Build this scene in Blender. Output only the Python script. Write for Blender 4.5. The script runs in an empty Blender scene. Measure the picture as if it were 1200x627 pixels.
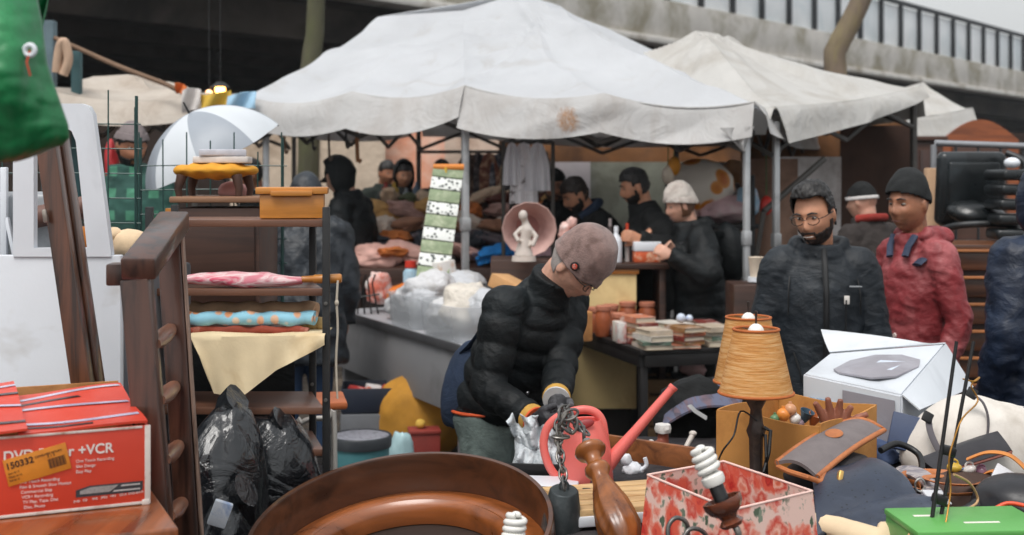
import bpy, bmesh, math, random
import numpy as np
from mathutils import Vector, Matrix, Euler, Quaternion

random.seed(7)
SC = bpy.context.scene
COL = SC.collection
F, HC, YH = 1500.0, 1.70, 205.0          # focal length in photo pixels, eye height, horizon row
R = math.radians
V = Vector

def P(px, py, d):
    """the point at distance d that the photo shows at (px, py)"""
    return V(((px - 600.0) / F * d, d, HC - (py - YH) / F * d))

def PZ(px, py, z):
    """the point at height z that the photo shows at (px, py)"""
    return P(px, py, (HC - z) * F / (py - YH))

def XD(px, d, z=0.0):
    return V(((px - 600.0) / F * d, d, z))

def lin(c):
    def f(v):
        v = v / 255.0
        return v / 12.92 if v <= .04045 else ((v + .055) / 1.055) ** 2.4
    return (f(c[0]), f(c[1]), f(c[2]), 1.0)

# ---------------------------------------------------------------- materials
MATS = {}
def newmat(name):
    m = bpy.data.materials.new(name); m.use_nodes = True
    nt = m.node_tree
    b = nt.nodes['Principled BSDF']
    return m, nt, b

def coords(nt, stretch=(1, 1, 1), rot=(0, 0, 0), kind='Object'):
    tc = nt.nodes.new('ShaderNodeTexCoord'); mp = nt.nodes.new('ShaderNodeMapping')
    nt.links.new(tc.outputs[kind], mp.inputs['Vector'])
    mp.inputs['Scale'].default_value = stretch; mp.inputs['Rotation'].default_value = rot
    return mp.outputs['Vector']

def noise(nt, vec, scale, detail=4, rough=.55, dist=0.0):
    n = nt.nodes.new('ShaderNodeTexNoise')
    n.inputs['Scale'].default_value = scale; n.inputs['Detail'].default_value = detail
    n.inputs['Roughness'].default_value = rough; n.inputs['Distortion'].default_value = dist
    if vec is not None: nt.links.new(vec, n.inputs['Vector'])
    return n.outputs['Fac']

def ramp(nt, fac, stops, interp='LINEAR'):
    r = nt.nodes.new('ShaderNodeValToRGB'); cr = r.color_ramp; cr.interpolation = interp
    while len(cr.elements) < len(stops): cr.elements.new(.5)
    for e, (p, c) in zip(cr.elements, stops):
        e.position = p; e.color = c
    nt.links.new(fac, r.inputs['Fac'])
    return r.outputs['Color']

def mixc(nt, fac, a, b, mode='MIX'):
    m = nt.nodes.new('ShaderNodeMix'); m.data_type = 'RGBA'; m.blend_type = mode
    for sock, v in ((m.inputs[0], fac), (m.inputs[6], a), (m.inputs[7], b)):
        if hasattr(v, 'links'): nt.links.new(v, sock)
        else: sock.default_value = v
    return m.outputs[2]

def bump(nt, b, h, strength=.3, dist=.01):
    n = nt.nodes.new('ShaderNodeBump'); n.inputs['Strength'].default_value = strength
    n.inputs['Distance'].default_value = dist
    nt.links.new(h, n.inputs['Height']); nt.links.new(n.outputs['Normal'], b.inputs['Normal'])

def sc(c, k): return (min(1, c[0]*k), min(1, c[1]*k), min(1, c[2]*k), 1)

def M(name, c, rough=.6, var=.2, scale=6, second=None, amt=.5, bs=60, bst=.15, bd=.004, metal=0, spec=.5, coat=0,
      stretch=(1, 1, 1), rvar=.1, sheen=0, alpha=None, trans=0, sss=0):
    """a general procedural material: two noises vary the colour, one the gloss, one the relief"""
    if name in MATS: return MATS[name]
    m, nt, b = newmat(name)
    base = lin(c)
    vec = coords(nt, stretch)
    n1 = noise(nt, vec, scale, 6, .6)
    col = ramp(nt, n1, [(.3, sc(base, 1-var)), (.7, sc(base, 1+var))])
    if second is not None:
        n2 = noise(nt, vec, scale*.6, 5, .65, .4)
        f = ramp(nt, n2, [(.62-amt*.3, (0, 0, 0, 1)), (.75-amt*.2, (1, 1, 1, 1))])
        col = mixc(nt, f, col, lin(second))
    nt.links.new(col, b.inputs['Base Color'])
    n3 = noise(nt, vec, scale*2.3, 3)
    mr = nt.nodes.new('ShaderNodeMapRange'); mr.inputs[3].default_value = max(.03, rough-rvar); mr.inputs[4].default_value = min(1, rough+rvar)
    nt.links.new(n3, mr.inputs[0]); nt.links.new(mr.outputs[0], b.inputs['Roughness'])
    b.inputs['Metallic'].default_value = metal; b.inputs['Specular IOR Level'].default_value = spec
    b.inputs['Coat Weight'].default_value = coat; b.inputs['Coat Roughness'].default_value = .15
    b.inputs['Sheen Weight'].default_value = sheen
    if trans: b.inputs['Transmission Weight'].default_value = trans
    if sss:
        b.inputs['Subsurface Weight'].default_value = sss; b.inputs['Subsurface Radius'].default_value = (.01, .004, .002)
    if alpha is not None: b.inputs['Alpha'].default_value = alpha
    if bst: bump(nt, b, noise(nt, vec, bs, 5, .6), bst, bd)
    MATS[name] = m
    return m

def wood(name, c, dark=None, along='x', rough=.4, coat=0, grain=1.0, contrast=1.0):
    if name in MATS: return MATS[name]
    m, nt, b = newmat(name)
    base = lin(c); dk = lin(dark) if dark else sc(base, .45)
    g = 22*grain
    s = {'x': (.06*g, g, g), 'y': (g, .06*g, g), 'z': (g, g, .06*g)}[along]
    vec = coords(nt, s)
    n1 = noise(nt, vec, 1.0, 8, .62, .6)
    v2 = coords(nt, (3, 3, 3)); n2 = noise(nt, v2, 1.2, 4)
    lo, hi = .5-.16/contrast, .5+.16/contrast
    col = ramp(nt, n1, [(lo, dk), (.5, sc(base, .85)), (hi, sc(base, 1.2))])
    col = mixc(nt, ramp(nt, n2, [(.35, (0, 0, 0, 1)), (.75, (.45, .45, .45, 1))]), col, sc(base, .5))
    nt.links.new(col, b.inputs['Base Color'])
    mr = nt.nodes.new('ShaderNodeMapRange'); mr.inputs[3].default_value = max(.05, rough-.15); mr.inputs[4].default_value = rough+.15
    nt.links.new(n1, mr.inputs[0]); nt.links.new(mr.outputs[0], b.inputs['Roughness'])
    b.inputs['Coat Weight'].default_value = coat; b.inputs['Coat Roughness'].default_value = .12
    bump(nt, b, n1, .25, .002)
    MATS[name] = m
    return m

# ---------------------------------------------------------------- vector noise
_rng = np.random.default_rng(3)
_W = _rng.normal(size=(24, 3)); _W /= np.linalg.norm(_W, axis=1)[:, None]
_PH = _rng.uniform(0, 6.28, 24)
def nz(p, f, seed=0):
    """smooth noise of an (n,3) array, about -1..1"""
    k = np.arange(7); i = (k*3 + seed*5) % 24
    ph = _PH[i] + seed*1.7
    q = p @ (_W[i]*f*_rng0[k][:, None]).T + ph
    q2 = q + 1.3*np.sin(np.roll(q, 2, axis=1)*.7 + seed)
    return np.sin(q2).sum(axis=1)/3.2
_rng0 = np.array([.7, .85, 1.0, 1.1, 1.25, 1.4, 1.6])
def ridge(p, f, seed=0):
    return 1 - 2*np.abs(nz(p, f, seed)).clip(0, 1)

# ---------------------------------------------------------------- mesh builder
class MB:
    def __init__(self): self.v = []; self.f = []; self.m = []; self.mi = 0
    def mat(self, i): self.mi = i; return self
    def add(self, vs, fs):
        o = len(self.v); self.v += [tuple(x) for x in vs]
        self.f += [tuple(i+o for i in f) for f in fs]; self.m += [self.mi]*len(fs)
        return self
    def box(self, c, s, rot=None, bev=0.0, seg=2):
        bm = bmesh.new(); bmesh.ops.create_cube(bm, size=1.0)
        for v in bm.verts: v.co = V((v.co.x*s[0], v.co.y*s[1], v.co.z*s[2]))
        if bev > 0: bmesh.ops.bevel(bm, geom=bm.edges[:], offset=min(bev, min(s)*.45), segments=seg, affect='EDGES', profile=.5)
        mx = rot_m(rot)
        bm.verts.index_update()
        vs = [mx @ v.co + V(c) for v in bm.verts]; fs = [[v.index for v in f.verts] for f in bm.faces]
        bm.free(); return self.add(vs, fs)
    def beam(self, a, b, w, h, bev=.003, up=(0, 0, 1)):
        """a square bar from a to b, w wide and h along up"""
        a, b = V(a), V(b); d = (b-a); L = d.length; d.normalize()
        u = V(up); x = d.cross(u)
        if x.length < 1e-4: x = d.cross(V((0, 1, 0)))
        x.normalize(); z = x.cross(d).normalized()
        mx = Matrix((x, d, z)).transposed()
        return self.box((a+b)/2, (w, L, h), mx, bev)
    def prism(self, poly, ax, ay, n, depth, o):
        """polygon (2-D points along ax, ay from o) pushed depth along n"""
        ax, ay, n, o = V(ax), V(ay), V(n), V(o)
        k = len(poly)
        a = [o + ax*p[0] + ay*p[1] for p in poly]; b = [q + n*depth for q in a]
        fs = [list(range(k))[::-1], list(range(k, 2*k))] + [[i, (i+1) % k, k+(i+1) % k, k+i] for i in range(k)]
        return self.add(a+b, fs)
    def tube(self, pts, rad, seg=8, caps=True, ref=None, closed=False, sm=0):
        pts = [V(p) for p in pts]; n = len(pts)
        if sm and n > 2:
            if not isinstance(rad, (list, tuple)) or (len(rad) == 2 and not isinstance(rad[0], tuple)): rad = [rad]*n
            q = []; qr = []
            for i in range(n-1):
                p0, p1, p2, p3 = pts[max(0, i-1)], pts[i], pts[i+1], pts[min(n-1, i+2)]
                for k in range(sm):
                    u = k/sm; q.append(.5*((2*p1)+(p2-p0)*u+(2*p0-5*p1+4*p2-p3)*u*u+(3*p1-p0-3*p2+p3)*u**3))
                    a, b = rad[i], rad[i+1]
                    qr.append(tuple(x+(y-x)*u for x, y in zip(a, b)) if isinstance(a, tuple) else a+(b-a)*u)
            q.append(pts[-1]); qr.append(rad[-1]); pts, rad, n = q, qr, len(q)
        if not isinstance(rad, (list, tuple)) or (len(rad) == 2 and n != 2 and not isinstance(rad[0], tuple)): rad = [rad]*n
        rr = [(r, r) if not isinstance(r, tuple) else r for r in rad]
        vs = []; px = V(ref) if ref is not None else None
        for i in range(n):
            if closed: t = pts[(i+1) % n]-pts[i-1]
            else: t = pts[min(i+1, n-1)]-pts[max(i-1, 0)]
            if t.length < 1e-9: t = V((0, 0, 1))
            t.normalize()
            if px is None:
                px = t.cross(V((0, 0, 1)))
                if px.length < .05: px = t.cross(V((0, 1, 0)))
            x = px - t*px.dot(t)
            if x.length < 1e-5: x = t.orthogonal()
            x.normalize(); y = t.cross(x)
            if ref is None: px = x
            a, b = rr[i]
            for k in range(seg):
                th = 2*math.pi*k/seg
                vs.append(pts[i] + x*(a*math.cos(th)) + y*(b*math.sin(th)))
        fs = []
        for i in range(n if closed else n-1):
            j = (i+1) % n
            for k in range(seg):
                fs.append([i*seg+k, i*seg+(k+1) % seg, j*seg+(k+1) % seg, j*seg+k])
        if caps and not closed:
            fs.append(list(range(seg))[::-1]); fs.append([(n-1)*seg+k for k in range(seg)])
        return self.add(vs, fs)
    def lathe(self, prof, o, seg=24, axis=None, cap=True, flute=None):
        """profile of (radius, height) turned about an axis through o"""
        mx = Matrix.Identity(3)
        if axis is not None: mx = V((0, 0, 1)).rotation_difference(V(axis).normalized()).to_matrix()
        vs = []; n = len(prof)
        for r, z in prof:
            for k in range(seg):
                th = 2*math.pi*k/seg; q = r
                if flute: q = r*(1+flute(z, th))
                vs.append(mx @ V((q*math.cos(th), q*math.sin(th), z)) + V(o))
        fs = [[i*seg+k, i*seg+(k+1) % seg, (i+1)*seg+(k+1) % seg, (i+1)*seg+k] for i in range(n-1) for k in range(seg)]
        if cap: fs.append(list(range(seg))[::-1]); fs.append([(n-1)*seg+k for k in range(seg)])
        return self.add(vs, fs)
    def sheet(self, fn, nu, nv, thick=.004, wrapu=False):
        """a cloth or board given by fn(u, v), with real thickness"""
        pts = np.array([[fn(i/nu, j/nv) for j in range(nv+1)] for i in range(nu+1)], dtype=float)
        return self.sheet_pts(pts, thick)
    def sheet_pts(self, pts, thick=.004):
        du = np.gradient(pts, axis=0); dv = np.gradient(pts, axis=1)
        nn = np.cross(du, dv); nn /= (np.linalg.norm(nn, axis=2)[..., None]+1e-12)
        a = pts + nn*thick/2; b = pts - nn*thick/2
        nu, nv = pts.shape[0]-1, pts.shape[1]-1
        w = nv+1; N = (nu+1)*w
        vs = [tuple(x) for x in a.reshape(-1, 3)] + [tuple(x) for x in b.reshape(-1, 3)]
        fs = []
        for i in range(nu):
            for j in range(nv):
                q = [i*w+j, (i+1)*w+j, (i+1)*w+j+1, i*w+j+1]
                fs.append(q); fs.append([x+N for x in q[::-1]])
        for i in range(nu):
            fs.append([i*w, i*w+N, (i+1)*w+N, (i+1)*w]); fs.append([i*w+nv, (i+1)*w+nv, (i+1)*w+nv+N, i*w+nv+N])
        for j in range(nv):
            fs.append([j, j+1, j+1+N, j+N]); k = nu*w
            fs.append([k+j, k+j+N, k+j+1+N, k+j+1])
        return self.add(vs, fs)
    def blob(self, c, s, amp=.15, freq=3.0, seed=0, sub=4, rot=None, rid=0.0, flat=None, noise_sp=None):
        """a lumpy rounded mass; rid adds sharp creases, flat presses its bottom level"""
        bm = bmesh.new(); bmesh.ops.create_icosphere(bm, subdivisions=sub, radius=1.0)
        bm.verts.index_update()
        p = np.array([v.co[:] for v in bm.verts]); fs = [[v.index for v in f.verts] for f in bm.faces]; bm.free()
        d = 1 + amp*nz(p, freq, seed) + amp*.5*nz(p, freq*2.1, seed+1)
        if rid: d = d + rid*(ridge(p, freq*1.3, seed+2) + .6*ridge(p, freq*2.9, seed+3) + .3*ridge(p, freq*6, seed+4))*.6
        p = p*d[:, None]
        if flat is not None: p[:, 2] = np.where(p[:, 2] < flat, flat+(p[:, 2]-flat)*.08, p[:, 2])
        p = p*np.array(s); mx = np.array(rot_m(rot)); p = p @ mx.T + np.array(c)
        return self.add([tuple(x) for x in p], fs)
    def ell(self, c, s, rot=None, seg=16, rings=10):
        vs = []; fs = []; mx = rot_m(rot)
        for i in range(rings+1):
            ph = math.pi*i/rings
            for k in range(seg):
                th = 2*math.pi*k/seg
                vs.append(mx @ V((s[0]*math.sin(ph)*math.cos(th), s[1]*math.sin(ph)*math.sin(th), s[2]*math.cos(ph))) + V(c))
        for i in range(rings):
            for k in range(seg):
                fs.append([i*seg+k, (i+1)*seg+k, (i+1)*seg+(k+1) % seg, i*seg+(k+1) % seg])
        return self.add(vs, fs)
    def np(self): return np.array(self.v, dtype=float)

def rot_m(rot):
    if rot is None: return Matrix.Identity(3)
    if isinstance(rot, Matrix): return rot.to_3x3()
    if isinstance(rot, (int, float)): return Matrix.Rotation(rot, 3, 'Z')
    return Euler(rot).to_matrix()

def mesh_of(name, mb, smooth=None):
    me = bpy.data.meshes.new(name); me.from_pydata(mb.v, [], mb.f)
    me.validate(); bm = bmesh.new(); bm.from_mesh(me)
    bmesh.ops.remove_doubles(bm, verts=bm.verts, dist=1e-6)
    bmesh.ops.recalc_face_normals(bm, faces=bm.faces); bm.to_mesh(me); bm.free()
    if len(me.polygons) == len(mb.m): me.polygons.foreach_set('material_index', mb.m)
    return me

def shade(me, ang=40):
    me.polygons.foreach_set('use_smooth', [True]*len(me.polygons))
    try: me.set_sharp_from_angle(angle=R(ang))
    except Exception: pass

def obj(name, mb, mats, parent=None, at=None, smooth=40, kind=None):
    """ONE mesh object. Shapes are given in world metres; the origin moves to `at` or to the parent's"""
    me = mb if isinstance(mb, bpy.types.Mesh) else mesh_of(name, mb)
    for m in (mats if isinstance(mats, (list, tuple)) else [mats]): me.materials.append(m)
    if smooth: shade(me, smooth)
    o = bpy.data.objects.new(name, me); COL.objects.link(o)
    org = V((0, 0, 0))
    if parent is not None:
        org = wloc(parent); o.parent = parent
        if at is not None: o.location = V(at)-org; org = V(at)
    elif at is not None: org = V(at); o.location = org
    me.transform(Matrix.Translation(-org))
    if kind: o['kind'] = kind
    return o

def wloc(o):
    l = o.location.copy()
    while o.parent: o = o.parent; l += o.location
    return l

def tag(o, label, cat, group=None):
    o['label'] = label; o['category'] = cat
    if group: o['group'] = group
    return o

def thing(name, label, cat, at, group=None):
    o = bpy.data.objects.new(name, None); COL.objects.link(o); o.location = V(at); o.empty_display_size = .1
    return tag(o, label, cat, group)

def base_of(mb):
    a = mb.np(); return (float((a[:, 0].min()+a[:, 0].max())/2), float((a[:, 1].min()+a[:, 1].max())/2), float(a[:, 2].min()))

def solo(name, mb, mats, label, cat, group=None, smooth=40):
    """a thing that is one mesh"""
    return tag(obj(name, mb, mats, None, base_of(mb), smooth), label, cat, group)

def copy_thing(o, loc, rz=0.0, label=None):
    def rec(s, par):
        c = s.copy(); COL.objects.link(c)
        if par is not None: c.parent = par
        for ch in s.children: rec(ch, c)
        return c
    c = rec(o, None); c.location = V(loc); c.rotation_euler = (0, 0, rz)
    if label: c['label'] = label
    return c

def remesh(mb, voxel, smooth_it=3, name='tmp'):
    """one continuous skin over everything in mb"""
    me = bpy.data.meshes.new(name); me.from_pydata(mb.v, [], mb.f); me.update()
    o = bpy.data.objects.new(name, me); COL.objects.link(o)
    md = o.modifiers.new('r', 'REMESH'); md.mode = 'VOXEL'; md.voxel_size = voxel
    if smooth_it:
        s = o.modifiers.new('s', 'SMOOTH'); s.factor = .5; s.iterations = smooth_it
    dg = bpy.context.evaluated_depsgraph_get(); ev = o.evaluated_get(dg)
    out = bpy.data.meshes.new_from_object(ev); bpy.data.objects.remove(o); bpy.data.meshes.remove(me)
    return out

def displace(me, fn):
    n = len(me.vertices); co = np.empty(n*3); me.vertices.foreach_get('co', co); co = co.reshape(-1, 3)
    no = np.empty(n*3); me.vertex_normals.foreach_get('vector', no); no = no.reshape(-1, 3)
    co = co + no*fn(co)[:, None]
    me.vertices.foreach_set('co', co.ravel()); me.update()
    return me

def text(name, body, size, o, ax, ay, mat, parent, bold=0.0, depth=.0004, align='LEFT', label=None):
    cu = bpy.data.curves.new(name, 'FONT'); cu.body = body; cu.size = size; cu.extrude = depth; cu.offset = bold; cu.align_x = align
    t = bpy.data.objects.new(name, cu); COL.objects.link(t)
    dg = bpy.context.evaluated_depsgraph_get(); me = bpy.data.meshes.new_from_object(t.evaluated_get(dg))
    bpy.data.objects.remove(t); bpy.data.curves.remove(cu)
    ax, ay = V(ax).normalized(), V(ay).normalized(); n = ax.cross(ay)
    mx = Matrix((ax, ay, n)).transposed().to_4x4(); mx.translation = V(o)
    me.transform(mx)
    ob = obj(name, me, mat, parent, None, 0)
    if label: ob['label'] = label
    return ob
# ================================================================= camera, light, sky
cam = bpy.data.cameras.new('camera'); camo = bpy.data.objects.new('camera', cam); COL.objects.link(camo)
camo.location = (0, 0, HC); camo.rotation_euler = (R(90), 0, 0)
cam.sensor_width = 36; cam.lens = 45; cam.shift_y = -(313.5-YH)/1200; cam.clip_end = 2000; cam.clip_start = .05
cam.dof.use_dof = True; cam.dof.focus_distance = 3.7; cam.dof.aperture_fstop = 3.6
SC.camera = camo
w = bpy.data.worlds.new('World'); SC.world = w; w.use_nodes = True
nt = w.node_tree; bg = nt.nodes['Background']
sky = nt.nodes.new('ShaderNodeTexSky'); sky.sky_type = 'NISHITA'; sky.sun_disc = False
SUN_EL, SUN_AZ = 62, 205        # azimuth: clockwise from +Y, so the light comes from behind the camera
sky.sun_elevation = R(SUN_EL); sky.sun_rotation = R(SUN_AZ); sky.dust_density = 6; sky.air_density = 2; sky.ozone_density = 1
hs = nt.nodes.new('ShaderNodeHueSaturation'); hs.inputs['Saturation'].default_value = .2; hs.inputs['Value'].default_value = 1.25
nt.links.new(sky.outputs[0], hs.inputs['Color']); nt.links.new(mixc(nt, .55, hs.outputs[0], (5.6, 5.8, 6.0, 1)), bg.inputs['Color'])
bg.inputs['Strength'].default_value = .15
sl = bpy.data.lights.new('sun', 'SUN'); sl.energy = 1.5; sl.angle = R(24); sl.color = (1, .97, .93)
so = bpy.data.objects.new('sun', sl); COL.objects.link(so)
so.rotation_euler = (R(90-SUN_EL), 0, R(180-SUN_AZ)); so.location = (0, 0, 20)
SC.view_settings.view_transform = 'Standard'; SC.view_settings.look = 'None'
SC.view_settings.exposure = .02; SC.view_settings.gamma = 1; SC.view_settings.use_curve_mapping = False
SC.cycles.max_bounces = 6; SC.cycles.transparent_max_bounces = 12
SC.cycles.use_denoising = True

# ================================================================= ground
m, nt, b = newmat('wet asphalt')
vec = coords(nt, (1, 1, 1))
c1 = ramp(nt, noise(nt, vec, 90, 4), [(.3, lin((36, 34, 33))), (.7, lin((62, 58, 56)))])
c2 = mixc(nt, ramp(nt, noise(nt, vec, .9, 6, .6, .5), [(.42, (0, 0, 0, 1)), (.62, (1, 1, 1, 1))]), c1, lin((48, 42, 39)))
nt.links.new(c2, b.inputs['Base Color'])
rr = ramp(nt, noise(nt, vec, 1.6, 5, .6), [(.4, (.12, .12, .12, 1)), (.6, (.6, .6, .6, 1))])
nt.links.new(rr, b.inputs['Roughness']); bump(nt, b, noise(nt, vec, 160, 4), .35, .004)
mb = MB(); mb.sheet(lambda u, v: ((u-.5)*400, -60+v*400, 0), 60, 60, .05); obj('ground', mb, m, None, (0, 0, 0), 0, 'structure')

# ================================================================= viaduct
CONC = M('viaduct concrete', (192, 188, 182), .85, .12, 1.2, (146, 140, 124), .55, 30, .2)
LEDGE = M('viaduct ledge paint', (208, 204, 198), .8, .1, 2, (150, 140, 125), .4)
DARKC = M('sooty concrete', (84, 76, 70), .9, .3, .6, (50, 46, 43), .5)  # concrete darkened in colour to carry the shade below the deck
STEEL = M('dark railing steel', (38, 40, 44), .5, .2, 3)
PANEL = M('milky barrier panel', (238, 241, 243), .45, .05, .7, (216, 224, 228), .5, 6, .05)
e0 = V((-.92, 26.47, 5.0)); ed = V((.625, .781, 0)); en = V((-.781, .625, 0))
via = thing('viaduct', 'long concrete railway viaduct with pale parapet crossing above the market stalls', 'viaduct', (e0.x, e0.y, 0))
def bline(mb, t0, t1, off, z0, z1, th, bev=.02):
    a = e0+ed*t0+en*(off+th/2); b_ = e0+ed*t1+en*(off+th/2)
    mb.beam((a.x, a.y, (z0+z1)/2), (b_.x, b_.y, (z0+z1)/2), th, z1-z0, bev)
mb = MB(); bline(mb, -26, 120, 0, 5.16, 6.15, .35); obj('parapet', mb, CONC, via)
mb = MB(); bline(mb, -26, 120, -.22, 4.98, 5.158, .6, .03); obj('ledge', mb, LEDGE, via)
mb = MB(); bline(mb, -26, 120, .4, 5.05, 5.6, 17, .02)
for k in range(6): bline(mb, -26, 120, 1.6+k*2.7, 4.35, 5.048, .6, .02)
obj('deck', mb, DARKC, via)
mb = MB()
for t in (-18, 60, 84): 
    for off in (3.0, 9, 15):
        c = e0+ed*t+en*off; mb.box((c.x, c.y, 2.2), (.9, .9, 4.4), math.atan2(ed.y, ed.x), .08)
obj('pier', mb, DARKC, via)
mb = MB(); bline(mb, -40, 120, 17, 0, 6, .6); obj('rear_wall', mb, M('rear brick', (48, 38, 33), .9, .3, 3, (30, 25, 23), .5), via)  # added dark wall that blocks the sky behind the deck
mb = MB()
a = e0+ed*-30+en*.5; b_ = e0+ed*-30+en*17; mb.beam((a.x, a.y, 3), (b_.x, b_.y, 3), .5, 6); obj('end_wall', mb, MATS['rear brick'], via)  # added out of view to keep sky light from under the deck
rail = thing('railing', 'dark steel railing with milky panels on top of the viaduct parapet', 'railing', (e0.x, e0.y, 6.15))
mb = MB(); bline(mb, -26, 120, .1, 7.66, 7.82, .14); obj('top_rail', mb, STEEL, rail)
mb = MB(); bline(mb, -26, 120, .24, 6.18, 7.62, .04, .005); obj('barrier_panel', mb, PANEL, rail)
t = -4.0
while t < 70:
    c = e0+ed*t+en*.16; mb = MB(); mb.box((c.x, c.y, 6.92), (.12, .14, 1.47), math.atan2(ed.y, ed.x), .01)
    obj('post', mb, STEEL, rail); t += 1.72
for k, (t, z, r, cc) in enumerate(((10.5, 7.1, .36, (40, 44, 52)), (12.7, 7.02, .36, (120, 104, 100)))):
    c = e0+ed*t; mb = MB(); mb.lathe([(0, 0), (r, 0), (r, .05), (r*.8, .07), (0, .07)], c+V((0, 0, z))+en*.07, 24, -en)
    solo('round_sign', mb, M('round sign %d' % k, cc, .5), ('dark navy' if k == 0 else 'dull brown')+' round disc fixed to the viaduct railing', 'sign')
for k, (t, z, w_, h_) in enumerate(((33.2, 7.0, .9, .75), (36.0, 6.95, .8, .7))):
    c = e0+ed*t+V((0, 0, z))+en*.04; mb = MB(); mb.box(c, (w_, .06, h_), math.atan2(ed.y, ed.x), .02)
    solo('sign_plate', mb, M('plate %d' % k, ((52, 54, 62), (140, 116, 104))[k], .5), ('dark grey' if k == 0 else 'rusty pale brown')+' square plate on the far end of the viaduct railing', 'sign')
mb = MB(); p = P(507, 16, 26.0); mb.box(p+V((0, 0, 0)), (.62, .4, .42), .3, .04); mb.box(p+V((0, 0, -.3)), (.25, .25, .3), .3, .02)
solo('drain_box', mb, M('drain grey', (96, 100, 106), .6), 'small grey drain box fixed under the viaduct ledge', 'drain')

# ================================================================= bare trees
BARK = M('mossy bark', (80, 76, 62), .9, .3, 6, (84, 86, 58), .6, 30, .6, .02, stretch=(1, 1, .3))
BARK2 = M('grey bark', (112, 98, 84), .9, .25, 6, (128, 116, 86), .5, 30, .6, .02, stretch=(1, 1, .3))
def bare_tree(pts, r0, r1, mat, label, seed, loc):
    rnd = random.Random(seed)
    t = thing('bare_tree', label, 'tree', loc)
    n = len(pts); mb = MB(); q = []
    for i in range(n-1):
        for k in range(4): q.append(V(pts[i]).lerp(V(pts[i+1]), k/4)+V((rnd.uniform(-1, 1), rnd.uniform(-1, 1), 0))*.012)
    q.append(V(pts[-1]))
    mb.tube(q, [r0+(r1-r0)*i/(len(q)-1) for i in range(len(q))], 12); obj('trunk', mb, mat, t)
    top = V(pts[-1])
    for k in range(6):
        a = rnd.uniform(0, 6.28); L = rnd.uniform(1.2, 2.4); s = top-V((0, 0, rnd.uniform(0, .5)))
        d = V((math.cos(a)*.6, math.sin(a)*.6, 1)).normalized(); mb = MB()
        pp = [s+d*(L*j/5)+V((rnd.uniform(-.06, .06), rnd.uniform(-.06, .06), .02*j)) for j in range(6)]
        mb.tube(pp, [r1*.6*(1-j/6.5) for j in range(6)], 7)
        for j in (2, 3, 4):
            dd = (d+V((rnd.uniform(-.7, .7), rnd.uniform(-.7, .7), 0))).normalized()
            mb.tube([pp[j], pp[j]+dd*.35, pp[j]+dd*.7+V((0, 0, .1))], [r1*.25, r1*.15, .004], 5)
        obj('limb', mb, mat, t)
a = P(362, 120, 13.2); b_ = P(368, 40, 13.2); c = P(374, -80, 13.2)
bare_tree([(a.x-.04, a.y, 0), a, b_, c], .13, .08, BARK, 'thin mossy trunk rising behind the big white canopy under the viaduct', 4, (a.x, a.y, 0))
a = P(978, 130, 13.6); b_ = P(979, 62, 13.6); c = P(1012, -8, 13.6); d = P(1040, -70, 13.6)
bare_tree([(a.x, a.y, 0), a, b_, c, d], .15, .09, BARK2, 'grey leaning trunk in front of the pale viaduct parapet', 5, (a.x, a.y, 0))

# ================================================================= tents
def canvas(name, c, second, transl=.25, stain=None, amt=.5):
    m, nt, b = newmat(name)
    vec = coords(nt); base = lin(c)
    n1 = noise(nt, vec, 1.4, 6, .65, .5); col = ramp(nt, n1, [(.3, sc(base, .93)), (.7, sc(base, 1.04))])
    v2 = coords(nt, (1, 1, .35)); f = ramp(nt, noise(nt, v2, 2.2, 7, .7, .8), [(.6-.25*amt, (0, 0, 0, 1)), (.92, (1, 1, 1, 1))])
    col = mixc(nt, f, col, lin(second))
    if stain is not None:
        vm = nt.nodes.new('ShaderNodeVectorMath'); vm.operation = 'DISTANCE'
        tc = nt.nodes.new('ShaderNodeTexCoord'); nt.links.new(tc.outputs['Object'], vm.inputs[0]); vm.inputs[1].default_value = stain[0]
        mr = nt.nodes.new('ShaderNodeMapRange'); mr.inputs[1].default_value = 0; mr.inputs[2].default_value = stain[1]*.5; mr.inputs[3].default_value = .36; mr.inputs[4].default_value = -.2
        rg = nt.nodes.new('ShaderNodeMath'); rg.operation = 'SUBTRACT'; rg.inputs[1].default_value = stain[1]*.42; nt.links.new(vm.outputs['Value'], rg.inputs[0]); ab_ = nt.nodes.new('ShaderNodeMath'); ab_.operation = 'ABSOLUTE'; nt.links.new(rg.outputs[0], ab_.inputs[0])
        nt.links.new(ab_.outputs[0], mr.inputs[0])
        ad = nt.nodes.new('ShaderNodeMath'); ad.operation = 'ADD'; nt.links.new(mr.outputs[0], ad.inputs[0]); nt.links.new(noise(nt, vec, 34, 4, .7, 2.5), ad.inputs[1])
        col = mixc(nt, ramp(nt, ad.outputs[0], [(.66, (0, 0, 0, 1)), (.9, (.8, .8, .8, 1))]), col, lin(stain[2]))
    nt.links.new(col, b.inputs['Base Color']); b.inputs['Roughness'].default_value = .62
    bump(nt, b, noise(nt, vec, 3.2, 6, .6, 2.2), .42, .05)
    tr = nt.nodes.new('ShaderNodeBsdfTranslucent'); nt.links.new(col, tr.inputs['Color'])
    mx = nt.nodes.new('ShaderNodeMixShader'); mx.inputs[0].default_value = transl
    nt.links.new(b.outputs[0], mx.inputs[1]); nt.links.new(tr.outputs[0], mx.inputs[2])
    nt.links.new(mx.outputs[0], nt.nodes['Material Output'].inputs['Surface'])
    return m
ALU = M('pole aluminium', (190, 192, 194), .4, .08, 4, (150, 150, 150), .4, metal=.4)
DPOLE = M('dark pole', (70, 66, 62), .6, .2, 4)

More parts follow.
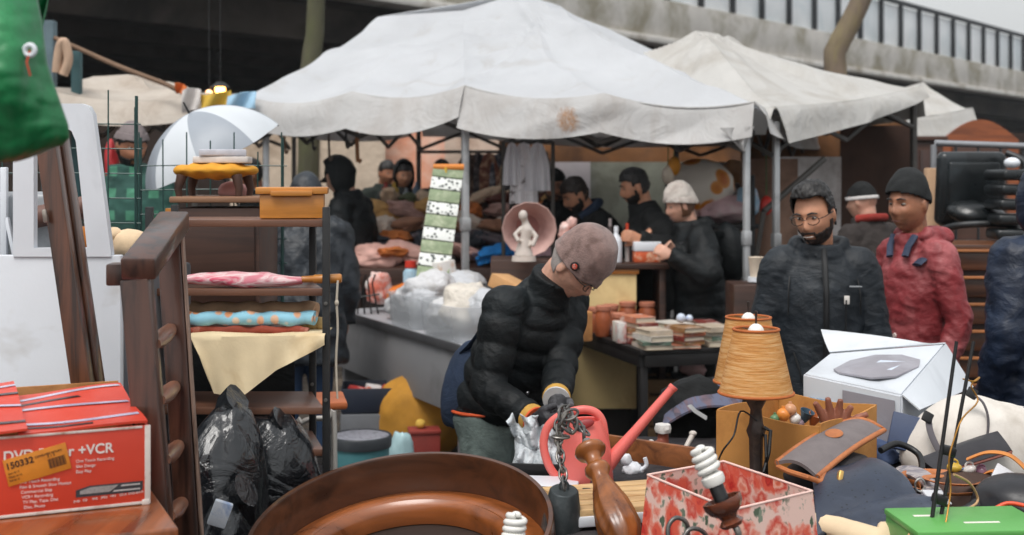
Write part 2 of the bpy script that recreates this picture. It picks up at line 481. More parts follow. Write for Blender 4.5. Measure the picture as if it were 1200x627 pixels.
def np3(v): return np.array(v, dtype=float)
def tent(name, label, eaves, ridge, mats, vh, poles, sag=.1, wr=.03, seed=0, drop=None, group=None, vw=.03, nosag=()):
    """eaves: corner points round the canopy's edge; ridge: for each side, its two ridge points; vh valance depth"""
    cx = sum(e[0] for e in eaves)/len(eaves); cy = sum(e[1] for e in eaves)/len(eaves)
    t = thing(name, label, 'canopy', (cx, cy, 0), group)
    n = len(eaves)
    def edge(i, u):
        a, b = np3(eaves[i]), np3(eaves[(i+1) % n]); p = a+(b-a)*u
        p[2] -= (drop[i] if drop else .05)*(abs(math.sin(2*math.pi*u))**.9 if (drop and len(drop) == 5 and i < 2) else math.sin(math.pi*u))
        return p
    mb = MB()
    for i in range(n):
        ra, rb = ridge[i]; ra, rb = np3(ra), np3(rb)
        nu, nv = 56, 40; pts = np.zeros((nu+1, nv+1, 3))
        for a in range(nu+1):
            u = a/nu; e = edge(i, u); r = ra+(rb-ra)*u
            for k in range(nv+1):
                v = k/nv; q = e+(r-e)*v
                q[2] -= sag*math.sin(math.pi*v)*(.35+.65*math.sin(math.pi*u)) if not (u in (0, 1)) else sag*.35*math.sin(math.pi*v)
                pts[a, k] = q
        fl = pts.reshape(-1, 3)
        w_ = wr*.8*nz(fl*np.array([1, 1, .4]), 2.2, seed)+wr*.5*ridge_np(fl, 4.0, seed+2)+wr*.2*nz(fl, 11, seed+5)
        ang = np.arctan2(fl[:, 1]-cy, fl[:, 0]-cx); w_ += wr*.75*ridge_np(np.stack([ang*6, fl[:, 2]*.5, ang*0], 1), 1.0, seed+6)
        vv = np.tile(np.linspace(0, 1, nv+1), nu+1)
        fl[:, 2] += w_*np.clip(np.minimum(vv*5+.25, (1-vv)*6+.12), 0, 1)
        mb.sheet_pts(pts, .006)
    obj('roof_cloth', mb, mats[0], t, None, 60)
    mb = MB(); ctr = np.array([cx, cy, 0])
    for i in range(n):
        a, b = np3(eaves[i]), np3(eaves[(i+1) % n]); d = b-a; L = np.linalg.norm(d[:2]); d /= np.linalg.norm(d)
        out = np.array([d[1], -d[0], 0]); 
        if np.dot(out, (a+b)/2-ctr) < 0: out = -out
        nu, nv = int(L*30)+6, 14; pts = np.zeros((nu+1, nv+1, 3))
        for k in range(nu+1):
            u = k/nu; e = edge(i, u); hh = vh(i, u) if callable(vh) else vh
            for j in range(nv+1):
                v = j/nv; pts[k, j] = e+np.array([0, 0, .012-hh*v])+out*(.004+.085*v**.7)
        fl = pts.reshape(-1, 3); vv = np.tile(np.linspace(0, 1, nv+1), nu+1)
        s = fl @ d
        f1 = nz(np.stack([s*3.4, fl[:, 2]*1.6, s*0], 1), 1.0, seed+7)+.6*nz(np.stack([s*9, fl[:, 2]*7, s*0], 1), 1.0, seed+9)
        f2 = .7*ridge_np(np.stack([s*1.2+fl[:, 2]*1.5, fl[:, 2]*6, s*0], 1), 1.0, seed+4)+.8*ridge_np(np.stack([s*2.6-fl[:, 2]*5, fl[:, 2]*3, s*0], 1), 1.0, seed+8)
        fl += out[None, :]*((vw*f1*.6+vw*f2)*(.25+.75*vv))[:, None]
        fl[:, 2] += .030*nz(np.stack([s*1.3, s*0, s*0], 1), 1.5, seed+1)*vv
        mb.sheet_pts(pts, .005)
    obj('valance', mb, mats[1], t, None, 60)
    for (x, y, z, r, mt) in poles:
        mb = MB(); mb.box((x, y, z/2), (r*2, r*2, z), .35, r*.35); mb.box((x, y, .02), (r*5, r*5, .012), .35); mb.box((x, y, z*.62), (r*2.7, r*2.7, .09), .35, .006)
        obj('pole', mb, mt, t)
    for i in range(n):
        mb = MB(); e_ = [V(edge(i, u/24))+V((0, 0, .012)) for u in range(25)]; mb.tube(e_, .007, 6); obj('hem_seam', mb, mats[1], t)
    mb = MB()
    for i in range(n):
        a, b = V(eaves[i]), V(eaves[(i+1) % n]); k = max(2, int((b-a).length/.75)*2)
        for j in range(k):
            p, q = a.lerp(b, j/k), a.lerp(b, (j+1)/k); zt, zb = -.13, -.30
            c0 = V((cx, cy, 0)); ins = lambda s_: s_+(V((c0.x-s_.x, c0.y-s_.y, 0)).normalized()*.06)
            mb.beam(ins(p)+V((0, 0, zt if j % 2 else zb)), ins(q)+V((0, 0, zb if j % 2 else zt)), .018, .03, .002)
    obj('scissor_truss', mb, DPOLE, t)
    return t
def ridge_np(p, f, seed): return ridge(p, f, seed)

# the big pale canopy in the middle
L0, R0 = P(289, 116, 9.2), P(884, 122, 8.0); M0 = P(545, 103, 8.68)
perp = V((.332, .943, 0))
LB, RB = L0+perp*3.1, R0+perp*3.1
k1, k2 = P(443, 20, 10.7), P(612, -8, 10.3)
CW = canvas('canopy canvas', (226, 228, 231), (190, 182, 172), .42, None, .2)
sx = P(668, 142, 8.4); cx_ = (L0.x+M0.x+R0.x+RB.x+LB.x)/5; cy_ = (L0.y+M0.y+R0.y+RB.y+LB.y)/5
CV = canvas('valance canvas', (212, 211, 210), (166, 154, 144), .3, ((sx.x-cx_, sx.y-cy_, sx.z), .17, (176, 118, 50)), .7)
kk = k1.lerp(k2, .6)+V((0, 0, -.06))
tent('market_canopy', 'largest dirty white canopy with two peaks over the middle stall', [L0, M0, R0, RB, LB],
     [(k1, kk), (kk, k2), (k2, k2), (k2, k1), (k1, k1)], [CW, CV], lambda i, u: (.2+.05*math.sin(math.pi*u)) if i == 0 else (.27-.06*u if i == 1 else .2),
     [(L0.x+.12, L0.y+.1, 2.2, .022, ALU), (M0.x, M0.y+.03, 2.2, .024, ALU), (R0.x-.04, R0.y+.05, 2.1, .019, ALU), (LB.x, LB.y-.08, 2.2, .02, DPOLE), (RB.x, RB.y-.08, 2.1, .02, DPOLE)],
     0.05, .028, 1, [.065, .06, .05, .05, .05], vw=.04)
# loose corner of cloth hanging from the big canopy
def flap(u, v):
    a = np3(P(843, 150, 7.98)); b = np3(P(884, 148, 7.95)); tip = np3(P(872, 178, 7.97))
    p = a+(b-a)*u; p = p+(tip-p)*v*.98; p[1] -= .02*math.sin(u*9+v*4); return p
mb = MB(); mb.sheet(flap, 14, 12, .004)
solo('cloth_flap', mb, CV, 'loose white cloth corner hanging at the pole of the largest canopy', 'cloth')

# the second canopy behind it
C1, C2 = P(908, 128, 8.35), P(1079, 104, 10.0); pv = V((-(C2-C1).y, (C2-C1).x, 0)).normalized()*2.3
C4, C3 = C2+pv, C1+pv; C4.z = C3.z = 2.25
pk = P(815, 36, 10.0)
CW2 = canvas('second canvas', (200, 198, 194), (158, 148, 134), .16, None, .6)
tent('market_canopy', 'single peaked dirty white canopy set at an angle behind the largest one', [C1, C2, C4, C3],
     [(pk, pk)]*4, [CW2, CW2], lambda i, u: .26-.16*u if i == 0 else .2,
     [(C1.x+.02, C1.y+.06, 2.05, .02, ALU), (C2.x-.05, C2.y+.02, 2.25, .022, DPOLE), (C4.x, C4.y, 2.2, .02, DPOLE), (C3.x, C3.y, 2.2, .02, DPOLE)], .06, .03, 5, [.03, .05, .05, .05])
# third one far to the right
D1, D2 = P(1010, 138, 12.6), P(1140, 128, 13.4); D3, D4 = D2+V((-.9, 2.4, 0)), D1+V((-.9, 2.4, 0)); pk3 = P(1082, 96, 13.9)
tent('market_canopy', 'small white canopy furthest back, beside the arched headboard', [D1, D2, D3, D4], [(pk3, pk3)]*4, [CW2, CW2], .24,
     [(D1.x, D1.y+.05, 2.2, .02, DPOLE), (D2.x, D2.y+.05, 2.2, .02, DPOLE), (D3.x, D3.y, 2.2, .02, DPOLE), (D4.x, D4.y, 2.2, .02, DPOLE)], .05, .03, 8)
# low canopy on the left
E1, E2 = P(50, 108, 9.4), P(226, 118, 9.4); E3, E4 = E2+V((.3, 2.6, 0)), E1+V((.3, 2.6, 0)); pk4a, pk4b = P(110, 90, 10.6), P(150, 88, 10.6)
CW4 = canvas('old canvas', (206, 196, 184), (150, 128, 108), .2, None, .7)
tent('market_canopy', 'low stained beige canopy on the left behind the wire mesh', [E1, E2, E3, E4], [(pk4a, pk4b), (pk4b, pk4b), (pk4b, pk4a), (pk4a, pk4a)], [CW4, CW4], .13,
     [(E1.x, E1.y+.05, 2.25, .02, DPOLE), (E2.x, E2.y+.05, 2.2, .02, DPOLE), (E3.x, E3.y, 2.2, .02, DPOLE), (E4.x, E4.y, 2.2, .02, DPOLE)], .04, .03, 12)

# ================================================================= hanging sheets behind the stalls
def drape(name, label, cat, a, b, zt, zb, mat, seed=0, amp=.05, dens=9, slope=0, thick=.004, sw=0.0):
    a, b = V(a), V(b); d = (b-a); L = d.length; n = V((-d.y, d.x, 0)).normalized()
    def fn(u, v):
        p = a.lerp(b, u); z = zt+(zb-zt)*v+slope*(u-.5)-sw*math.sin(math.pi*u)*(1-v)
        q = np.array([[u*L*dens*.3, v*1.2, 0]])
        o = amp*(.35+.65*v)*(nz(q, 1.6, seed)[0]+.4*nz(q*2.3, 1.6, seed+3)[0])
        return (p.x+n.x*o, p.y+n.y*o, z)
    mb = MB(); mb.sheet(fn, max(10, int(L*26)), 24, thick)
    return solo(name, mb, mat, label, cat, None, 60)
drape('hanging_sheet', 'rough beige sheet hanging behind the hooded people under the largest canopy', 'sheet', XD(270, 13.4), XD(452, 13.0), 2.55, .05, M('beige sheet', (206, 188, 168), .9, .12, 4, (170, 150, 130), .4, 14, .6, .02), 1, .05)
drape('hanging_sheet', 'dull orange pink tarpaulin hanging behind the hooded seller', 'sheet', XD(446, 13.2), XD(580, 13.0), 2.3, .05, M('orange tarp', (228, 160, 130), .6, .2, 3, (236, 198, 178), .6, 8, .4, .02), 3, .08)
drape('hanging_sheet', 'pale crumpled sheet stretched across the back of the middle stall', 'sheet', XD(520, 12.7), XD(640, 12.5), 2.15, 1.62, M('pale tarp', (222, 198, 180), .7, .15, 3, (176, 140, 116), .5, 8, .4, .02), 5, .08)
drape('brown_tarpaulin', 'long brown tarpaulin strip hanging behind the sellers at head height', 'tarpaulin', XD(585, 12.0), XD(905, 11.6), 2.35, 1.82, M('brown tarp', (128, 84, 46), .7, .25, 2.5, (88, 58, 36), .5, 8, .3, .02), 6, .05)
drape('brown_tarpaulin', 'brown tarpaulin hanging below the angled canopy above the smiling man', 'tarpaulin', XD(868, 10.9), XD(1062, 10.7), 2.2, 1.74, MATS['brown tarp'], 8, .05)
drape('hanging_sheet', 'grey green plastic sheet behind the man seen in profile', 'sheet', XD(690, 12.4), XD(800, 12.2), 2.05, .6, M('greygreen sheet', (148, 152, 140), .5, .12, 3, (118, 120, 108), .5), 9, .07)
drape('hanging_sheet', 'white sheet showing between the sellers under the largest canopy', 'sheet', XD(640, 12.3), XD(692, 12.25), 2.0, .8, M('white sheet', (216, 212, 218), .7, .08), 10, .06)
drape('hanging_cloth', 'faded brown cloth hanging from the slanted bar beside the smiling man', 'cloth', XD(868, 9.6), XD(935, 9.5), 1.82, .7, M('brown cloth', (150, 118, 100), .9, .2, 4, (110, 84, 70), .5), 11, .09, 14)
drape('hanging_cloth', 'light grey cloth hanging behind the smiling man', 'cloth', XD(905, 9.8), XD(985, 9.9), 1.84, .6, M('greywhite cloth', (196, 190, 188), .9, .1, 4, (150, 140, 136), .5), 13, .09, 14)
drape('hanging_cloth', 'dark brown cloth hanging under the corner of the angled canopy', 'cloth', XD(985, 10.3), XD(1066, 10.35), 2.1, .1, M('dark brown cloth', (66, 44, 34), .9, .25, 4), 14, .06, 12)
mb = MB(); a, b_ = P(895, 248, 8.6), P(966, 186, 8.9); mb.tube([a, b_], .022, 8); mb.tube([a, V((a.x-.25, a.y-.05, 0))], .018, 8)
solo('slanted_bar', mb, DPOLE, 'slanted brown bar propped beside the right pole of the largest canopy', 'bar')
# added dark sheets standing in for the shaded depth under the viaduct
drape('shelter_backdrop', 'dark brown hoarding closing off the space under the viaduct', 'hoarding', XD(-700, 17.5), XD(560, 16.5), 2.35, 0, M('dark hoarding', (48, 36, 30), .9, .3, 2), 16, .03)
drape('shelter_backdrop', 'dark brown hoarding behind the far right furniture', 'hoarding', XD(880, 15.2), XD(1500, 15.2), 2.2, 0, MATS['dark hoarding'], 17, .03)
# ================================================================= people
def skin(name, c): 
    return M(name, c, .5, .14, 18, sc255(c, .82), .35, 120, .15, .001, sss=.12, rvar=.12)
def sc255(c, k): return tuple(min(255, v*k) for v in c)
def cloth(name, c, rough=.8, bs=50, var=.18, second=None, sheen=.0, spec=.4, bst=.25, amt=.5, scale=9):
    m = M(name, c, rough, var, scale, second, amt, bs, bst, .004, sheen=sheen, spec=spec)
    nt = m.node_tree; b = nt.nodes['Principled BSDF']
    if not m.get('folds'):
        m['folds'] = 1; old = b.inputs['Normal'].links[0].from_node
        v = coords(nt, (1, 1, 1.6)); n2 = noise(nt, v, 4.5, 5, .58, 2.0); n3 = noise(nt, v, 24, 3, .6, 1.0)
        bn = nt.nodes.new('ShaderNodeBump'); bn.inputs['Strength'].default_value = .38; bn.inputs['Distance'].default_value = .03
        ad = nt.nodes.new('ShaderNodeMath'); ad.operation = 'MULTIPLY_ADD'; ad.inputs[1].default_value = .25
        nt.links.new(n3, ad.inputs[0]); nt.links.new(n2, ad.inputs[2]); nt.links.new(ad.outputs[0], bn.inputs['Height'])
        nt.links.new(bn.outputs['Normal'], old.inputs['Normal'])
    return m
EYE_W = M('eye white', (150, 138, 128), .2, .03, 5, bst=0)
EYE_D = M('iris', (34, 24, 18), .15, .1, 5, bst=0)
BLACKP = M('black plastic', (24, 24, 25), .4, .2, 6)

def head_surf(d, sex='m', face=None):
    """unit directions (n,3) -> points of a head, metres, centre of the skull at the origin, y forward"""
    x, y, z = d[:, 0], d[:, 1], d[:, 2]
    p = np.stack([x*.0765, y*.0965, z*.118], 1)
    lo = np.clip(-z, 0, 1); fr = np.clip(y, 0, 1); bk = np.clip(-y, 0, 1)
    p[:, 0] *= 1-.36*lo**1.6*(.3+.7*fr)-.05*np.clip(z, 0, 1)*fr
    p[:, 1] += .016*lo*fr - .004*np.clip(z-.4, 0, 1)*fr
    p[:, 1] += .045*lo*bk                                     # nape
    p[:, 2] += .012*lo*bk
    def g(cx, cz, sx, sz): return np.exp(-((p[:, 0]-cx)/sx)**2-((p[:, 2]-cz)/sz)**2)*(y > .05)
    o = np.zeros(len(p)); f = 1 if sex == 'm' else .8
    o += .006*f*g(0, .032, .045, .012)                        # brow
    for s in (-1, 1):
        o -= .012*g(s*.031, .010, .015, .012); o += .006*g(s*.043, -.024, .018, .016)
        o -= .004*g(s*.052, -.055, .014, .02); o += .004*g(s*.013, -.030, .009, .009)
    zz = p[:, 2]; w_ = .0085+.006*np.clip((.014-zz)/.05, 0, 1)
    o += np.where((zz < .022) & (zz > -.045), 1, 0)*0
    o += .021*np.exp(-(p[:, 0]/w_)**2)*np.exp(-((zz+.024)/.019)**2)*(y > .05)
    o += .010*np.exp(-(p[:, 0]/.008)**2)*np.exp(-((zz-.000)/.02)**2)*(y > .05)
    o += .005*g(0, -.057, .022, .0055)+.006*g(0, -.071, .019, .006)-.004*g(0, -.064, .024, .003)-.003*g(0, -.082, .018, .006)
    o += .008*g(0, -.100, .02, .013)
    p[:, 1] += o
    return p

class Person:
    def __init__(s, label, at, yaw, ht=1.75, lean=0, side=0, pelvis=None, head_yaw=None, head_pitch=0, head_roll=0, near=False, group=None, stance=.1, sex='m', knee=.03, width=1.0, hk=1.0, base=0.0):
        s.s = ht/1.75; k = s.s; s.hs = k*hk; s.near = near; s.sex = sex; s.w = width
        s.root = thing('person', label, 'person', (at[0], at[1], base), group)
        s.Rz = Matrix.Rotation(R(yaw), 3, 'Z'); s.base = base; s.at = V((at[0], at[1], base))
        s.T = s.Rz @ Matrix.Rotation(R(side), 3, 'Y') @ Matrix.Rotation(R(-lean), 3, 'X')
        s.pel = V((at[0], at[1], base+.92*k)) if pelvis is None else V(pelvis)
        s.neck = s.tp(0, -.005, .52)
        hy = yaw if head_yaw is None else head_yaw
        s.H = Matrix.Rotation(R(hy), 3, 'Z') @ Matrix.Rotation(R(head_roll), 3, 'Y') @ Matrix.Rotation(R(-head_pitch), 3, 'X')
        nk = (s.T @ V((0, .02, .06)))*k + (s.H @ V((0, .015, .10)))*s.hs
        s.hc = s.neck + nk
        s.sh = {1: s.tp(.168*width, -.01, .45), -1: s.tp(-.168*width, -.01, .45)}
        s.hip = {q: s.pel + s.Rz @ V((q*.09*k, 0, -.02)) for q in (1, -1)}
        s.foot = {q: s.at + s.Rz @ V((q*stance*k, q*.05, .08)) for q in (1, -1)}
        s.knee = {q: (s.hip[q]*.5+s.foot[q]*.5) + s.Rz @ V((0, knee, 0)) for q in (1, -1)}
        s.arm = {}
        for q in (1, -1): s.reach(q, s.sh[q] + s.Rz @ V((q*.07*k, .06, -.53*k)), V((q*.5, -1, 0)))
    def tp(s, x, y, z): return s.pel + s.T @ (V((x, y, z))*s.s)
    def reach(s, q, target, pole=V((0, -1, -.3))):
        """bend the arm so that the wrist is at target; pole in the person's own frame"""
        a = s.sh[q]; l1, l2 = .295*s.s, .265*s.s; d = V(target)-a; L = min(d.length, (l1+l2)*.995); d.normalize()
        x = (l1*l1-l2*l2+L*L)/(2*L); h = math.sqrt(max(0, l1*l1-x*x)); pl = s.Rz @ V(pole); pl = (pl-d*pl.dot(d)).normalized()
        s.arm[q] = (a, a+d*x+pl*h, a+d*L); return s
    def hand_mb(s, mb, q, curl=35, fat=1.0, d=None, palm=None):
        """palm, four unequal bent fingers and a thumb from its side"""
        a, e, w_ = s.arm[q]; k = s.s
        d = (w_-e).normalized() if d is None else V(d).normalized()
        n = V(palm) if palm is not None else s.Rz @ V((-q, .25, 0)); n = (n-d*n.dot(d)).normalized(); x = d.cross(n)
        th = x if x.dot(s.Rz @ V((0, 1, .2))) > 0 else -x
        mb.tube([w_-d*.03, w_+d*.01, w_+d*.05*k, w_+d*.085*k], [(.025*fat, .02*fat), (.028*fat, .018*fat), (.04*fat, .015*fat), (.04*fat, .014*fat)], 10, ref=x)
        for i, (off, L) in enumerate(((.031, .072), (.0105, .08), (-.0105, .075), (-.031, .06))):
            p = w_+d*.08*k+th*off*k*1.05; dd = d+th*off*1.5; dd.normalize(); pts = [p-d*.02, p]; an = 0
            for j, fr in enumerate((.45, .32, .23)):
                an += R(curl)*(.7 if j == 0 else 1); u = dd*math.cos(an)+n*math.sin(an); pts.append(pts[-1]+u*(L*fr*k))
            mb.tube(pts, [.0098*fat, .0096*fat, .009*fat, .0082*fat, .0068*fat], 8)
        p = w_+d*.025*k+th*.024*k; u = (d*.75+th*.75+n*.35).normalized(); u2 = (d*.95+th*.25+n*.5).normalized()
        mb.tube([p-th*.015, p, p+u*.038*k, p+u*.038*k+u2*.034*k, p+u*.038*k+u2*.056*k], [.013*fat, .0135*fat, .0115*fat, .0105*fat, .008*fat], 8)
    def body(s, mat, hands=True, curl=35, palms=None, dirs=None):
        mb = MB(); k = s.s
        n, m = (56, 44) if s.near else (36, 28)
        dirs_ = np.array([[math.sin(math.pi*i/m)*math.cos(2*math.pi*j/n), math.sin(math.pi*i/m)*math.sin(2*math.pi*j/n), math.cos(math.pi*i/m)] for i in range(m+1) for j in range(n)])
        p = head_surf(dirs_, s.sex)*s.hs
        hp = [s.hc + s.H @ V(q) for q in p]
        fs = [[i*n+j, (i+1)*n+j, (i+1)*n+(j+1) % n, i*n+(j+1) % n] for i in range(m) for j in range(n)]
        mb.add(hp, fs)
        for q in (1, -1):
            c = s.hl(q*.077, -.008, -.004); mb.ell(c, (.010*k, .020*k, .032*k), s.H @ Euler((R(-12), 0, R(-q*22))).to_matrix(), 10, 8)
        mb.tube([s.tp(0, -.01, .44), s.neck, s.hl(0, -.028, -.045), s.hl(0, -.02, .0)], [.062*k, .058*k, .056*k, .05*k], 14)
        mb.tube([s.pel-V((0, 0, .05)), s.tp(0, 0, .2), s.tp(0, 0, .40), s.tp(0, 0, .48)], [(.12*k, .09*k), (.11*k, .08*k), (.13*k, .07*k), (.06*k, .05*k)], 14, ref=s.T @ V((1, 0, 0)))
        for q in (1, -1):
            a, e, w_ = s.arm[q]; mb.tube([s.tp(q*.08, 0, .44), a, (a+e)/2, e, (e*.6+w_*.4), w_], [.04*k, .042*k, .04*k, .035*k, .034*k, .024*k], 10)
            if hands: s.hand_mb(mb, q, curl, palm=palms.get(q) if palms else None, d=dirs.get(q) if dirs else None)
            mb.tube([s.pel, s.hip[q], s.knee[q], s.foot[q]], [.07*k, .075*k, .05*k, .035*k], 10)
        me = remesh(mb, .0048 if s.near else .009, 2)
        o = obj('body', me, mat, s.root, None, 180)
        for q in (1, -1):
            e = MB(); c = s.hl(q*.0305, .0775, .0100); e.ell(c, (.0125*k, .0110*k, .0065*k), s.H, 14, 10)
            ob = obj('eye', e, EYE_W, s.root, None, 180)
            e = MB(); c = s.hl(q*.0295, .0845, .0100); e.ell(c, (.0055*k, .0048*k, .0056*k), s.H, 12, 8); obj('iris', e, EYE_D, ob, None, 180)
        return o
    def hl(s, x, y, z): return s.hc + s.H @ (V((x, y, z))*s.hs)
    def brows(s, mat):
        for q in (1, -1):
            mb = MB(); mb.tube([s.hl(q*.014, .101, .030), s.hl(q*.032, .098, .035), s.hl(q*.05, .086, .029)], [.0035, .0045, .0025], 6); obj('eyebrow', mb, mat, s.root)
    def mouth(s, mat):
        mb = MB(); mb.tube([s.hl(q*.0045, .1005-.0006*q*q*.35, -.0635+.0008*abs(q)*.4) for q in range(-5, 6)], [.0012+.0022*(1-abs(q)/5) for q in range(-5, 6)], 6); obj('mouth', mb, mat, s.root)
    def shell(s, name, pred, off, mat, thick=.006, n=72, m=56, noise_=0.0, nf=60, seed=0, scale=(1, 1, 1), par=None, shift=(0, 0, 0)):
        """hair, beards and hats: a layer that follows the head where pred(direction, point) holds"""
        dirs_ = np.array([[math.sin(math.pi*i/m)*math.cos(2*math.pi*j/n), math.sin(math.pi*i/m)*math.sin(2*math.pi*j/n), math.cos(math.pi*i/m)] for i in range(m+1) for j in range(n)])
        p = head_surf(dirs_, s.sex); ok = pred(dirs_, p)
        o = off(dirs_, p) if callable(off) else np.full(len(p), off)
        if noise_: o = o + noise_*nz(p, nf, seed)+noise_*.6*nz(p, nf*2.3, seed+1)
        q = (p + dirs_*o[:, None])*np.array(scale)+np.array(shift)
        fs = []
        for i in range(m):
            for j in range(n):
                f = [i*n+j, (i+1)*n+j, (i+1)*n+(j+1) % n, i*n+(j+1) % n]
                if all(ok[t] for t in f): fs.append(f)
        bm = bmesh.new(); vs = [bm.verts.new(s.hc + s.H @ (V(t)*s.hs)) for t in q]
        for f in fs:
            try: bm.faces.new([vs[t] for t in f])
            except ValueError: pass
        bmesh.ops.delete(bm, geom=[v for v in bm.verts if not v.link_faces], context='VERTS')
        bmesh.ops.remove_doubles(bm, verts=bm.verts, dist=1e-5); bmesh.ops.recalc_face_normals(bm, faces=bm.faces)
        bmesh.ops.solidify(bm, geom=bm.faces[:], thickness=thick)
        me = bpy.data.meshes.new(name); bm.to_mesh(me); bm.free()
        return obj(name, me, mat, par or s.root, None, 180)
    def hair(s, mat, line=.045, back=-.05, thick=.012, lump=.004, top=.0):
        """short hair: above the hairline in front, down to the nape behind"""
        def pred(d, p):
            ax_ = np.abs(p[:, 0]); front = line-.10*np.clip(ax_-.045, 0, 1)*6
            return (p[:, 2] > np.where(p[:, 1] > .035, front, np.where(p[:, 1] > .012, .012, np.where(p[:, 1] > -.02, .022, back))))
        f = lambda d, p: thick*(.22+.78*np.clip((p[:, 2]-.02)/.06, 0, 1))+top*np.clip(d[:, 2], 0, 1)*np.clip(d[:, 1]+.45, 0, 1)+.35*lump*ridge(p*np.array([1, .35, 1]), 210, 3)+.25*lump*ridge(p*np.array([1, .5, .6]), 330, 5)
        return s.shell('hair', pred, f, mat, .008, 110, 90, noise_=lump*.45, nf=75)
    def beard(s, mat, thick=.006):
        def pred(d, p):
            jaw = (p[:, 2] < -.058+.35*np.abs(p[:, 0])-.006*(np.abs(p[:, 0])>.03)) & (p[:, 1] > -.0) & ~((np.abs(p[:, 0]) < .021) & (p[:, 2] > -.078) & (p[:, 2] < -.050))
            side = (np.abs(p[:, 0]) > .060) & (p[:, 2] < -.012) & (p[:, 1] > .0) & (p[:, 1] < .030)
            mst = (np.abs(p[:, 0]) < .03) & (p[:, 2] < -.043) & (p[:, 2] > -.055) & (p[:, 1] > .05)
            return jaw | side | mst
        return s.shell('beard', pred, thick, mat, .006, 110, 90, .0016, 140)
    def beanie(s, mat, low=.035, tilt=.0, tall=.03, cuff=.04, thick=.012, slouch=(0, 0, 0), noise_=.002, cuff_mat=None, nf=50):
        f = lambda p: low + tilt*p[:, 1]
        def off(d, p):
            t = np.clip((p[:, 2]-low)/.09, 0, 1); return thick + tall*t**1.5
        o = s.shell('hat', lambda d, p: p[:, 2] > f(p), off, mat, .008, 80, 64, noise_, nf)
        if cuff: s.shell('hat_cuff', lambda d, p: (p[:, 2] > f(p)-.006) & (p[:, 2] < f(p)+cuff), thick+.007, cuff_mat or mat, .012, 90, 80, noise_*.7, nf, 2, par=o)
        return o
    def glasses(s, mat, wid=.024, hgt=.017):
        mb = MB()
        for q in (1, -1):
            mb.tube([s.hl(q*.032+wid*math.cos(a)*(1+.1*abs(math.sin(2*a))), .108-.010*abs(math.cos(a)), .006+hgt*math.sin(a)) for a in [2*math.pi*i/20 for i in range(20)]], .0019*s.s, 6, closed=True)
            mb.tube([s.hl(q*.055, .100, .010), s.hl(q*.074, .075, .012), s.hl(q*.083, .0, .014)], .002*s.s, 6)
        mb.tube([s.hl(-.008, .112, .010), s.hl(0, .117, .013), s.hl(.008, .112, .010)], .0019*s.s, 6)
        return obj('glasses', mb, mat, s.root, None, 60)
    def jacket(s, mat, hem=-.14, girth=1.0, quilt=0.0, qstep=.06, fold=.008, hood=None, collar=.575, sleeve=1.0, seed=0, voxel=None, name='jacket', belly=0.0, flare=1.0, trim=None):
        k = s.s; mb = MB()
        hs_ = [hem, hem*.45, .06, .16, .26, .36, .425, .47, .505, .535, collar]
        rx = [.195*flare, .192*(.5+.5*flare), .182, .184, .194, .198, .185, .145, .104, .086, .084]; ry = [.160*flare, .160, .150+belly, .150+belly, .155, .150, .128, .112, .094, .086, .088]
        N = 110; hh = np.linspace(hem, collar, N); X = np.interp(hh, hs_, rx)*girth; Y = np.interp(hh, hs_, ry)*girth
        X = np.convolve(np.pad(X, 4, 'edge'), np.ones(9)/9, 'valid'); Y = np.convolve(np.pad(Y, 4, 'edge'), np.ones(9)/9, 'valid')
        pts = []; rad = []
        for h, x, y in zip(hh, X, Y):
            if h < 0: c = s.pel*1.0 + V((0, 0, h*k)) + (s.T @ V((0, 0, 1)) - V((0, 0, 1)))*0
            else: c = s.tp(0, .0 + (.012 if h > .5 else 0), h)
            q = 1+quilt*(abs(math.sin(math.pi*h/qstep))**.55-.72) if h < .47 else 1
            pts.append(c); rad.append((x*k*q*s.w, y*k*q))
        mb.tube(pts, rad, 40, ref=s.T @ V((1, 0, 0)))
        for q in (1, -1):
            a, e, w_ = s.arm[q]; c0 = s.tp(q*.09, -.005, .43); w2 = w_+(w_-e).normalized()*(.012-.04*(trim is not None))
            ctrl = [c0, a, a.lerp(e, .5), e, e.lerp(w2, .5), w2]; rr = [.078, .080, .071, .063, .056, .048]
            pp = []; r2 = []; n = 72
            for i in range(n+1):
                t = i/n*5; j = min(4, int(t)); u = t-j
                p0, p1, p2, p3 = ctrl[max(0, j-1)], ctrl[j], ctrl[j+1], ctrl[min(5, j+2)]
                pp.append(.5*((2*p1)+(p2-p0)*u+(2*p0-5*p1+4*p2-p3)*u*u+(3*p1-p0-3*p2+p3)*u**3))
                r_ = (rr[j]+(rr[j+1]-rr[j])*u)*k*girth**.6*sleeve
                if quilt and t > .8: r_ *= 1+quilt*1.6*(abs(math.sin(math.pi*i/n*.66/qstep))**.55-.72)
                r2.append(r_)
            mb.tube(pp, r2, 22)
        if hood == 'down':
            mb.tube([s.tp(-.10, .03, .56), s.tp(-.085, -.085, .535), s.tp(0, -.125, .515), s.tp(.085, -.085, .535), s.tp(.10, .03, .56)], [.026*k, .048*k, .06*k, .048*k, .026*k], 14)
        me = remesh(mb, (voxel or (.009 if s.near else .014))*1.0, 1 if voxel else 3)
        displace(me, lambda c: fold*(.55*ridge(c*np.array([1, 1, 1.7])+.02*np.sin(c[:, [1, 2, 0]]*21+seed), 14, seed)+.45*ridge(c*np.array([1, 1, .6])+.015*np.sin(c[:, [2, 0, 1]]*33), 25, seed+3)) + fold*.35*ridge(c*np.array([1, 1, 1.5]), 52, seed+5))
        j = obj(name, me, mat, s.root, None, 180)
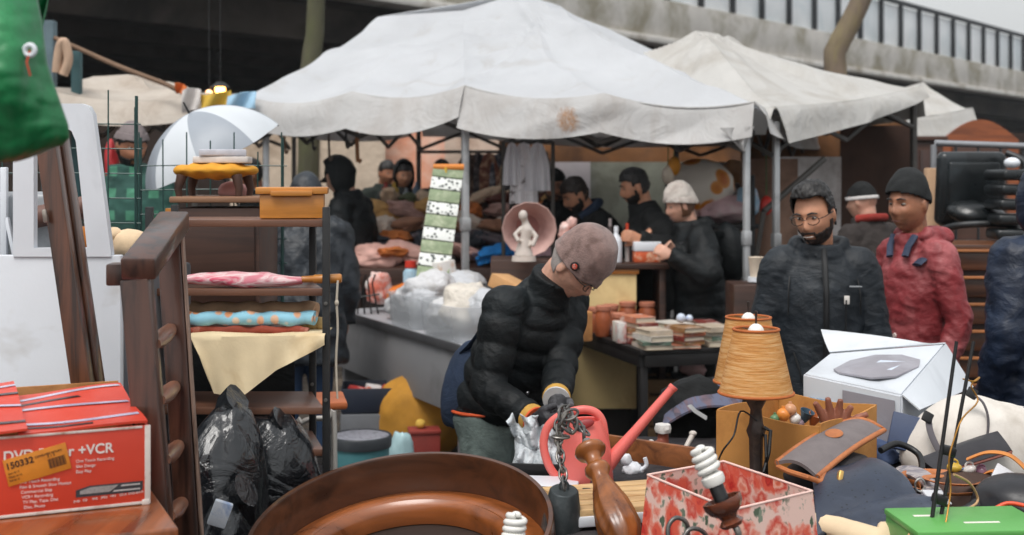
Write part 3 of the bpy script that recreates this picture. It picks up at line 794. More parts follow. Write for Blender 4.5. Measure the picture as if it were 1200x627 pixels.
        if trim is not None:
            mt = MB(); i = 1; ring = []
            for a in range(40):
                th = 2*math.pi*a/40; x = s.T @ V((1, 0, 0)); y = V((0, 0, 1)).cross(x)
                ring.append(pts[0] + x*(rad[0][0]*1.0*math.cos(th)) + y*(rad[0][1]*1.0*math.sin(th)))
            mt.tube(ring, .0065, 8, closed=True); obj('hem_trim', mt, trim, j)
        return j
    def zipper(s, mat, j, top=.55, hem=-.12, girth=1.0, off=.004):
        mb = MB(); hs_ = np.linspace(hem, top, 24)
        Y = np.interp(hs_, [hem, .06, .16, .26, .36, .43, .475, .51, .545], [.16, .15, .15, .155, .15, .128, .112, .094, .086])*girth
        pts = [(s.pel+V((0, 0, h*s.s))+s.T @ V((0, (y+off)*s.s, 0))) if h < 0 else s.tp(0, y+off, h) for h, y in zip(hs_, Y)]
        mb.tube(pts, [(.012, .006)]*24, 6, ref=s.T @ V((1, 0, 0))); return obj('zip', mb, mat, j)
    def hood_up(s, mat, open_=.35, thick=.035, peak=.03, seed=0, par=None):
        def pred(d, p): return (d[:, 1] < open_+.1*d[:, 2]) | (d[:, 2] > .82)
        o = s.shell('hood', pred, lambda d, p: thick+peak*np.clip(d[:, 2], 0, 1)**2+.015*np.clip(-d[:, 2], 0, 1), mat, .008, 72, 56, .006, 30, seed, par=par)
        return o
    def trousers(s, mat, fold=.006, wide=1.0, seed=3, name='trousers'):
        mb = MB(); k = s.s
        mb.tube([s.pel+V((0, 0, .06*k)), s.pel, s.pel-V((0, 0, .10*k))], [(.165*k, .125*k), (.175*k, .13*k), (.17*k, .13*k)], 24, ref=s.Rz @ V((1, 0, 0)))
        for q in (1, -1):
            a, kn, f = s.hip[q], s.knee[q], s.foot[q]; f2 = f-V((0, 0, .03))
            ctrl = [a, a.lerp(kn, .5), kn, kn.lerp(f2, .5), f2]; rr = [.095, .088, .072, .066, .062]
            pp = []; r2 = []
            for i in range(25):
                t = i/24*4; j = min(3, int(t)); u = t-j; pp.append(ctrl[j].lerp(ctrl[j+1], u)); r2.append((rr[j]+(rr[j+1]-rr[j])*u)*k*wide)
            mb.tube(pp, r2, 18)
        me = remesh(mb, .012 if s.near else .018, 3)
        displace(me, lambda c: fold*(.8*ridge(c*np.array([1, 1, .6]), 16, seed)+.5*nz(c, 22, seed+1)))
        obj(name, me, mat, s.root, None, 180)
        for q in (1, -1):
            mb = MB(); f = s.foot[q]; y = s.Rz @ V((0, 1, 0))
            b0 = V((f.x, f.y, s.base))
            mb.tube([b0-y*.075+V((0, 0, .045)), b0-y*.04+V((0, 0, .05)), b0+y*.04+V((0, 0, .05)), b0+y*.12+V((0, 0, .035)), b0+y*.18+V((0, 0, .025))], [(.03, .03), (.042, .046), (.045, .046), (.046, .032), (.025, .018)], 14, ref=s.Rz @ V((1, 0, 0)))
            obj('shoe', mb, BLACKP, s.root)
        return s

HAIR_B = M('black hair', (26, 23, 22), .45, .3, 60, bs=200, bst=.6)
HAIR_G = M('grey hair', (150, 142, 138), .6, .25, 60, bs=200, bst=.6)
DENIM = cloth('dark denim', (44, 52, 66), .85, 80)
CHAR = cloth('charcoal trousers', (38, 38, 40), .85, 60)
NYL_K = cloth('black nylon', (13, 17, 19), .62, 40, .25, (22, 28, 31), spec=.3, bst=.35)
NYL_N = cloth('navy nylon', (25, 31, 37), .6, 60, .2, (33, 40, 47), spec=.45, bst=.3)
COT_K = cloth('black cotton', (15, 17, 18), .85, 70, .3)

# --- 1 the man bending over the table
SK_F = skin('fair skin', (206, 158, 136)); SK_B = skin('brown skin', (196, 140, 110)); SK_D = skin('brown skin two', (168, 114, 86)); SK_P = skin('pale skin', (188, 146, 126))
px = P(583, 481, 4.76)
p = Person('stooping man in black puffer jacket and brown knit beanie, holding up a chain', (px.x-.04, px.y+.02), -136, 1.68, lean=30, pelvis=(px.x, px.y, .85), head_yaw=-120, head_pitch=48, near=True, knee=.07, hk=1.0)
p.reach(1, P(626, 492, 4.24), V((.25, -.55, -.8))); p.reach(-1, P(652, 468, 4.30), V((-.3, -.4, -.8)))
p.body(SK_F, hands=False); p.brows(HAIR_G)
BEAN = M('brown knit', (136, 112, 106), .95, .2, 30, (104, 82, 76), .5, 160, .8, .004, sheen=.3)
hat = p.beanie(BEAN, low=.016, tilt=.0, tall=.055, cuff=.056, thick=.012, noise_=.005, nf=38)
mb = MB(); c = p.hl(.094, .03, .044); mb.lathe([(0, 0), (.016, 0), (.016, .003), (.012, .004), (0, .004)], c, 20, p.H @ V((1, .28, .1))); bd = obj('badge', mb, M('badge dark', (28, 28, 30), .3), hat)
mb = MB(); mb.lathe([(0, .0), (.010, .0), (.009, .003), (0, .0035)], c+p.H @ V((.004, .001, 0)), 18, p.H @ V((1, .28, .1))); obj('emblem', mb, M('badge red', (176, 62, 42), .35, .3, 120, (220, 200, 190), .5), bd)
p.shell('hair', lambda d, q: (q[:, 2] > -.05) & (q[:, 2] < .03) & (q[:, 1] < -.015) , .004, HAIR_G, .006, noise_=.002)
p.glasses(M('dark glasses', (40, 36, 34), .25))
ORANGE = cloth('orange trim', (206, 84, 42), .7, 60)
j = p.jacket(NYL_K, hem=-.015, girth=1.0, quilt=.10, qstep=.085, fold=.003, collar=.60, sleeve=1.04, seed=2, belly=.01, trim=ORANGE, voxel=.006)
for q, wn in ((1, 0), (-1, 1)):
    a, e, w_ = p.arm[q]; d = (w_-e).normalized()
    gd = (P(655, 500, 4.17)-w_) if q == 1 else (P(660, 500, 4.2)-w_)
    gm = MB(); p.hand_mb(gm, q, 62, 1.22, d=gd, palm=p.Rz @ V((-q*.6, .1, .4)))
    me = remesh(gm, .0042, 2); g = obj('glove', me, M('dark glove', (40, 40, 44), .75, .3, 20, (96, 96, 100), .45, 120, .5), p.root, None, 180)
    cm = MB(); cm.tube([w_-d*.030, w_-d*.012, w_+d*.004], [.046, .049, .045], 20); cu = obj('cuff', cm, M('yellow cuff', (190, 146, 66), .8, .15, 40, bs=200), g)
    cm = MB(); cm.tube([w_-d*.004, w_+d*.006], [.0465, .046], 20); obj('cuff_band', cm, ORANGE if q == 1 else M('grey cuff', (190, 190, 190), .8), cu)
for (x, y, z) in ((.09, .16, .20), (-.02, .172, .21)): 
    mb = MB(); mb.lathe([(0, 0), (.007, 0), (.006, .004), (0, .005)], p.tp(x, y+.02, z), 12, p.T @ V((0, 1, 0))); obj('snap_button', mb, M('snap metal', (150, 150, 152), .3, metal=.8), j)
p.trousers(cloth('grey green jeans', (112, 126, 122), .85, 90, .2, (82, 94, 92)), .007, 1.12)
# the shoulder bag on his back
mb = MB(); c = p.tp(.12, -.10, .03); mb.blob(c, (.05, .10, .16), .08, 2.2, 4, 4, (R(8), R(16), R(40)), .05)
bag = thing('shoulder_bag', 'navy blue cloth bag slung behind the stooping man', 'bag', (c.x, c.y, c.z-.2)); NAVY = cloth('navy canvas', (36, 50, 72), .8, 70)
obj('bag_body', mb, NAVY, bag, None, 60)
mb = MB(); mb.tube([c+V((0, 0, .12)), p.tp(.12, -.13, .22), p.tp(.11, -.11, .34), p.tp(.10, -.06, .44)], [(.016, .006)]*4, 6, sm=4); obj('strap', mb, NAVY, bag)

# --- 2 smiling man with glasses
px = XD(960, 5.35)
p = Person('smiling bearded man in dark zipped jacket and glasses, looking aside', (px.x, px.y), 176, 1.68, lean=2, head_yaw=143, head_pitch=15, head_roll=4, near=True, width=1.0, hk=1.07)
p.reach(1, V((px.x-.27, px.y-.02, .78)), V((.7, -.8, 0))); p.reach(-1, V((px.x+.25, px.y-.10, .78)), V((-.7, -.8, 0)))
p.body(SK_B, curl=30); p.brows(HAIR_B); p.beard(M('beard hair', (40, 31, 27), .6, .35, 90, (70, 48, 38), .4), .0035); p.mouth(M('teeth', (205, 190, 180), .3)); p.hair(HAIR_B, .074, -.05, .019, .008, .024)
p.glasses(M('thin frame', (44, 40, 38), .25), .026, .018)
j = p.jacket(NYL_N, hem=-.13, girth=1.03, fold=.0045, hood='down', collar=.555, sleeve=1.08, seed=8)
p.zipper(BLACKP, j, .54, -.12, 1.03, .012)
mb = MB(); c = p.tp(-.085, .168, .33); mb.box(c, (.022, .006, .035), p.T, .003); obj('chest_tag', mb, M('white tag', (210, 204, 198), .6), j)
mb = MB(); mb.tube([p.tp(-.082, .170, .33), p.tp(-.08, .168, .18)], .0035, 6); obj('pocket_zip', mb, BLACKP, j)
mb = MB(); mb.box(p.tp(-.125, .150, .385), (.05, .003, .006), p.T, .001); obj('chest_emblem', mb, M('grey emblem', (150, 154, 158), .5), j)
for q in (1, -1):
    mb = MB(); mb.tube([p.tp(q*.11, .02, .487), p.tp(q*.135, .07, .44), p.tp(q*.15, .115, .36), p.tp(q*.152, .12, .26)], .0032, 6, sm=5); obj('seam', mb, BLACKP, j)
    mb = MB(); mb.tube([p.tp(q*.13, .128, .10), p.tp(q*.105, .148, .02), p.tp(q*.10, .152, -.02)], .004, 6, sm=4); obj('pocket_zip', mb, BLACKP, j)
    a_, e_, w_ = p.arm[q]; d_ = (w_-e_).normalized(); mb = MB(); mb.tube([w_-d_*.045, w_-d_*.02, w_+d_*.016], [.055, .056, .051], 20); obj('cuff', mb, NYL_N, j)
p.trousers(DENIM)

# --- 3 man in the red jacket
px = XD(1074, 5.75)
p = Person('man in faded red jacket and black beanie, standing next to the smiling man', (px.x, px.y), 112, 1.71, lean=1, head_yaw=126, head_pitch=4, near=True, width=.92, hk=1.05)
p.reach(1, V((px.x-.24, px.y+.10, .84)), V((.3, -1, 0))); p.reach(-1, V((px.x+.04, px.y-.22, .82)), V((-.6, -.9, 0)))
p.body(SK_D, curl=30); p.brows(HAIR_B); p.mouth(M('lips', (112, 62, 52), .4))
p.beanie(M('black knit', (32, 34, 35), .95, .25, 40, bs=180, bst=.8), low=.022, tilt=.35, tall=.03, cuff=.0, thick=.014, noise_=.003)
RED = cloth('red nylon', (132, 48, 52), .5, 45, .25, (176, 98, 100), spec=.4, bst=.35, amt=.36, scale=6)
j = p.jacket(RED, hem=-.20, girth=.94, fold=.008, hood='down', collar=.555, sleeve=1.0, seed=11)
NVL = cloth('navy lining', (52, 62, 84), .7)
mb = MB(); mb.tube([p.tp(-.075, .06, .545), p.tp(-.075, .098, .50), p.tp(-.08, .122, .455)], [(.02, .012)]*3, 8); mb.tube([p.tp(.06, .07, .545), p.tp(.05, .10, .50), p.tp(.02, .128, .45)], [(.016, .01)]*3, 8); obj('lapel_lining', mb, NVL, j)
mb = MB(); mb.tube([p.tp(-.13, .10, .42), p.tp(-.125, -.02, .495), p.tp(-.125, -.12, .43), p.tp(-.13, -.155, .2)], [(.03, .008)]*4, 8, ref=p.T @ V((1, 0, 0))); obj('shoulder_strap', mb, NVL, j)
for z in (.10, -.08):
    mb = MB(); mb.lathe([(0, 0), (.012, 0), (.01, .005), (0, .006)], p.tp(-.06, .168, z), 14, p.T @ V((0, 1, 0))); obj('button', mb, M('pale button', (216, 196, 190), .4), j)
p.trousers(CHAR)

# --- 4 man with the cap and headphones behind
px = XD(1022, 7.9)
p = Person('man in dark brown coat and black cap with white and red band, seen from behind', (px.x, px.y), 28, 1.68, lean=4, head_yaw=48, head_pitch=6)
p.body(SK_F); p.beanie(COT_K, low=.03, tilt=.1, tall=.004, cuff=0, thick=.012)
p.shell('headband', lambda d, q: (q[:, 2] > .008) & (q[:, 2] < .036), .015, M('white band', (206, 202, 200), .7), .005)
mb = MB(); mb.tube([p.tp(.09, 0, .57), p.tp(.06, -.09, .575), p.tp(-.06, -.09, .575), p.tp(-.09, 0, .57)], .025, 10); obj('scarf', mb, cloth('red scarf', (150, 52, 44), .9), p.root)
p.jacket(cloth('brown black coat', (52, 46, 44), .85, 60, .2), hem=-.3, girth=1.08, fold=.008, seed=5); p.trousers(CHAR)

# --- 5 person cut by the right edge
px = XD(1238, 5.0)
p = Person('person in dark navy quilted coat with hood, cut off by the edge of the view', (px.x, px.y), 15, 1.74, lean=3, near=False)
p.body(SK_P); NYQ = cloth('navy quilt', (14, 26, 46), .5, 40, .25, (22, 38, 62), spec=.5)
j = p.jacket(NYQ, hem=-.30, girth=1.18, quilt=.06, qstep=.085, fold=.01, sleeve=1.2, seed=15); p.hood_up(NYQ, .3, .035, .02, 1); p.trousers(cloth('blue jeans', (44, 66, 96), .85))

# --- 6 woman with the white hat
px = XD(822, 8.25)
p = Person('woman in pale knit hat and black padded jacket, seen from the side', (px.x, px.y), 102, 1.66, lean=9, head_yaw=100, head_pitch=14, sex='f')
p.reach(1, P(790, 296, 8.1), V((.5, -.8, -.6))); p.reach(-1, P(788, 300, 7.95), V((-.5, -.8, -.6)))
p.body(SK_F); p.beanie(M('white knit', (206, 198, 190), .95, .12, 24, (178, 166, 158), .5, 120, .9, .008), low=.02, tilt=.3, tall=.035, cuff=.04, thick=.018, noise_=.004)
p.shell('hair', lambda d, q: (q[:, 2] > -.07) & (q[:, 2] < .03) & (q[:, 1] < .03), .006, M('brown hair', (96, 64, 44), .6), .008, noise_=.003)
p.jacket(NYL_K, hem=-.34, girth=1.12, quilt=.07, qstep=.08, fold=.008, hood='down', sleeve=1.16, seed=21); p.trousers(COT_K)
c = p.tp(0, -.26, .30); mb = MB(); mb.blob(c, (.14, .10, .20), .05, 2, 3, 4, p.T, .04); b_ = thing('backpack', 'shiny black backpack on the woman with the pale hat', 'backpack', (c.x, c.y, c.z-.22)); obj('pack_body', mb, NYL_K, b_, None, 60)
for q in (1, -1):
    mb = MB(); mb.tube([c+p.T @ V((q*.08, .06, .16)), p.tp(q*.11, -.06, .50), p.tp(q*.11, .12, .44), p.tp(q*.12, .17, .3), p.tp(q*.14, 0, .12)], [(.02, .006)]*5, 8); obj('strap', mb, BLACKP, b_)

# --- 7..9 three men behind the middle counter
px = XD(766, 8.75)
p = Person('dark haired man in black jacket seen in profile, reading at the counter', (px.x, px.y), 98, 1.78, lean=7, head_yaw=96, head_pitch=14)
p.reach(1, P(762, 276, 8.45), V((.6, -.9, -.6))); p.reach(-1, P(752, 280, 8.3), V((-.6, -.9, -.6)))
p.body(SK_B); p.brows(HAIR_B); p.hair(HAIR_B, .055, -.05, .018, .005, .01); p.beard(HAIR_B, .003)
j = p.jacket(COT_K, hem=-.14, girth=1.1, fold=.009, seed=24); p.trousers(COT_K)
px = XD(722, 9.3)
p = Person('man in black coat with navy scarf leaning forward beside the profile man', (px.x, px.y), 108, 1.78, lean=24, head_yaw=112, head_pitch=26)
p.body(SK_B); p.brows(HAIR_B); p.hair(M('dark brown hair', (42, 32, 26), .5, .3, 60), .05, -.055, .02, .007); p.beard(HAIR_B, .004)
p.jacket(COT_K, hem=-.14, girth=1.14, fold=.009, seed=26); p.trousers(COT_K)
mb = MB(); mb.tube([p.tp(.08, .05, .56), p.tp(.09, -.06, .57), p.tp(-.02, -.10, .565), p.tp(-.09, -.02, .56), p.tp(-.05, .08, .53)], .034, 10); obj('scarf', mb, NAVY, p.root)
px = XD(652, 9.7)
p = Person('bearded man in dark cap and black coat facing the camera behind the pink shade', (px.x, px.y), 172, 1.78, lean=6, head_yaw=176, head_pitch=12)
p.body(SK_D); p.brows(HAIR_B); p.beard(M('brown beard', (74, 52, 38), .7, .3, 60), .012); p.hair(HAIR_B, .05, -.04, .012); p.beanie(COT_K, low=.055, tall=.004, cuff=0, thick=.014)
p.jacket(COT_K, hem=-.14, girth=1.12, fold=.009, seed=28); p.trousers(COT_K)

# --- 10 seated / far dark figures at the back
def dark_person(label, pxx, d, ht, yaw, cl, hooded=False, sk=SK_B, lean=6, cap=False, hp=8, base=0.0):
    q = XD(pxx, d); p = Person(label, (q.x, q.y), yaw, ht, lean=lean, head_pitch=hp, base=base)
    p.body(sk); p.hair(HAIR_B, .05, -.05, .016); j = p.jacket(cl, hem=-.2, girth=1.1, fold=.009, seed=int(pxx) % 17)
    if hooded: p.hood_up(cl, .3, .028, .02, 2, None)
    if cap:
        p.beanie(cl, low=.045, tall=.0, cuff=0, thick=.012); mb = MB()
        mb.sheet(lambda u, v: tuple(p.hl((u-.5)*.13, .085+v*.075*math.sin(math.pi*(.15+.7*u)), .045-v*.02-.02*(2*u-1)**2)), 10, 6, .004); obj('cap_visor', mb, cl, p.root)
    p.trousers(COT_K); return p
dark_person('dark silhouetted person in a hood before the orange tarpaulin', 470, 12.0, 1.70, 200, COT_K, True, base=.15)
dark_person('dark haired person at the back, just behind the hanging jewellery strip', 516, 11.6, 1.72, 190, cloth('brown black coat two', (44, 34, 30), .85), False, SK_D, base=.15)
dark_person('person with dark hair at the back, right of the middle pole', 571, 11.4, 1.70, 170, cloth('dark brown coat', (48, 38, 33), .85), False, SK_B, base=.15)
dark_person('person in a dark green coat at the back, left of the hooded silhouette', 447, 12.3, 1.72, 215, cloth('dark green coat', (30, 38, 33), .85), False, SK_D, base=.15)
dark_person('person in grey coat with dark hair at the back, between two dark heads', 545, 12.3, 1.74, 185, cloth('dim grey coat', (62, 60, 62), .85), False, SK_B, base=.15)
dark_person('person in a navy coat at the back behind the white garments', 600, 12.1, 1.72, 160, cloth('dim navy coat', (30, 36, 48), .85), False, SK_P, base=.15)
mb = MB(); a = XD(425, 12.05); b_ = XD(622, 12.05); mb.box(((a.x+b_.x)/2, 12.05, .075), (b_.x-a.x, 1.1, .15), None, .01); solo('duckboard', mb, wood('duckboard wood', (96, 76, 60), (60, 46, 36), 'x', .7), 'long low wooden duckboard under the people at the back of the stall', 'duckboard')
p = dark_person('person in black hooded coat and peaked cap, standing behind the raincoat', 416, 9.4, 1.86, 72, NYL_K, True, SK_P, 5, True, 22)
p = dark_person('man in black coat over a red shirt, under the edge of the white umbrella', 303, 10.2, 1.86, 120, COT_K, False, SK_D, 2)
mb = MB(); mb.tube([p.tp(0, .172, .44), p.tp(-.01, .178, .3), p.tp(-.015, .175, .1)], [(.03, .012)]*3, 8); obj('shirt_front', mb, M('red shirt', (134, 44, 42), .8), p.root)
mb = MB(); mb.box(p.tp(.05, .2, .34), (.03, .02, .18), p.T, .004); obj('lanyard_card', mb, M('white tag', (210, 204, 198), .6), p.root)

# --- grey hooded raincoat, from behind
px = XD(357, 7.6)
p = Person('person in grey hooded raincoat with back turned, behind the shelf rack', (px.x, px.y), 8, 1.72, lean=12, head_yaw=6, head_pitch=18, width=1.08)
RAIN = cloth('grey raincoat', (29, 34, 40), .5, 30, .22, (44, 50, 57), spec=.45, bst=.45)
p.body(SK_P); j = p.jacket(RAIN, hem=-.32, girth=1.16, fold=.014, sleeve=1.18, seed=31, flare=1.08); p.hood_up(RAIN, .45, .03, .035, 3, j); p.trousers(cloth('blue trousers', (40, 62, 92), .8), .008, 1.1)

# --- plaid shirt on the left
m, nt, b = newmat('green plaid')
vec = coords(nt, (1, 1, 1)); sp = nt.nodes.new('ShaderNodeSeparateXYZ'); nt.links.new(vec, sp.inputs[0])
def stripe(sock, f, ph):
    mm = nt.nodes.new('ShaderNodeMath'); mm.operation = 'MULTIPLY'; mm.inputs[1].default_value = f; nt.links.new(sock, mm.inputs[0])
    s2 = nt.nodes.new('ShaderNodeMath'); s2.operation = 'SINE'; nt.links.new(mm.outputs[0], s2.inputs[0])
    return ramp(nt, s2.outputs[0], [(.0, (0, 0, 0, 1)), (.25+ph, (1, 1, 1, 1))])
c = mixc(nt, stripe(sp.outputs[0], 52, .1), lin((26, 40, 40)), lin((84, 150, 116))); c2 = mixc(nt, stripe(sp.outputs[2], 52, .1), lin((20, 34, 36)), c)
c3 = mixc(nt, noise(nt, vec, 6, 3), c2, lin((56, 104, 92)))
nt.links.new(c3, b.inputs['Base Color']); b.inputs['Roughness'].default_value = .9; bump(nt, b, noise(nt, vec, 60, 4), .3, .004)
px = XD(160, 7.2)
p = Person('man in green plaid shirt and grey cap behind the wire mesh', (px.x, px.y), 150, 1.78, lean=4, head_yaw=215, head_pitch=14, width=1.1, base=.24)
mb = MB(); mb.box((px.x, px.y, .12), (.9, .7, .24), None, .01); solo('pallet', mb, wood('pallet wood', (130, 104, 80), (84, 64, 48), 'x', .7), 'low wooden pallet under the plaid shirt man', 'pallet')
p.body(SK_D); p.hair(HAIR_B, .04, -.05, .012); p.beanie(M('grey wool', (120, 110, 110), .9), low=.04, tilt=.1, tall=.012, cuff=.03, thick=.014); p.beard(HAIR_B)
p.jacket(m, hem=-.24, girth=1.18, fold=.009, seed=34, name='shirt'); p.trousers(COT_K)
# ================================================================= left foreground
DKW = wood('dark ladder wood', (80, 50, 38), (38, 23, 18), 'z', .36, .35, 1.3, 1.9)
POSTW = wood('red brown post wood', (92, 54, 34), (40, 24, 16), 'z', .33, .35, 1.2, 1.8)
SHELFW = wood('shelf wood', (124, 84, 64), (84, 54, 42), 'x', .45, .15, .6)
VENEER = wood('walnut veneer', (164, 92, 48), (84, 44, 24), 'y', .3, .5, .5)
PINE = wood('honey pine', (214, 142, 62), (176, 104, 40), 'x', .4, .3, .7)
WHITE = M('white board', (218, 222, 228), .55, .05, 3, (176, 172, 166), .25, 60, .1)
WHITEP = M('white plastic', (224, 228, 234), .4, .05, 3, (190, 192, 196), .3, 30, .1)
CARD = M('brown cardboard', (188, 132, 78), .85, .12, 14, (160, 108, 62), .4, 120, .2)
# --- red player carton on a veneered cabinet
A = V((-.776, 2.74, .997)); u_ = V((-.91, -.415, 0)).normalized(); v_ = V((-u_.y, u_.x, 0)); v_ = -v_ if v_.y < 0 else v_
up = V((0, 0, 1)); BW, BD, BH = .50, .50, .168
def bx3(s, d, h): return A+u_*s+v_*d+up*h
cab = thing('cabinet', 'brown veneered cabinet top under the red carton', 'cabinet', A+u_*.25+v_*.2-up*A.z)
Rb = Matrix((u_, v_, up)).transposed()
mb = MB(); mb.box(bx3(.375, .22, -.016), (.80, .86, .028), Rb, .006, 3); obj('top', mb, VENEER, cab)
mb = MB(); mb.box(bx3(.375, .22, -.50), (.72, .78, .938), Rb, .004); obj('carcass', mb, DKW, cab)
for i in range(3):
    mb = MB(); mb.box(bx3(.375, -.176, -.17-.28*i), (.66, .02, .25), Rb, .006); d = obj('drawer', mb, VENEER, cab)
    mb = MB(); mb.lathe([(.006, 0), (.008, .015), (.016, .022), (.014, .03), (0, .032)], bx3(.375, -.186, -.17-.28*i), 14, -v_); obj('knob', mb, BLACKP, d)
m, nt, b = newmat('printed red carton'); vec = coords(nt)
c0 = ramp(nt, noise(nt, vec, 5, 5), [(.3, lin((204, 58, 38))), (.7, lin((222, 74, 50)))])
f = ramp(nt, noise(nt, vec, 70, 6, .7, .5), [(.70, (0, 0, 0, 1)), (.80, (1, 1, 1, 1))]); c0 = mixc(nt, f, c0, lin((226, 150, 128)))
nt.links.new(c0, b.inputs['Base Color']); b.inputs['Roughness'].default_value = .42; bump(nt, b, noise(nt, vec, 12, 3), .15, .006); REDC = m
WEDGE = M('worn white paper edge', (226, 216, 208), .8, .08, 20, (180, 140, 120), .35)
INK = M('white print', (236, 226, 220), .6, .04, 30, bst=0); DINK = M('dark print', (50, 30, 26), .6, .1, 30, bst=0)
cart = thing('player_carton', 'battered red carton for a disc player, taped flaps and orange sticker', 'carton', A+u_*.25+v_*.2)
mb = MB(); th = .006
mb.box(bx3(BW/2, th/2, BH/2), (BW, th, BH), Rb, .0015); mb.box(bx3(th/2, BD/2, BH/2-.001), (th, BD-2*th-.001, BH-.004), Rb, .0015)
mb.box(bx3(BW-th/2, BD/2, BH/2-.001), (th, BD-2*th-.001, BH-.004), Rb, .0015); obj('printed_wall', mb, REDC, cart)
mb = MB(); mb.box(bx3(BW/2, BD-th/2, BH/2+.012), (BW, th, BH+.02), Rb, .0015); mb.box(bx3(BW/2, BD/2, .004), (BW-2*th-.002, BD-2*th-.002, .006), Rb); obj('inner_wall', mb, CARD, cart)
def flap_pts(s0, s1, d0, d1, z, lift, seed):
    def fn(u, v):
        s = s0+(s1-s0)*u; d = d0+(d1-d0)*v
        h = z+lift*v+.006*math.sin(3*u+seed)*v+.004*math.sin(7*v+4*u+seed)
        return tuple(bx3(s, d, h))
    return fn
f1 = flap_pts(.004, .262, .0, .43, BH+.004, .012, 1); mb = MB(); mb.sheet(f1, 14, 14, .005); fl1 = obj('flap', mb, REDC, cart, None, 30)
f2 = flap_pts(.245, .50, -.012, .46, BH+.012, .03, 3); mb = MB(); mb.sheet(f2, 14, 14, .005); fl2 = obj('flap', mb, REDC, cart, None, 30)
TAPE = M('lilac tape', (190, 184, 208), .22, .08, 10, (222, 216, 232), .5, 40, .2); BTAPE = M('black tape', (40, 36, 40), .3, .2, 10)
def strip(fn, u0, v0, u1, v1, w, off, mat, par, name='tape', n=12):
    a, b_ = V(fn(u0, v0)), V(fn(u1, v1))
    def g(t, q):
        uu, vv = u0+(u1-u0)*t, v0+(v1-v0)*t; p = V(fn(uu, vv)); d = (b_-a).normalized(); sd = d.cross(up).normalized()
        return tuple(p+sd*(w*(q-.5))+up*off)
    mb = MB(); mb.sheet(g, n, 2, .0006); return obj(name, mb, mat, par)
for v0, v1 in ((.80, .92), (.46, .56), (.16, .18)): strip(f1, .98, v0, .03, v1, .022, .0042, TAPE, fl1)
for v0, v1 in ((.62, .70), (.10, .07)): strip(f1, .96, v0, .42, v1, .018, .0036, BTAPE, fl1, 'print_bar')
for v0 in (.86, .44): strip(f2, .0, v0, .9, v0+.02, .022, .0042, TAPE, fl2)
for v0 in (.66, .16): strip(f2, .0, v0, .9, v0, .024, .0038, BTAPE, fl2, 'print_bar')
mb = MB(); mb.box(bx3(.004, -.0006, BH/2), (.012, .002, BH), Rb, .0005); mb.box(bx3(.008, -.001, .004), (.016, .005, .012), Rb, .002); obj('worn_edge', mb, WEDGE, cart)
mb = MB(); mb.box(bx3(BW/2, -.0008, .0035), (BW-.03, .002, .006), Rb, .0005); mb.box(bx3(BW/2, -.0008, BH-.003), (BW-.03, .002, .005), Rb, .0005); obj('worn_edge', mb, WEDGE, cart)
ax = -u_
def tx(body, s, h, size, mat=INK, bold=0, off=.0012, name='lettering', rot=0, par=None):
    a2 = (ax*math.cos(rot)+up*math.sin(rot)); b2 = (up*math.cos(rot)-ax*math.sin(rot))
    return text(name, body, size, bx3(s, -off, h), a2, b2, mat, par or cart, bold)
tx('DVD Player +VCR', .292, .117, .0285, INK, .0006)
for i, t in enumerate(('One Touch Recording', 'Slim Design', 'Easy Play')): tx(t, .150, .101-.011*i, .0085)
for i, t in enumerate(('One Touch Recording', 'Film & Smooth Slow Motion', 'Commercial Skip', 'VCR+ Recording', 'TV Play, Tape, Disc', 'Disc, Photo')): tx(t, .262-.002*i, .068-.0105*i, .0088)
for i in range(8): tx(('DVD', 'CD', 'VHS', 'JPEG', 'MP3', 'CD-R', 'DVD-R', 'Hi-Fi')[i], .155-.0185*i, .018+.0009*i, .0065)
# sticker
st_r = R(12.5); sa = ax*math.cos(st_r)+up*math.sin(st_r); sb = up*math.cos(st_r)-ax*math.sin(st_r); Rs = Matrix((sa, -v_*-1, sb)).transposed()
sc0 = bx3(.226, -.0028, .105); mb = MB(); mb.box(sc0, (.125, .0016, .056), Rs, .0003)
stk = obj('sticker', mb, M('orange sticker', (222, 138, 40), .5, .08, 20, (206, 120, 30), .4), cart)
def st(body, x, y, size, bold=0): return text('print', body, size, sc0-v_*.0012+sa*x+sb*y, sa, sb, DINK, stk, bold)
st('150332', -.060, .007, .0185, .0004); st('CONSUMER RETURN', -.002, .014, .0058)
for i in range(3): st(('Item', 'Model', 'Ref')[i]+' 4%d 1%d' % (3+i, 7-i), -.058, -.004-.0075*i, .005)
for i in range(16):
    mb = MB(); w_ = (.0008, .0016, .0011)[i % 3]; mb.box(sc0-v_*.0012+sa*(.022+.0022*i)+sb*(-.006), (w_, .0006, .020), Rs); obj('barcode', mb, DINK, stk) if i == 0 else bars.append(mb) if i > 1 else globals().__setitem__('bars', [mb])
mb = MB()
for q in bars: mb.add(q.v, q.f)
obj('barcode', mb, DINK, stk, None, 0)
st('E 1 2', .022, .008, .0075)
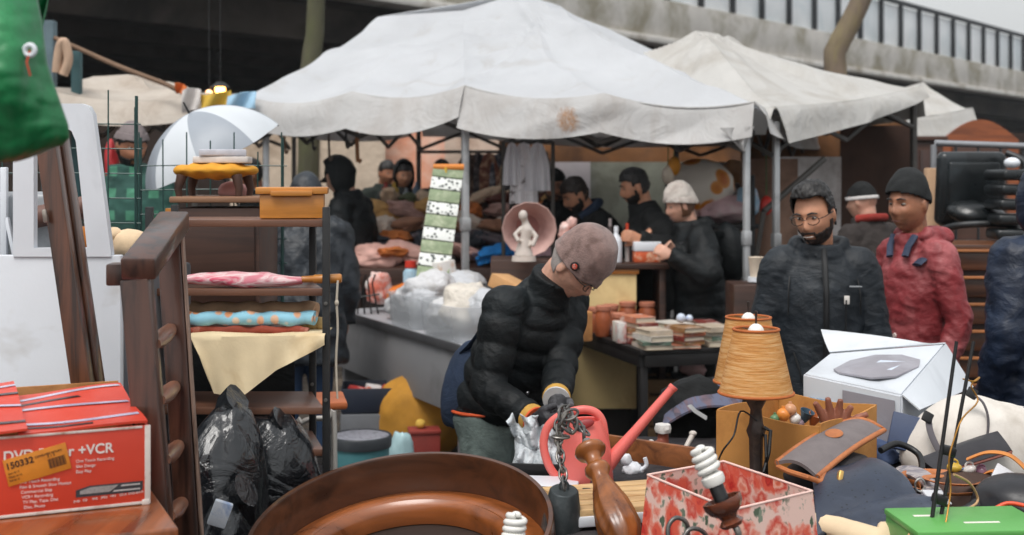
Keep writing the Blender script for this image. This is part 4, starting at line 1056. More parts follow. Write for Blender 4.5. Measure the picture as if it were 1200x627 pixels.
# picture of the player on the front
ppoly = [(-.068, -.012), (.062, -.012), (.068, -.008), (.068, .010), (-.040, .010), (-.068, .003)]
mb = MB(); mb.prism(ppoly, ax, up, -v_, .0012, bx3(.082, -.0004, .040)); pic = obj('printed_picture', mb, M('print grey', (60, 60, 64), .5, .3, 30), cart, None, 0)
mb = MB(); mb.prism([(-.060, -.006), (.0, -.006), (.018, .007), (-.038, .007), (-.060, .001)], ax, up, -v_, .0008, bx3(.082, -.0018, .040)); obj('print_detail', mb, M('print light grey', (156, 152, 150), .5, .2, 200), pic, None, 0)
mb = MB(); mb.prism([(.006, -.007), (.062, -.007), (.062, -.004), (.009, -.004)], ax, up, -v_, .0008, bx3(.082, -.0018, .040)); mb.prism([(.022, .003), (.062, .003), (.062, .006), (.025, .006)], ax, up, -v_, .0008, bx3(.082, -.0018, .040)); obj('print_detail', mb, M('print pale', (190, 186, 184), .5, .1, 200), pic, None, 0)

# --- green tarpaulin hanging at the top
gm, nt, b = newmat('green tarpaulin'); vec = coords(nt)
c0 = ramp(nt, noise(nt, vec, 5, 6, .6, .6), [(.3, lin((8, 92, 48))), (.55, lin((22, 122, 68))), (.75, lin((58, 150, 92)))])
wv = noise(nt, vec, 260, 2); c0 = mixc(nt, ramp(nt, wv, [(.4, (0, 0, 0, 1)), (.7, (.35, .35, .35, 1))]), c0, lin((10, 80, 44)))
nt.links.new(c0, b.inputs['Base Color']); b.inputs['Roughness'].default_value = .38; b.inputs['Coat Weight'].default_value = .1
bump(nt, b, noise(nt, coords(nt, (1, 1, .4)), 11, 5, .6, 1.0), .35, .008)
edge_y = [-60, 0, 25, 75, 100, 150, 165, 176, 184]; edge_x = [36, 43, 48, 54, 62, 79, 80, 72, 40]
def gt(u, v):
    y = -60+v*242; xr = np.interp(y, edge_y, edge_x); x = -130+(xr+130)*min(1, u*1.12) if u < .9 else xr-(u-.9)*90
    d = 2.16+.10*(1-math.sin(math.pi*min(1, u)*.9+.1))-.12*math.sin(math.pi*v*.8)*math.sin(math.pi*u*.8)+(.9*(u-.9) if u > .9 else 0)
    q = np.array([[x/60, y/50, 0]]); q[0,1] *= .45; d += .010*ridge(q, 1.5, 3)[0]+.004*ridge(q, 3.4, 5)[0]; q2 = np.array([[x/60+y/75, y/38-x/95, 0]]); d += .007*ridge(q2, 1.6, 9)[0]*min(1, max(0, v*1.6-.5))+.0022*ridge(q2, 5, 4)[0]
    y2 = y+7*math.sin(x*.055+1.0)*v**4
    return tuple(P(x, y2, d))
tarp = thing('green_tarpaulin', 'shiny green tarpaulin bunched over the top of the leaning brown posts', 'tarpaulin', P(20, 180, 2.3))
mb = MB(); mb.sheet(gt, 70, 70, .004); obj('sheet', mb, gm, tarp, None, 70)
e = V(gt(.80, .492)); e = P(35, 59, e.y-.012); mb = MB(); mb.tube([e+V((.0085*math.cos(a), -.001, .0085*math.sin(a))) for a in [i*math.pi/8 for i in range(16)]], .0042, 8, closed=True); obj('eyelet', mb, WHITEP, tarp)
mb = MB(); mb.tube([e, e+V((-.002, -.008, -.02)), e+V((.003, -.006, -.042))], .0018, 6); obj('cord', mb, M('red cord', (186, 70, 44), .7), tarp)
mb = MB()
def gt2(u, v):
    x = np.interp(u, [0, 1], [20, 52]); y = -60+v*126; d = 2.42+.03*math.sin(u*6+v*5)+.03*v
    return tuple(P(x+6*math.sin(v*5), y, d))
mb.sheet(gt2, 10, 24, .004); obj('rear_fold', mb, gm, tarp, None, 70)
# --- leaning posts
pst = thing('leaning_post', 'thicker red brown timber leaning beside its twin over the white board', 'post', XD(170, 3.35), 'leaning timbers')
def lean_line(x0, y0, x1, y1, d): 
    a = P(x0, y0, d); b_ = P(x1, y1, d); t = a.z/(a.z-b_.z); return a, a+(b_-a)*t
a, b_ = lean_line(51, 135, 96, 443, 3.36); mb = MB(); mb.beam(a, b_+V((0, 0, .002)), .052, .04, .004, (0, 1, 0)); obj('timber', mb, POSTW, pst)
mb = MB(); c = P(53, 253, 3.325); mb.box(c, (.012, .012, .034), (0, R(-8), 0), .003); obj('latch', mb, M('latch steel', (170, 160, 150), .3, metal=.8), pst)
p2 = thing('leaning_post', 'thinner red brown timber standing close to the wire mesh edge of its twin', 'post', XD(190, 3.40), 'leaning timbers')
a, b_ = lean_line(68, 150, 111, 443, 3.42); mb = MB(); mb.beam(a, b_+V((0, 0, .002)), .038, .05, .004, (0, 1, 0)); obj('timber', mb, POSTW, p2)
# --- white boards
mb = MB(); a, b_ = P(-110, 299, 3.62), P(142, 303, 3.62); mb.box(((a.x+b_.x)/2, 3.63, a.z/2), (b_.x-a.x, .03, a.z), None, .004)
solo('white_board', mb, WHITE, 'large scuffed white board standing behind the leaning posts', 'board')
outer = [(20, 122), (100, 122), (108, 125), (113, 134), (134, 296), (134, 300), (20, 300)]; hole = [(44, 150), (80, 150), (88, 154), (93, 166), (106, 290), (44, 290)]
def ring_plate(outer, hole, d, th):
    bm = bmesh.new(); 
    def loop(pts): 
        vs = [bm.verts.new(P(x, y, d)) for x, y in pts]; return [bm.edges.new((vs[i], vs[(i+1) % len(vs)])) for i in range(len(vs))]
    es = loop(outer)+loop(hole); bmesh.ops.triangle_fill(bm, use_beauty=True, use_dissolve=False, edges=es)
    bmesh.ops.recalc_face_normals(bm, faces=bm.faces); bmesh.ops.solidify(bm, geom=bm.faces[:], thickness=th)
    mb = MB(); bm.verts.index_update(); mb.add([v.co[:] for v in bm.verts], [[v.index for v in f.verts] for f in bm.faces]); bm.free(); return mb
solo('cutout_board', ring_plate(outer, hole, 3.64, .03), WHITEP, 'white plastic frame with an opening, standing on the white board', 'board', None, 30)
mb = MB(); a, b_ = P(26, 258, 3.9), P(106, 241, 3.9); mb.tube([a, a.lerp(b_, .03), a.lerp(b_, .97), b_], [.022, .034, .034, .022], 14)
solo('wooden_roller', mb, wood('roller wood', (120, 84, 72), (84, 54, 46), 'x', .5), 'dull brown wooden roller lying behind the leaning posts', 'roller')
mb = MB(); c = P(20, 262, 4.05); mb.box(c, (.32, .25, .20), .1, .02, 3); solo('plastic_box', mb, M('milky grey plastic', (150, 154, 158), .3, .1, 5, (190, 192, 194), .4), 'milky grey plastic storage box behind the wire mesh corner', 'box')
mb = MB(); c = P(22, 300, 4.05); mb.box((c.x, c.y, .72), (.9, .5, 1.44-.02), .05, .01); solo('storage_crate', mb, M('grey crate', (104, 106, 110), .7, .15), 'tall grey crate stack behind the white board', 'crate')
mb = MB(); mb.beam(P(5, 196, 3.9), P(5, 300, 3.9), .02, .02); mb.beam(P(8, 255, 3.9), P(18, 302, 3.9), .02, .012); solo('white_stick', mb, WHITEP, 'thin white stick leaning at the far end of the white board', 'stick')
# --- wire mesh panels
WIRE = M('green coated wire', (34, 70, 66), .4, .15, 5)
def mesh_panel(label, x0, x1, y0, d, n, dz, d2=None):
    d2 = d2 or d; a, b_ = P(x0, y0, d), P(x1, y0, d2); t = thing('wire_mesh', label, 'wire fence', ((a.x+b_.x)/2, (d+d2)/2, 0)); mb = MB()
    for i in range(n+1):
        p = a.lerp(b_, i/n); z = p.z+(.03*math.sin(i*2.3) if i % 2 else .05); mb.tube([V((p.x, p.y, .05)), V((p.x+.004*math.sin(i), p.y, z*.5)), V((p.x, p.y, z))], .0028, 6)
    z = .12
    while z < a.z:
        mb.tube([V((a.x-.02, a.y+.005, z)), V(((a.x+b_.x)/2, (a.y+b_.y)/2+.005, z+.004)), V((b_.x+.02, b_.y+.005, z))], .0026, 6); z += dz
    obj('wire_grid', mb, WIRE, t)
    for p in (a, b_):
        mb = MB(); mb.tube([V((p.x, p.y+.02, 0)), V((p.x, p.y+.02, p.z+.03))], .006, 8); obj('post', mb, WIRE, t)
mesh_panel('tall green wire mesh panel behind the white plastic frame', -60, 158, 122, 4.55, 7, .088)
mesh_panel('lower green wire mesh panel between the plaid shirt man and the shelf rack', 163, 330, 170, 5.0, 6, .095)
# small goods at the mesh foot
for i, (x, y, s, cc, lb) in enumerate(((150, 288, .05, (224, 196, 160), 'cream and orange plush toy lying on the white board ledge'), (166, 292, .035, (220, 150, 60), 'small orange plush ball beside the cream toy'), (101, 285, .05, (214, 128, 40), 'orange cushion bit showing through the white frame opening'))):
    c = P(x, y, 4.2); mb = MB(); mb.blob(c, (s*1.5, s, s), .16, 2.2, i+3, 3); mb.blob(c+V((-s*.9, -.01, s*.7)), (s*.6, s*.6, s*.5), .1, 2, i+5, 3); solo('plush_toy', mb, M('plush %d' % i, cc, .95, .15, 20, sheen=.3), lb, 'toy')
c = P(160, 310, 4.2); mb = MB(); mb.box((c.x, c.y+.02, c.z/2), (.3, .2, c.z), None, .01); solo('side_crate', mb, MATS['grey crate'], 'narrow grey crate carrying the cream toy', 'crate')
mb = MB(); c = P(131, 192, 7.2); mb.blob(c, (.04, .05, .13), .2, 2.2, 7, 3); solo('red_bag', mb, M('red bag', (178, 40, 44), .6), 'red bag hanging beside the plaid shirt man', 'bag')

# --- ladder-like frame
lad = thing('ladder_frame', 'worn dark brown ladder like wooden frame standing between the carton and the shelf rack', 'frame', (-.72, 3.1, 0))
n0 = (P(160, 326, 2.92), P(187, 640, 2.92)); f0 = (P(199, 268, 3.34), P(222, 627, 3.34))
def downto(a, b_): return a+(b_-a)*(a.z/(a.z-b_.z))
mb = MB(); mb.beam(n0[0], downto(*n0)+V((0, 0, .002)), .066, .05, .006, (0, 1, 0)); obj('stile', mb, DKW, lad)
mb = MB(); mb.beam(f0[0], downto(*f0)+V((0, 0, .002)), .062, .05, .006, (0, 1, 0)); obj('stile', mb, DKW, lad)
ln = (f0[0]+V((.0, .012, 0)), downto(*f0))
mb = MB(); mb.beam(f0[0]+V((.038, -.02, -.02)), downto(*f0)+V((.038, -.02, .02)), .008, .018, .003, (0, 1, 0)); obj('worn_molding', mb, wood('worn edge wood', (158, 132, 116), (70, 46, 36), 'z', .6, 0, 2.2, 1.6), lad)
a = n0[0]+V((.012, -.03, .022)); b_ = f0[0]+V((.004, .03, .02)); mb = MB(); mb.beam(a, b_, .078, .052, .007); obj('top_rail', mb, DKW, lad)
mb = MB(); mb.box(n0[0]+V((-.045, .02, .008)), (.05, .06, .05), .1, .005); obj('peg_block', mb, DKW, lad)
RUNG = wood('rung wood', (150, 96, 68), (90, 56, 40), 'y', .4, .3)
for y0, y1 in ((404, 386), (470, 454), (540, 524), (606, 592), (672, 660), (740, 728)):
    tq = (y0-326)/314.0; xa = n0[0].lerp(n0[1], tq); s = V((xa.x+.028, 2.93, P(0, y0, 2.92).z)); tq2 = (y1-268)/359.; xb = f0[0].lerp(f0[1], tq2); e = V((xb.x-.01, 3.34, P(0, y1, 3.3).z))
    L = (e-s).length; mb = MB(); pr = [(.012, 0), (.013, .06*L), (.019, .2*L), (.021, .5*L), (.018, .8*L), (.012, .95*L), (.012, L)]; mb.lathe(pr, s, 14, e-s); obj('rung', mb, RUNG, lad)

# --- shelf rack
rk = thing('shelf_rack', 'brown shelf rack with black metal uprights crowded with fabric rolls', 'shelf', (-.87, 4.15, 0))
BLM = M('black steel', (26, 26, 27), .45, .2, 8, (50, 48, 46), .3)
for x, y in ((-.579, 3.99), (-.668, 4.29), (-1.13, 3.99), (-1.13, 4.29)):
    mb = MB(); mb.box((x, y, .80), (.022, .022, 1.60), None, .002); ob = obj('upright', mb, BLM, rk)
    for z in (.7, 1.0, 1.3): 
        mb = MB(); mb.lathe([(.006, 0), (.006, .004), (0, .005)], (x, y-.011, z), 8, (0, -1, 0)); obj('bolt', mb, M('bolt zinc', (120, 118, 114), .4, metal=.7), ob)
for z in (1.56, 1.345, 1.20, .975, .845, .45):
    mb = MB(); mb.box((-.862, 4.14, z-.011), (.55, .30, .022), None, .002)
    # cut the corner to follow the skewed end
    mb.v = [(x+(.0 if x < -.8 else -(y-3.99)*.28), y, zz) for x, y, zz in mb.v]
    obj('shelf', mb, SHELFW, rk)
# back trunk behind the rack
tr = thing('trunk', 'old dark brown wooden trunk standing upright behind the shelf rack', 'trunk', XD(250, 4.75))
a, b_ = P(204, 236, 4.62), P(304, 236, 4.62); OLDW = wood('old dark wood', (78, 50, 38), (44, 28, 22), 'x', .6, 0, .7)
mb = MB(); mb.box(((a.x+b_.x)/2, 4.8, .79), (b_.x-a.x, .36, 1.58), None, .005); obj('carcass', mb, OLDW, tr)
mb = MB(); mb.box(((a.x+b_.x)/2, 4.8, a.z+.006), (b_.x-a.x+.03, .39, .022), None, .005); obj('top', mb, wood('old top wood', (150, 110, 82), (96, 66, 48), 'x', .55), tr)
mb = MB(); mb.box((a.x-.014, 4.612, .8), (.024, .024, 1.56)); obj('pale_batten', mb, PINE, tr)
for k in range(4):
    mb = MB(); mb.box(((a.x+b_.x)/2, 4.612, .3+k*.36), (b_.x-a.x-.03, .014, .32), None, .006); obj('panel', mb, OLDW, tr)
# pine box on the top shelf
bxx = thing('pine_box', 'honey coloured pine box with overhanging lid on the top shelf', 'box', (-.72, 4.1, 1.56)); c = V((-.705, 4.12, 1.562))
mb = MB(); mb.box(c+V((0, 0, .038)), (.20, .15, .075), .12, .003); obj('carcass', mb, PINE, bxx)
mb = MB(); mb.box(c+V((0, 0, .088)), (.225, .17, .022), .12, .003); obj('lid', mb, PINE, bxx)
mb = MB(); mb.box(c+V((.01, -.088, .080)), (.13, .012, .016), .12, .002); obj('lid_batten', mb, PINE, bxx)
# closed pink umbrella with bamboo handle on the second shelf
um = thing('closed_umbrella', 'folded pink and white umbrella with wooden handle on the second shelf', 'umbrella', (-.85, 4.05, 1.345))
m, nt, b = newmat('pink stripe fabric'); vec = coords(nt, (1, 1, 1), (0, .5, .3)); n1 = noise(nt, coords(nt, (7, 30, 30)), 1.0, 3, .5, 1)
nt.links.new(ramp(nt, n1, [(.38, lin((214, 92, 116))), (.5, lin((232, 206, 206))), (.62, lin((206, 120, 134)))]), b.inputs['Base Color']); b.inputs['Roughness'].default_value = .6; bump(nt, b, noise(nt, vec, 60, 3), .3, .004)
y0 = 4.02; xs = np.linspace(-1.04, -.66, 26); mb = MB(); mb.tube([V((x, y0, 1.370)) for x in xs], [((.006+.024*math.sin(math.pi*min(1, (i/25)*.9+.05))**.7)*(1+.10*math.sin(i*1.9)), .006+.019*math.sin(math.pi*min(1, (i/25)*.9+.05))**.7) for i in range(26)], 16)
me = mesh_of('folds', mb); displace(me, lambda c: .004*ridge(c*np.array([.25, 1, 1]), 70, 3)); obj('folded_canopy', me, m, um, None, 70)
mb = MB(); mb.tube([V((-.66, y0, 1.372)), V((-.625, y0, 1.373)), V((-.62, y0, 1.373)), V((-.54, y0, 1.375)), V((-.535, y0, 1.375))], [.010, .011, .014, .015, .012], 12); obj('handle', mb, PINE, um)
cordp = [V((-.545, y0-.015, 1.37)), V((-.548, y0-.018, 1.30)), V((-.545, y0-.016, 1.22)), V((-.55, y0-.018, 1.12)), V((-.546, y0-.016, 1.0))]
mb = MB(); mb.tube(cordp, [.0035, .004, .0035, .004, .003], 6, sm=4); mb.ell(cordp[1], (.007, .007, .01)); obj('wrist_cord', mb, M('pale cord', (196, 186, 170), .8), um)
# rolls and cloth on the third shelf
m, nt, b = newmat('blue printed fabric'); vec = coords(nt); vo = nt.nodes.new('ShaderNodeTexVoronoi'); vo.inputs['Scale'].default_value = 26; nt.links.new(vec, vo.inputs['Vector'])
d1 = ramp(nt, vo.outputs['Distance'], [(.30, (1, 1, 1, 1)), (.42, (0, 0, 0, 1))]); c1 = mixc(nt, d1, lin((150, 206, 226)), mixc(nt, vo.outputs['Color'], lin((238, 226, 206)), lin((226, 130, 50))))
nt.links.new(c1, b.inputs['Base Color']); b.inputs['Roughness'].default_value = .8; PRINT = m
def roll(x0, x1, y, z, r, mat, label, seed, tl=0.0):
    t = thing('fabric_roll', label, 'fabric roll', ((x0+x1)/2, y, z-r), 'fabric rolls on the third shelf'); mb = MB(); n = 30
    mb.tube([V((x0+(x1-x0)*i/n, y+.006*math.sin(i*.7+seed), z+tl*i/n+.003*math.sin(i*.9+seed))) for i in range(n+1)], [r*(1+.06*math.sin(i*1.3+seed)) for i in range(n+1)], 16); obj('rolled_cloth', mb, mat, t, None, 60)
    mb = MB(); mb.tube([V((x1+.001, y+r*.55*math.cos(a), z+tl+r*.55*math.sin(a))) for a in [k*.5 for k in range(12)]], .002, 5); obj('spiral_end', mb, mat, t)
roll(-1.04, -.62, 4.03, 1.248, .022, PRINT, 'light blue printed fabric roll with small orange motifs', 1)
roll(-1.03, -.63, 4.12, 1.262, .03, M('tan cloth', (188, 152, 120), .9, .15, 12), 'tan fabric roll lying behind the blue printed one', 2)
roll(-1.03, -.64, 4.02, 1.213, .012, M('rust cloth', (142, 62, 44), .85, .2, 12, (190, 140, 120), .3), 'thin rust red fabric roll under the blue printed one', 3)
roll(-.70, -.60, 4.09, 1.225, .02, M('ochre cloth', (196, 164, 110), .9, .15, 12), 'short ochre fabric roll at the shelf end', 4)
tri = lambda u: (222+u*162)
def creamf(u, v):
    x = -1.0+u*.42; tip = np.interp(u, [0, .1, .33, .6, 1], [.06, .18, .19, .11, .03]); 
    if v < .4: return (x, 4.13-.16*(v/.4), 1.205+.003*math.sin(u*9))
    w_ = (v-.4)/.6; return (x+.04*w_*(1-u), 3.962-.009*math.sin(u*15+w_*2)*w_-.005*math.sin(u*37+1)*w_-.012*w_, 1.204-tip*w_)
mb = MB(); mb.sheet(creamf, 40, 24, .003); solo('cream_cloth', mb, M('cream cloth', (226, 206, 168), .85, .08, 8, (206, 180, 138), .4, 60, .3), 'cream cloth with a pointed corner hanging over the third shelf', 'cloth', None, 60)
# stool with yellow cushion and stack on the trunk
stl = thing('stool', 'small stool with mustard yellow cushion standing on the dark trunk', 'stool', XD(252, 4.78, 1.6)); c = XD(252, 4.78, 1.598)
mb = MB(); mb.blob(c+V((0, 0, .118)), (.155, .14, .032), .03, 2, 3, 4); me = mesh_of('cush', mb); displace(me, lambda q: .004*np.sin(q[:, 0]*90)); obj('cushion', me, M('mustard cloth', (216, 152, 44), .85, .12, 20, bs=120), stl, None, 70)
for sx_ in (-1, 1):
    for sy in (-1, 1):
        mb = MB(); mb.tube([c+V((sx_*.10, sy*.09, .1)), c+V((sx_*.112, sy*.10, .05)), c+V((sx_*.105, sy*.095, 0))], [.02, .014, .010], 10); obj('leg', mb, OLDW, stl)
for k, (dz, cc, w_, lb) in enumerate(((.158, (214, 206, 200), .20, 'white folded paper bundle on the yellow cushion'), (.184, (196, 196, 204), .17, 'thin grey white folder topping the paper bundle'))):
    mb = MB(); mb.box(c+V((.03, 0, dz)), (w_, .16, .024), .1+.1*k, .004); solo('paper_bundle', mb, M('paper %d' % k, cc, .8, .1, 40), lb, 'paper bundle')
c = XD(262, 4.85, 1.598); mb = MB(); mb.blob(c+V((.02, .08, .04)), (.06, .05, .035), .1, 2, 4, 3); solo('pink_bundle', mb, M('pink cloth', (206, 150, 144), .85), 'pink bundle tucked under the stool on the trunk', 'bundle')
# open white and grey umbrella
uw = thing('open_umbrella', 'open white and grey umbrella tilted above the stool', 'umbrella', XD(232, 6.1))
axu = V((-.42, -.22, .88)).normalized(); hub = P(222, 133, 6.1); xu = axu.cross(V((0, 1, 0))).normalized(); yu = axu.cross(xu)
UWH = M('umbrella white', (204, 209, 214), .45, .05, 4); UGR = M('umbrella grey', (150, 157, 166), .45, .08, 4)
Rr = .35
def ub(a, t):
    e = 1-.05*math.sin(8*a/2)**2*t; r = Rr*math.sin(t*1.15)/math.sin(1.15)*e; h = .23*(1-math.cos(t*1.15))/(1-math.cos(1.15))
    return hub+xu*(r*math.cos(a))+yu*(r*math.sin(a))-axu*h
for k in range(8):
    mb = MB(); mb.sheet(lambda u, v: tuple(ub((k+u)*math.pi/4+.0, .02+.98*v)), 8, 14, .003); obj('panel', mb, UWH if k % 2 else UGR, uw, None, 60)
    mb = MB(); mb.tube([ub(k*math.pi/4, t/8)-axu*.006 for t in range(9)], .003, 5); obj('rib', mb, BLM, uw)
mb = MB(); mb.tube([hub+axu*.06, hub, hub-axu*.8], [.004, .006, .006], 8); obj('shaft', mb, BLM, uw)
mb = MB(); e_ = hub-axu*.8; mb.tube([e_, V((e_.x, e_.y+.02, .5)), V((e_.x, e_.y+.02, 0.0))], .018, 8); solo('umbrella_pole', mb, DPOLE, 'dark pole carrying the open white and grey umbrella', 'pole')
# bin bags
m, nt, b = newmat('black bin bag'); vec = coords(nt); b.inputs['Base Color'].default_value = lin((20, 23, 27)); b.inputs['Roughness'].default_value = .10
b.inputs['Coat Weight'].default_value = .6
n1 = noise(nt, vec, 5.5, 4, .5, 2.6); n2 = noise(nt, vec, 30, 4, .6, 1.5); ad = nt.nodes.new('ShaderNodeMath'); ad.operation = 'MULTIPLY_ADD'; ad.inputs[1].default_value = .15; nt.links.new(n2, ad.inputs[0]); nt.links.new(n1, ad.inputs[2])
bump(nt, b, ad.outputs[0], .6, .04); BIN = m
def binbag(label, c, s, seed, knot=True):
    t = thing('bin_bag', label, 'bin bag', (c[0], c[1], c[2]-s[2]), 'black bin bags beside the shelf rack'); mb = MB(); mb.blob(c, s, .15, 1.2, seed, 5, None, .10, -.75); obj('sack', mb, BIN, t, None, 80)
    if knot:
        mb = MB(); k = V(c)+V((0, 0, s[2]*.95)); mb.tube([k-V((0, 0, .04)), k, k+V((.02, 0, .03)), k+V((.05, -.01, .05))], [.05, .02, .03, .045], 14); me = mesh_of('k', mb); displace(me, lambda q: .01*ridge(q, 60, seed)); obj('knot', me, BIN, t, None, 80)
c = P(258, 535, 3.75); binbag('tall black bin bag slumped against the ladder frame', (c.x, c.y, .70), (.12, .15, .31), 2)
c = P(318, 580, 3.98); binbag('wide crumpled black bin bag below the lowest shelf', (c.x-.01, c.y, .60), (.155, .12, .31), 5)
c = P(268, 627, 3.60); binbag('small black bin bag in front with a blue and white packet beside it', (c.x, c.y, .50), (.11, .11, .28), 8)
c = P(290, 700, 3.7); binbag('big black bin bag at the bottom of the heap', (c.x-.08, c.y+.1, .20), (.26, .2, .22), 9, False)
mb = MB(); c = P(258, 602, 3.46); mb.box(c, (.05, .02, .07), (0.1, R(20), .2), .004); solo('packet', mb, M('packet print', (214, 220, 228), .4, .1, 14, (40, 110, 180), .45), 'white packet with blue print stuck between the bin bags', 'packet')
# dark boards leaning behind the rack and chair leg shapes below
drape('dark_cloth', 'black cloth hanging behind the lower shelves of the rack', 'cloth', XD(205, 4.55), XD(345, 4.5), 1.15, .02, COT_K, 9, .04)
ch = thing('metal_chair', 'pale tubular chair frame behind the lowest shelves', 'chair', XD(372, 5.0)); CHT = M('cream tube', (196, 192, 186), .35, .08)
for k in (0, .09):
    a = P(348, 512, 4.9+k*3); mb = MB(); mb.tube([V((a.x, a.y, 0)), a, a+V((.02, 0, .055)), a+V((.06, 0, .07)), a+V((.12, 0, .07)), a+V((.145, 0, .04)), V((a.x+.145, a.y, 0))], .009, 10, sm=4); obj('frame_hoop', mb, CHT, ch)
mb = MB(); a = P(372, 470, 5.05); mb.box(a, (.22, .26, .03), .2, .01); obj('seat', mb, M('orange vinyl', (190, 104, 58), .5), ch)
# bucket
bk = thing('bucket', 'teal bucket with dark rim and grey dimpled lid on the wet ground', 'bucket', XD(423, 6.4)); c = XD(423, 6.4)
mb = MB(); mb.lathe([(.125, 0), (.13, .01), (.143, .36), (.143, .362)], c, 32); obj('pail', mb, M('teal plastic', (78, 132, 138), .35, .08, 5), bk)
mb = MB(); mb.lathe([(.143, .345), (.152, .345), (.155, .395), (.150, .402), (.142, .402)], c, 32, cap=False); obj('rim', mb, M('dark grey plastic', (48, 52, 56), .4), bk)
m, nt, b = newmat('dimpled lid'); vec = coords(nt); vo = nt.nodes.new('ShaderNodeTexVoronoi'); vo.inputs['Scale'].default_value = 42; nt.links.new(vec, vo.inputs['Vector'])
nt.links.new(ramp(nt, vo.outputs['Distance'], [(.2, lin((84, 84, 92))), (.4, lin((140, 140, 148)))]), b.inputs['Base Color']); b.inputs['Roughness'].default_value = .35
mb = MB(); mb.lathe([(.1415, .385), (.1415, .398), (.13, .401), (0, .400)], c, 32); obj('lid', mb, m, bk)
# ================================================================= the seller's table at the front
TZ = .72
tb = thing('market_table', 'long low table under the second hand goods in front', 'table', (1.1, 3.9, 0))
DKC = cloth('dark table cloth', (40, 38, 42), .8, 50, .3, (66, 60, 60))
mb = MB(); mb.box((1.26, 3.72, TZ-.02), (2.24, 2.1, .035), None, .004); mb.box((.03, 4.02, TZ-.02), (.22, .46, .035), None, .004); obj('table_top', mb, OLDW, tb)
for x in (.2, 2.3):
    for y in (2.8, 4.65):
        mb = MB(); mb.box((x, y, (TZ-.04)/2), (.05, .05, TZ-.04), None, .004); obj('leg', mb, BLM, tb)
mb = MB(); mb.sheet(lambda u, v: (.145+u*2.24, 2.68+v*2.08, TZ+.002+.004*math.sin(u*31)*math.sin(v*23)), 60, 50, .004); solo('table_cloth', mb, DKC, 'dark cloth spread over the front table under the goods', 'cloth', None, 60)
# --- round wooden hoop tray (upturned round table rim)
hp = thing('round_table_frame', 'upturned round wooden table frame with an inner moulded ring', 'table', (-.27, 3.42, .2)); OAK = wood('oak hoop', (88, 52, 31), (50, 29, 18), 'x', .35, .4, .6); OAK2 = wood('golden oak ring', (150, 84, 40), (88, 46, 22), 'x', .3, .5, .5)
hc0 = PZ(482, 531, .87); axh = V((-.09, -.26, .96)).normalized(); xh = V((1, 0, 0)); xh = (xh-axh*xh.dot(axh)).normalized(); yh_ = axh.cross(xh); RH = .412; hcen = hc0-yh_*RH
def hoop(r0, r1, z0, z1, name, mat, prof=None):
    pr = prof or [(r0, z0), (r1, z0), (r1, z1), (r0, z1), (r0, z0)]; mb = MB(); mx = Matrix((xh, yh_, axh)).transposed(); n = 96; vs = []
    for r, z in pr[:-1]:
        for k in range(n):
            th = 2*math.pi*k/n; vs.append(mx @ V((r*math.cos(th), r*math.sin(th), z))+hcen)
    m_ = len(pr)-1; fs = [[i*n+k, i*n+(k+1) % n, ((i+1) % m_)*n+(k+1) % n, ((i+1) % m_)*n+k] for i in range(m_) for k in range(n)]
    mb.add(vs, fs); return obj(name, mb, mat, hp)
hoop(0, 0, 0, 0, 'outer_rim', OAK, [(.397, -.18), (.412, -.18), (.414, -.004), (.411, .002), (.400, .002), (.397, -.004), (.397, -.18)])
hoop(0, 0, 0, 0, 'inner_ring', OAK2, [(.285, -.165), (.396, -.165), (.396, -.120), (.372, -.112), (.352, -.100), (.334, -.096), (.318, -.102), (.310, -.098), (.298, -.106), (.287, -.120), (.285, -.165)])
mb = MB(); mb.lathe([(0, -.182), (.41, -.182), (.41, -.168), (0, -.168)], hcen, 48, axh); obj('bottom_panel', mb, wood('dark underside', (46, 31, 24), (28, 19, 15), 'x', .6), hp)
mb = MB(); mb.box((hcen.x, hcen.y, .27), (.42, .40, .54), .1, .01); solo('low_chest', mb, OLDW, 'low dark chest under the upturned round table frame', 'chest')
# --- pink watering can
WC = M('coral plastic', (228, 112, 104), .38, .06, 4, (222, 140, 132), .3, 30, .08, sss=.05)
wc = thing('watering_can', 'coral pink plastic watering can with long spout and looped handle', 'watering can', P(690, 566, 4.05))
wd = 4.02; c = P(689, 570, wd); mb = MB()
prof = [(.0, 0), (.066, 0), (.07, .01), (.070, .08), (.066, .13), (.058, .165), (.049, .19), (.046, .20), (.042, .198), (.044, .185), (.04, .17), (.0, .165)]
mb.lathe([(r*1.16, z*1.05) for r, z in prof], c, 28, (-.06, .0, 1), cap=False); obj('tank', mb, WC, wc)
def W(x, y, d=0.0): return P(x, y, wd+d)
mb = MB(); mb.tube([W(678, 564), W(664, 563), W(650, 556), W(641, 540), W(637, 520), W(641, 502), W(652, 490), W(668, 483), W(684, 480), W(697, 483), W(705, 492), W(708, 506), W(709, 520)], [(.0115, .0135)]*13, 14, sm=5)
obj('handle', mb, WC, wc, None, 180)
mb = MB(); mb.tube([W(706, 550), W(722, 532), W(745, 505), W(768, 478), W(788, 455)], [.030, .022, .0165, .0145, .0135], 16); mb.tube([W(787.5, 455.5), W(790, 452.5)], [.0155, .0155], 16); obj('spout', mb, WC, wc)
mb = MB(); q = W(684, 497, -.062); mb.ell(q, (.034, .006, .015), (R(-18), R(-14), 0), 24, 8); obj('filler_opening', mb, M('dark coral inside', (150, 36, 38), .5), wc)
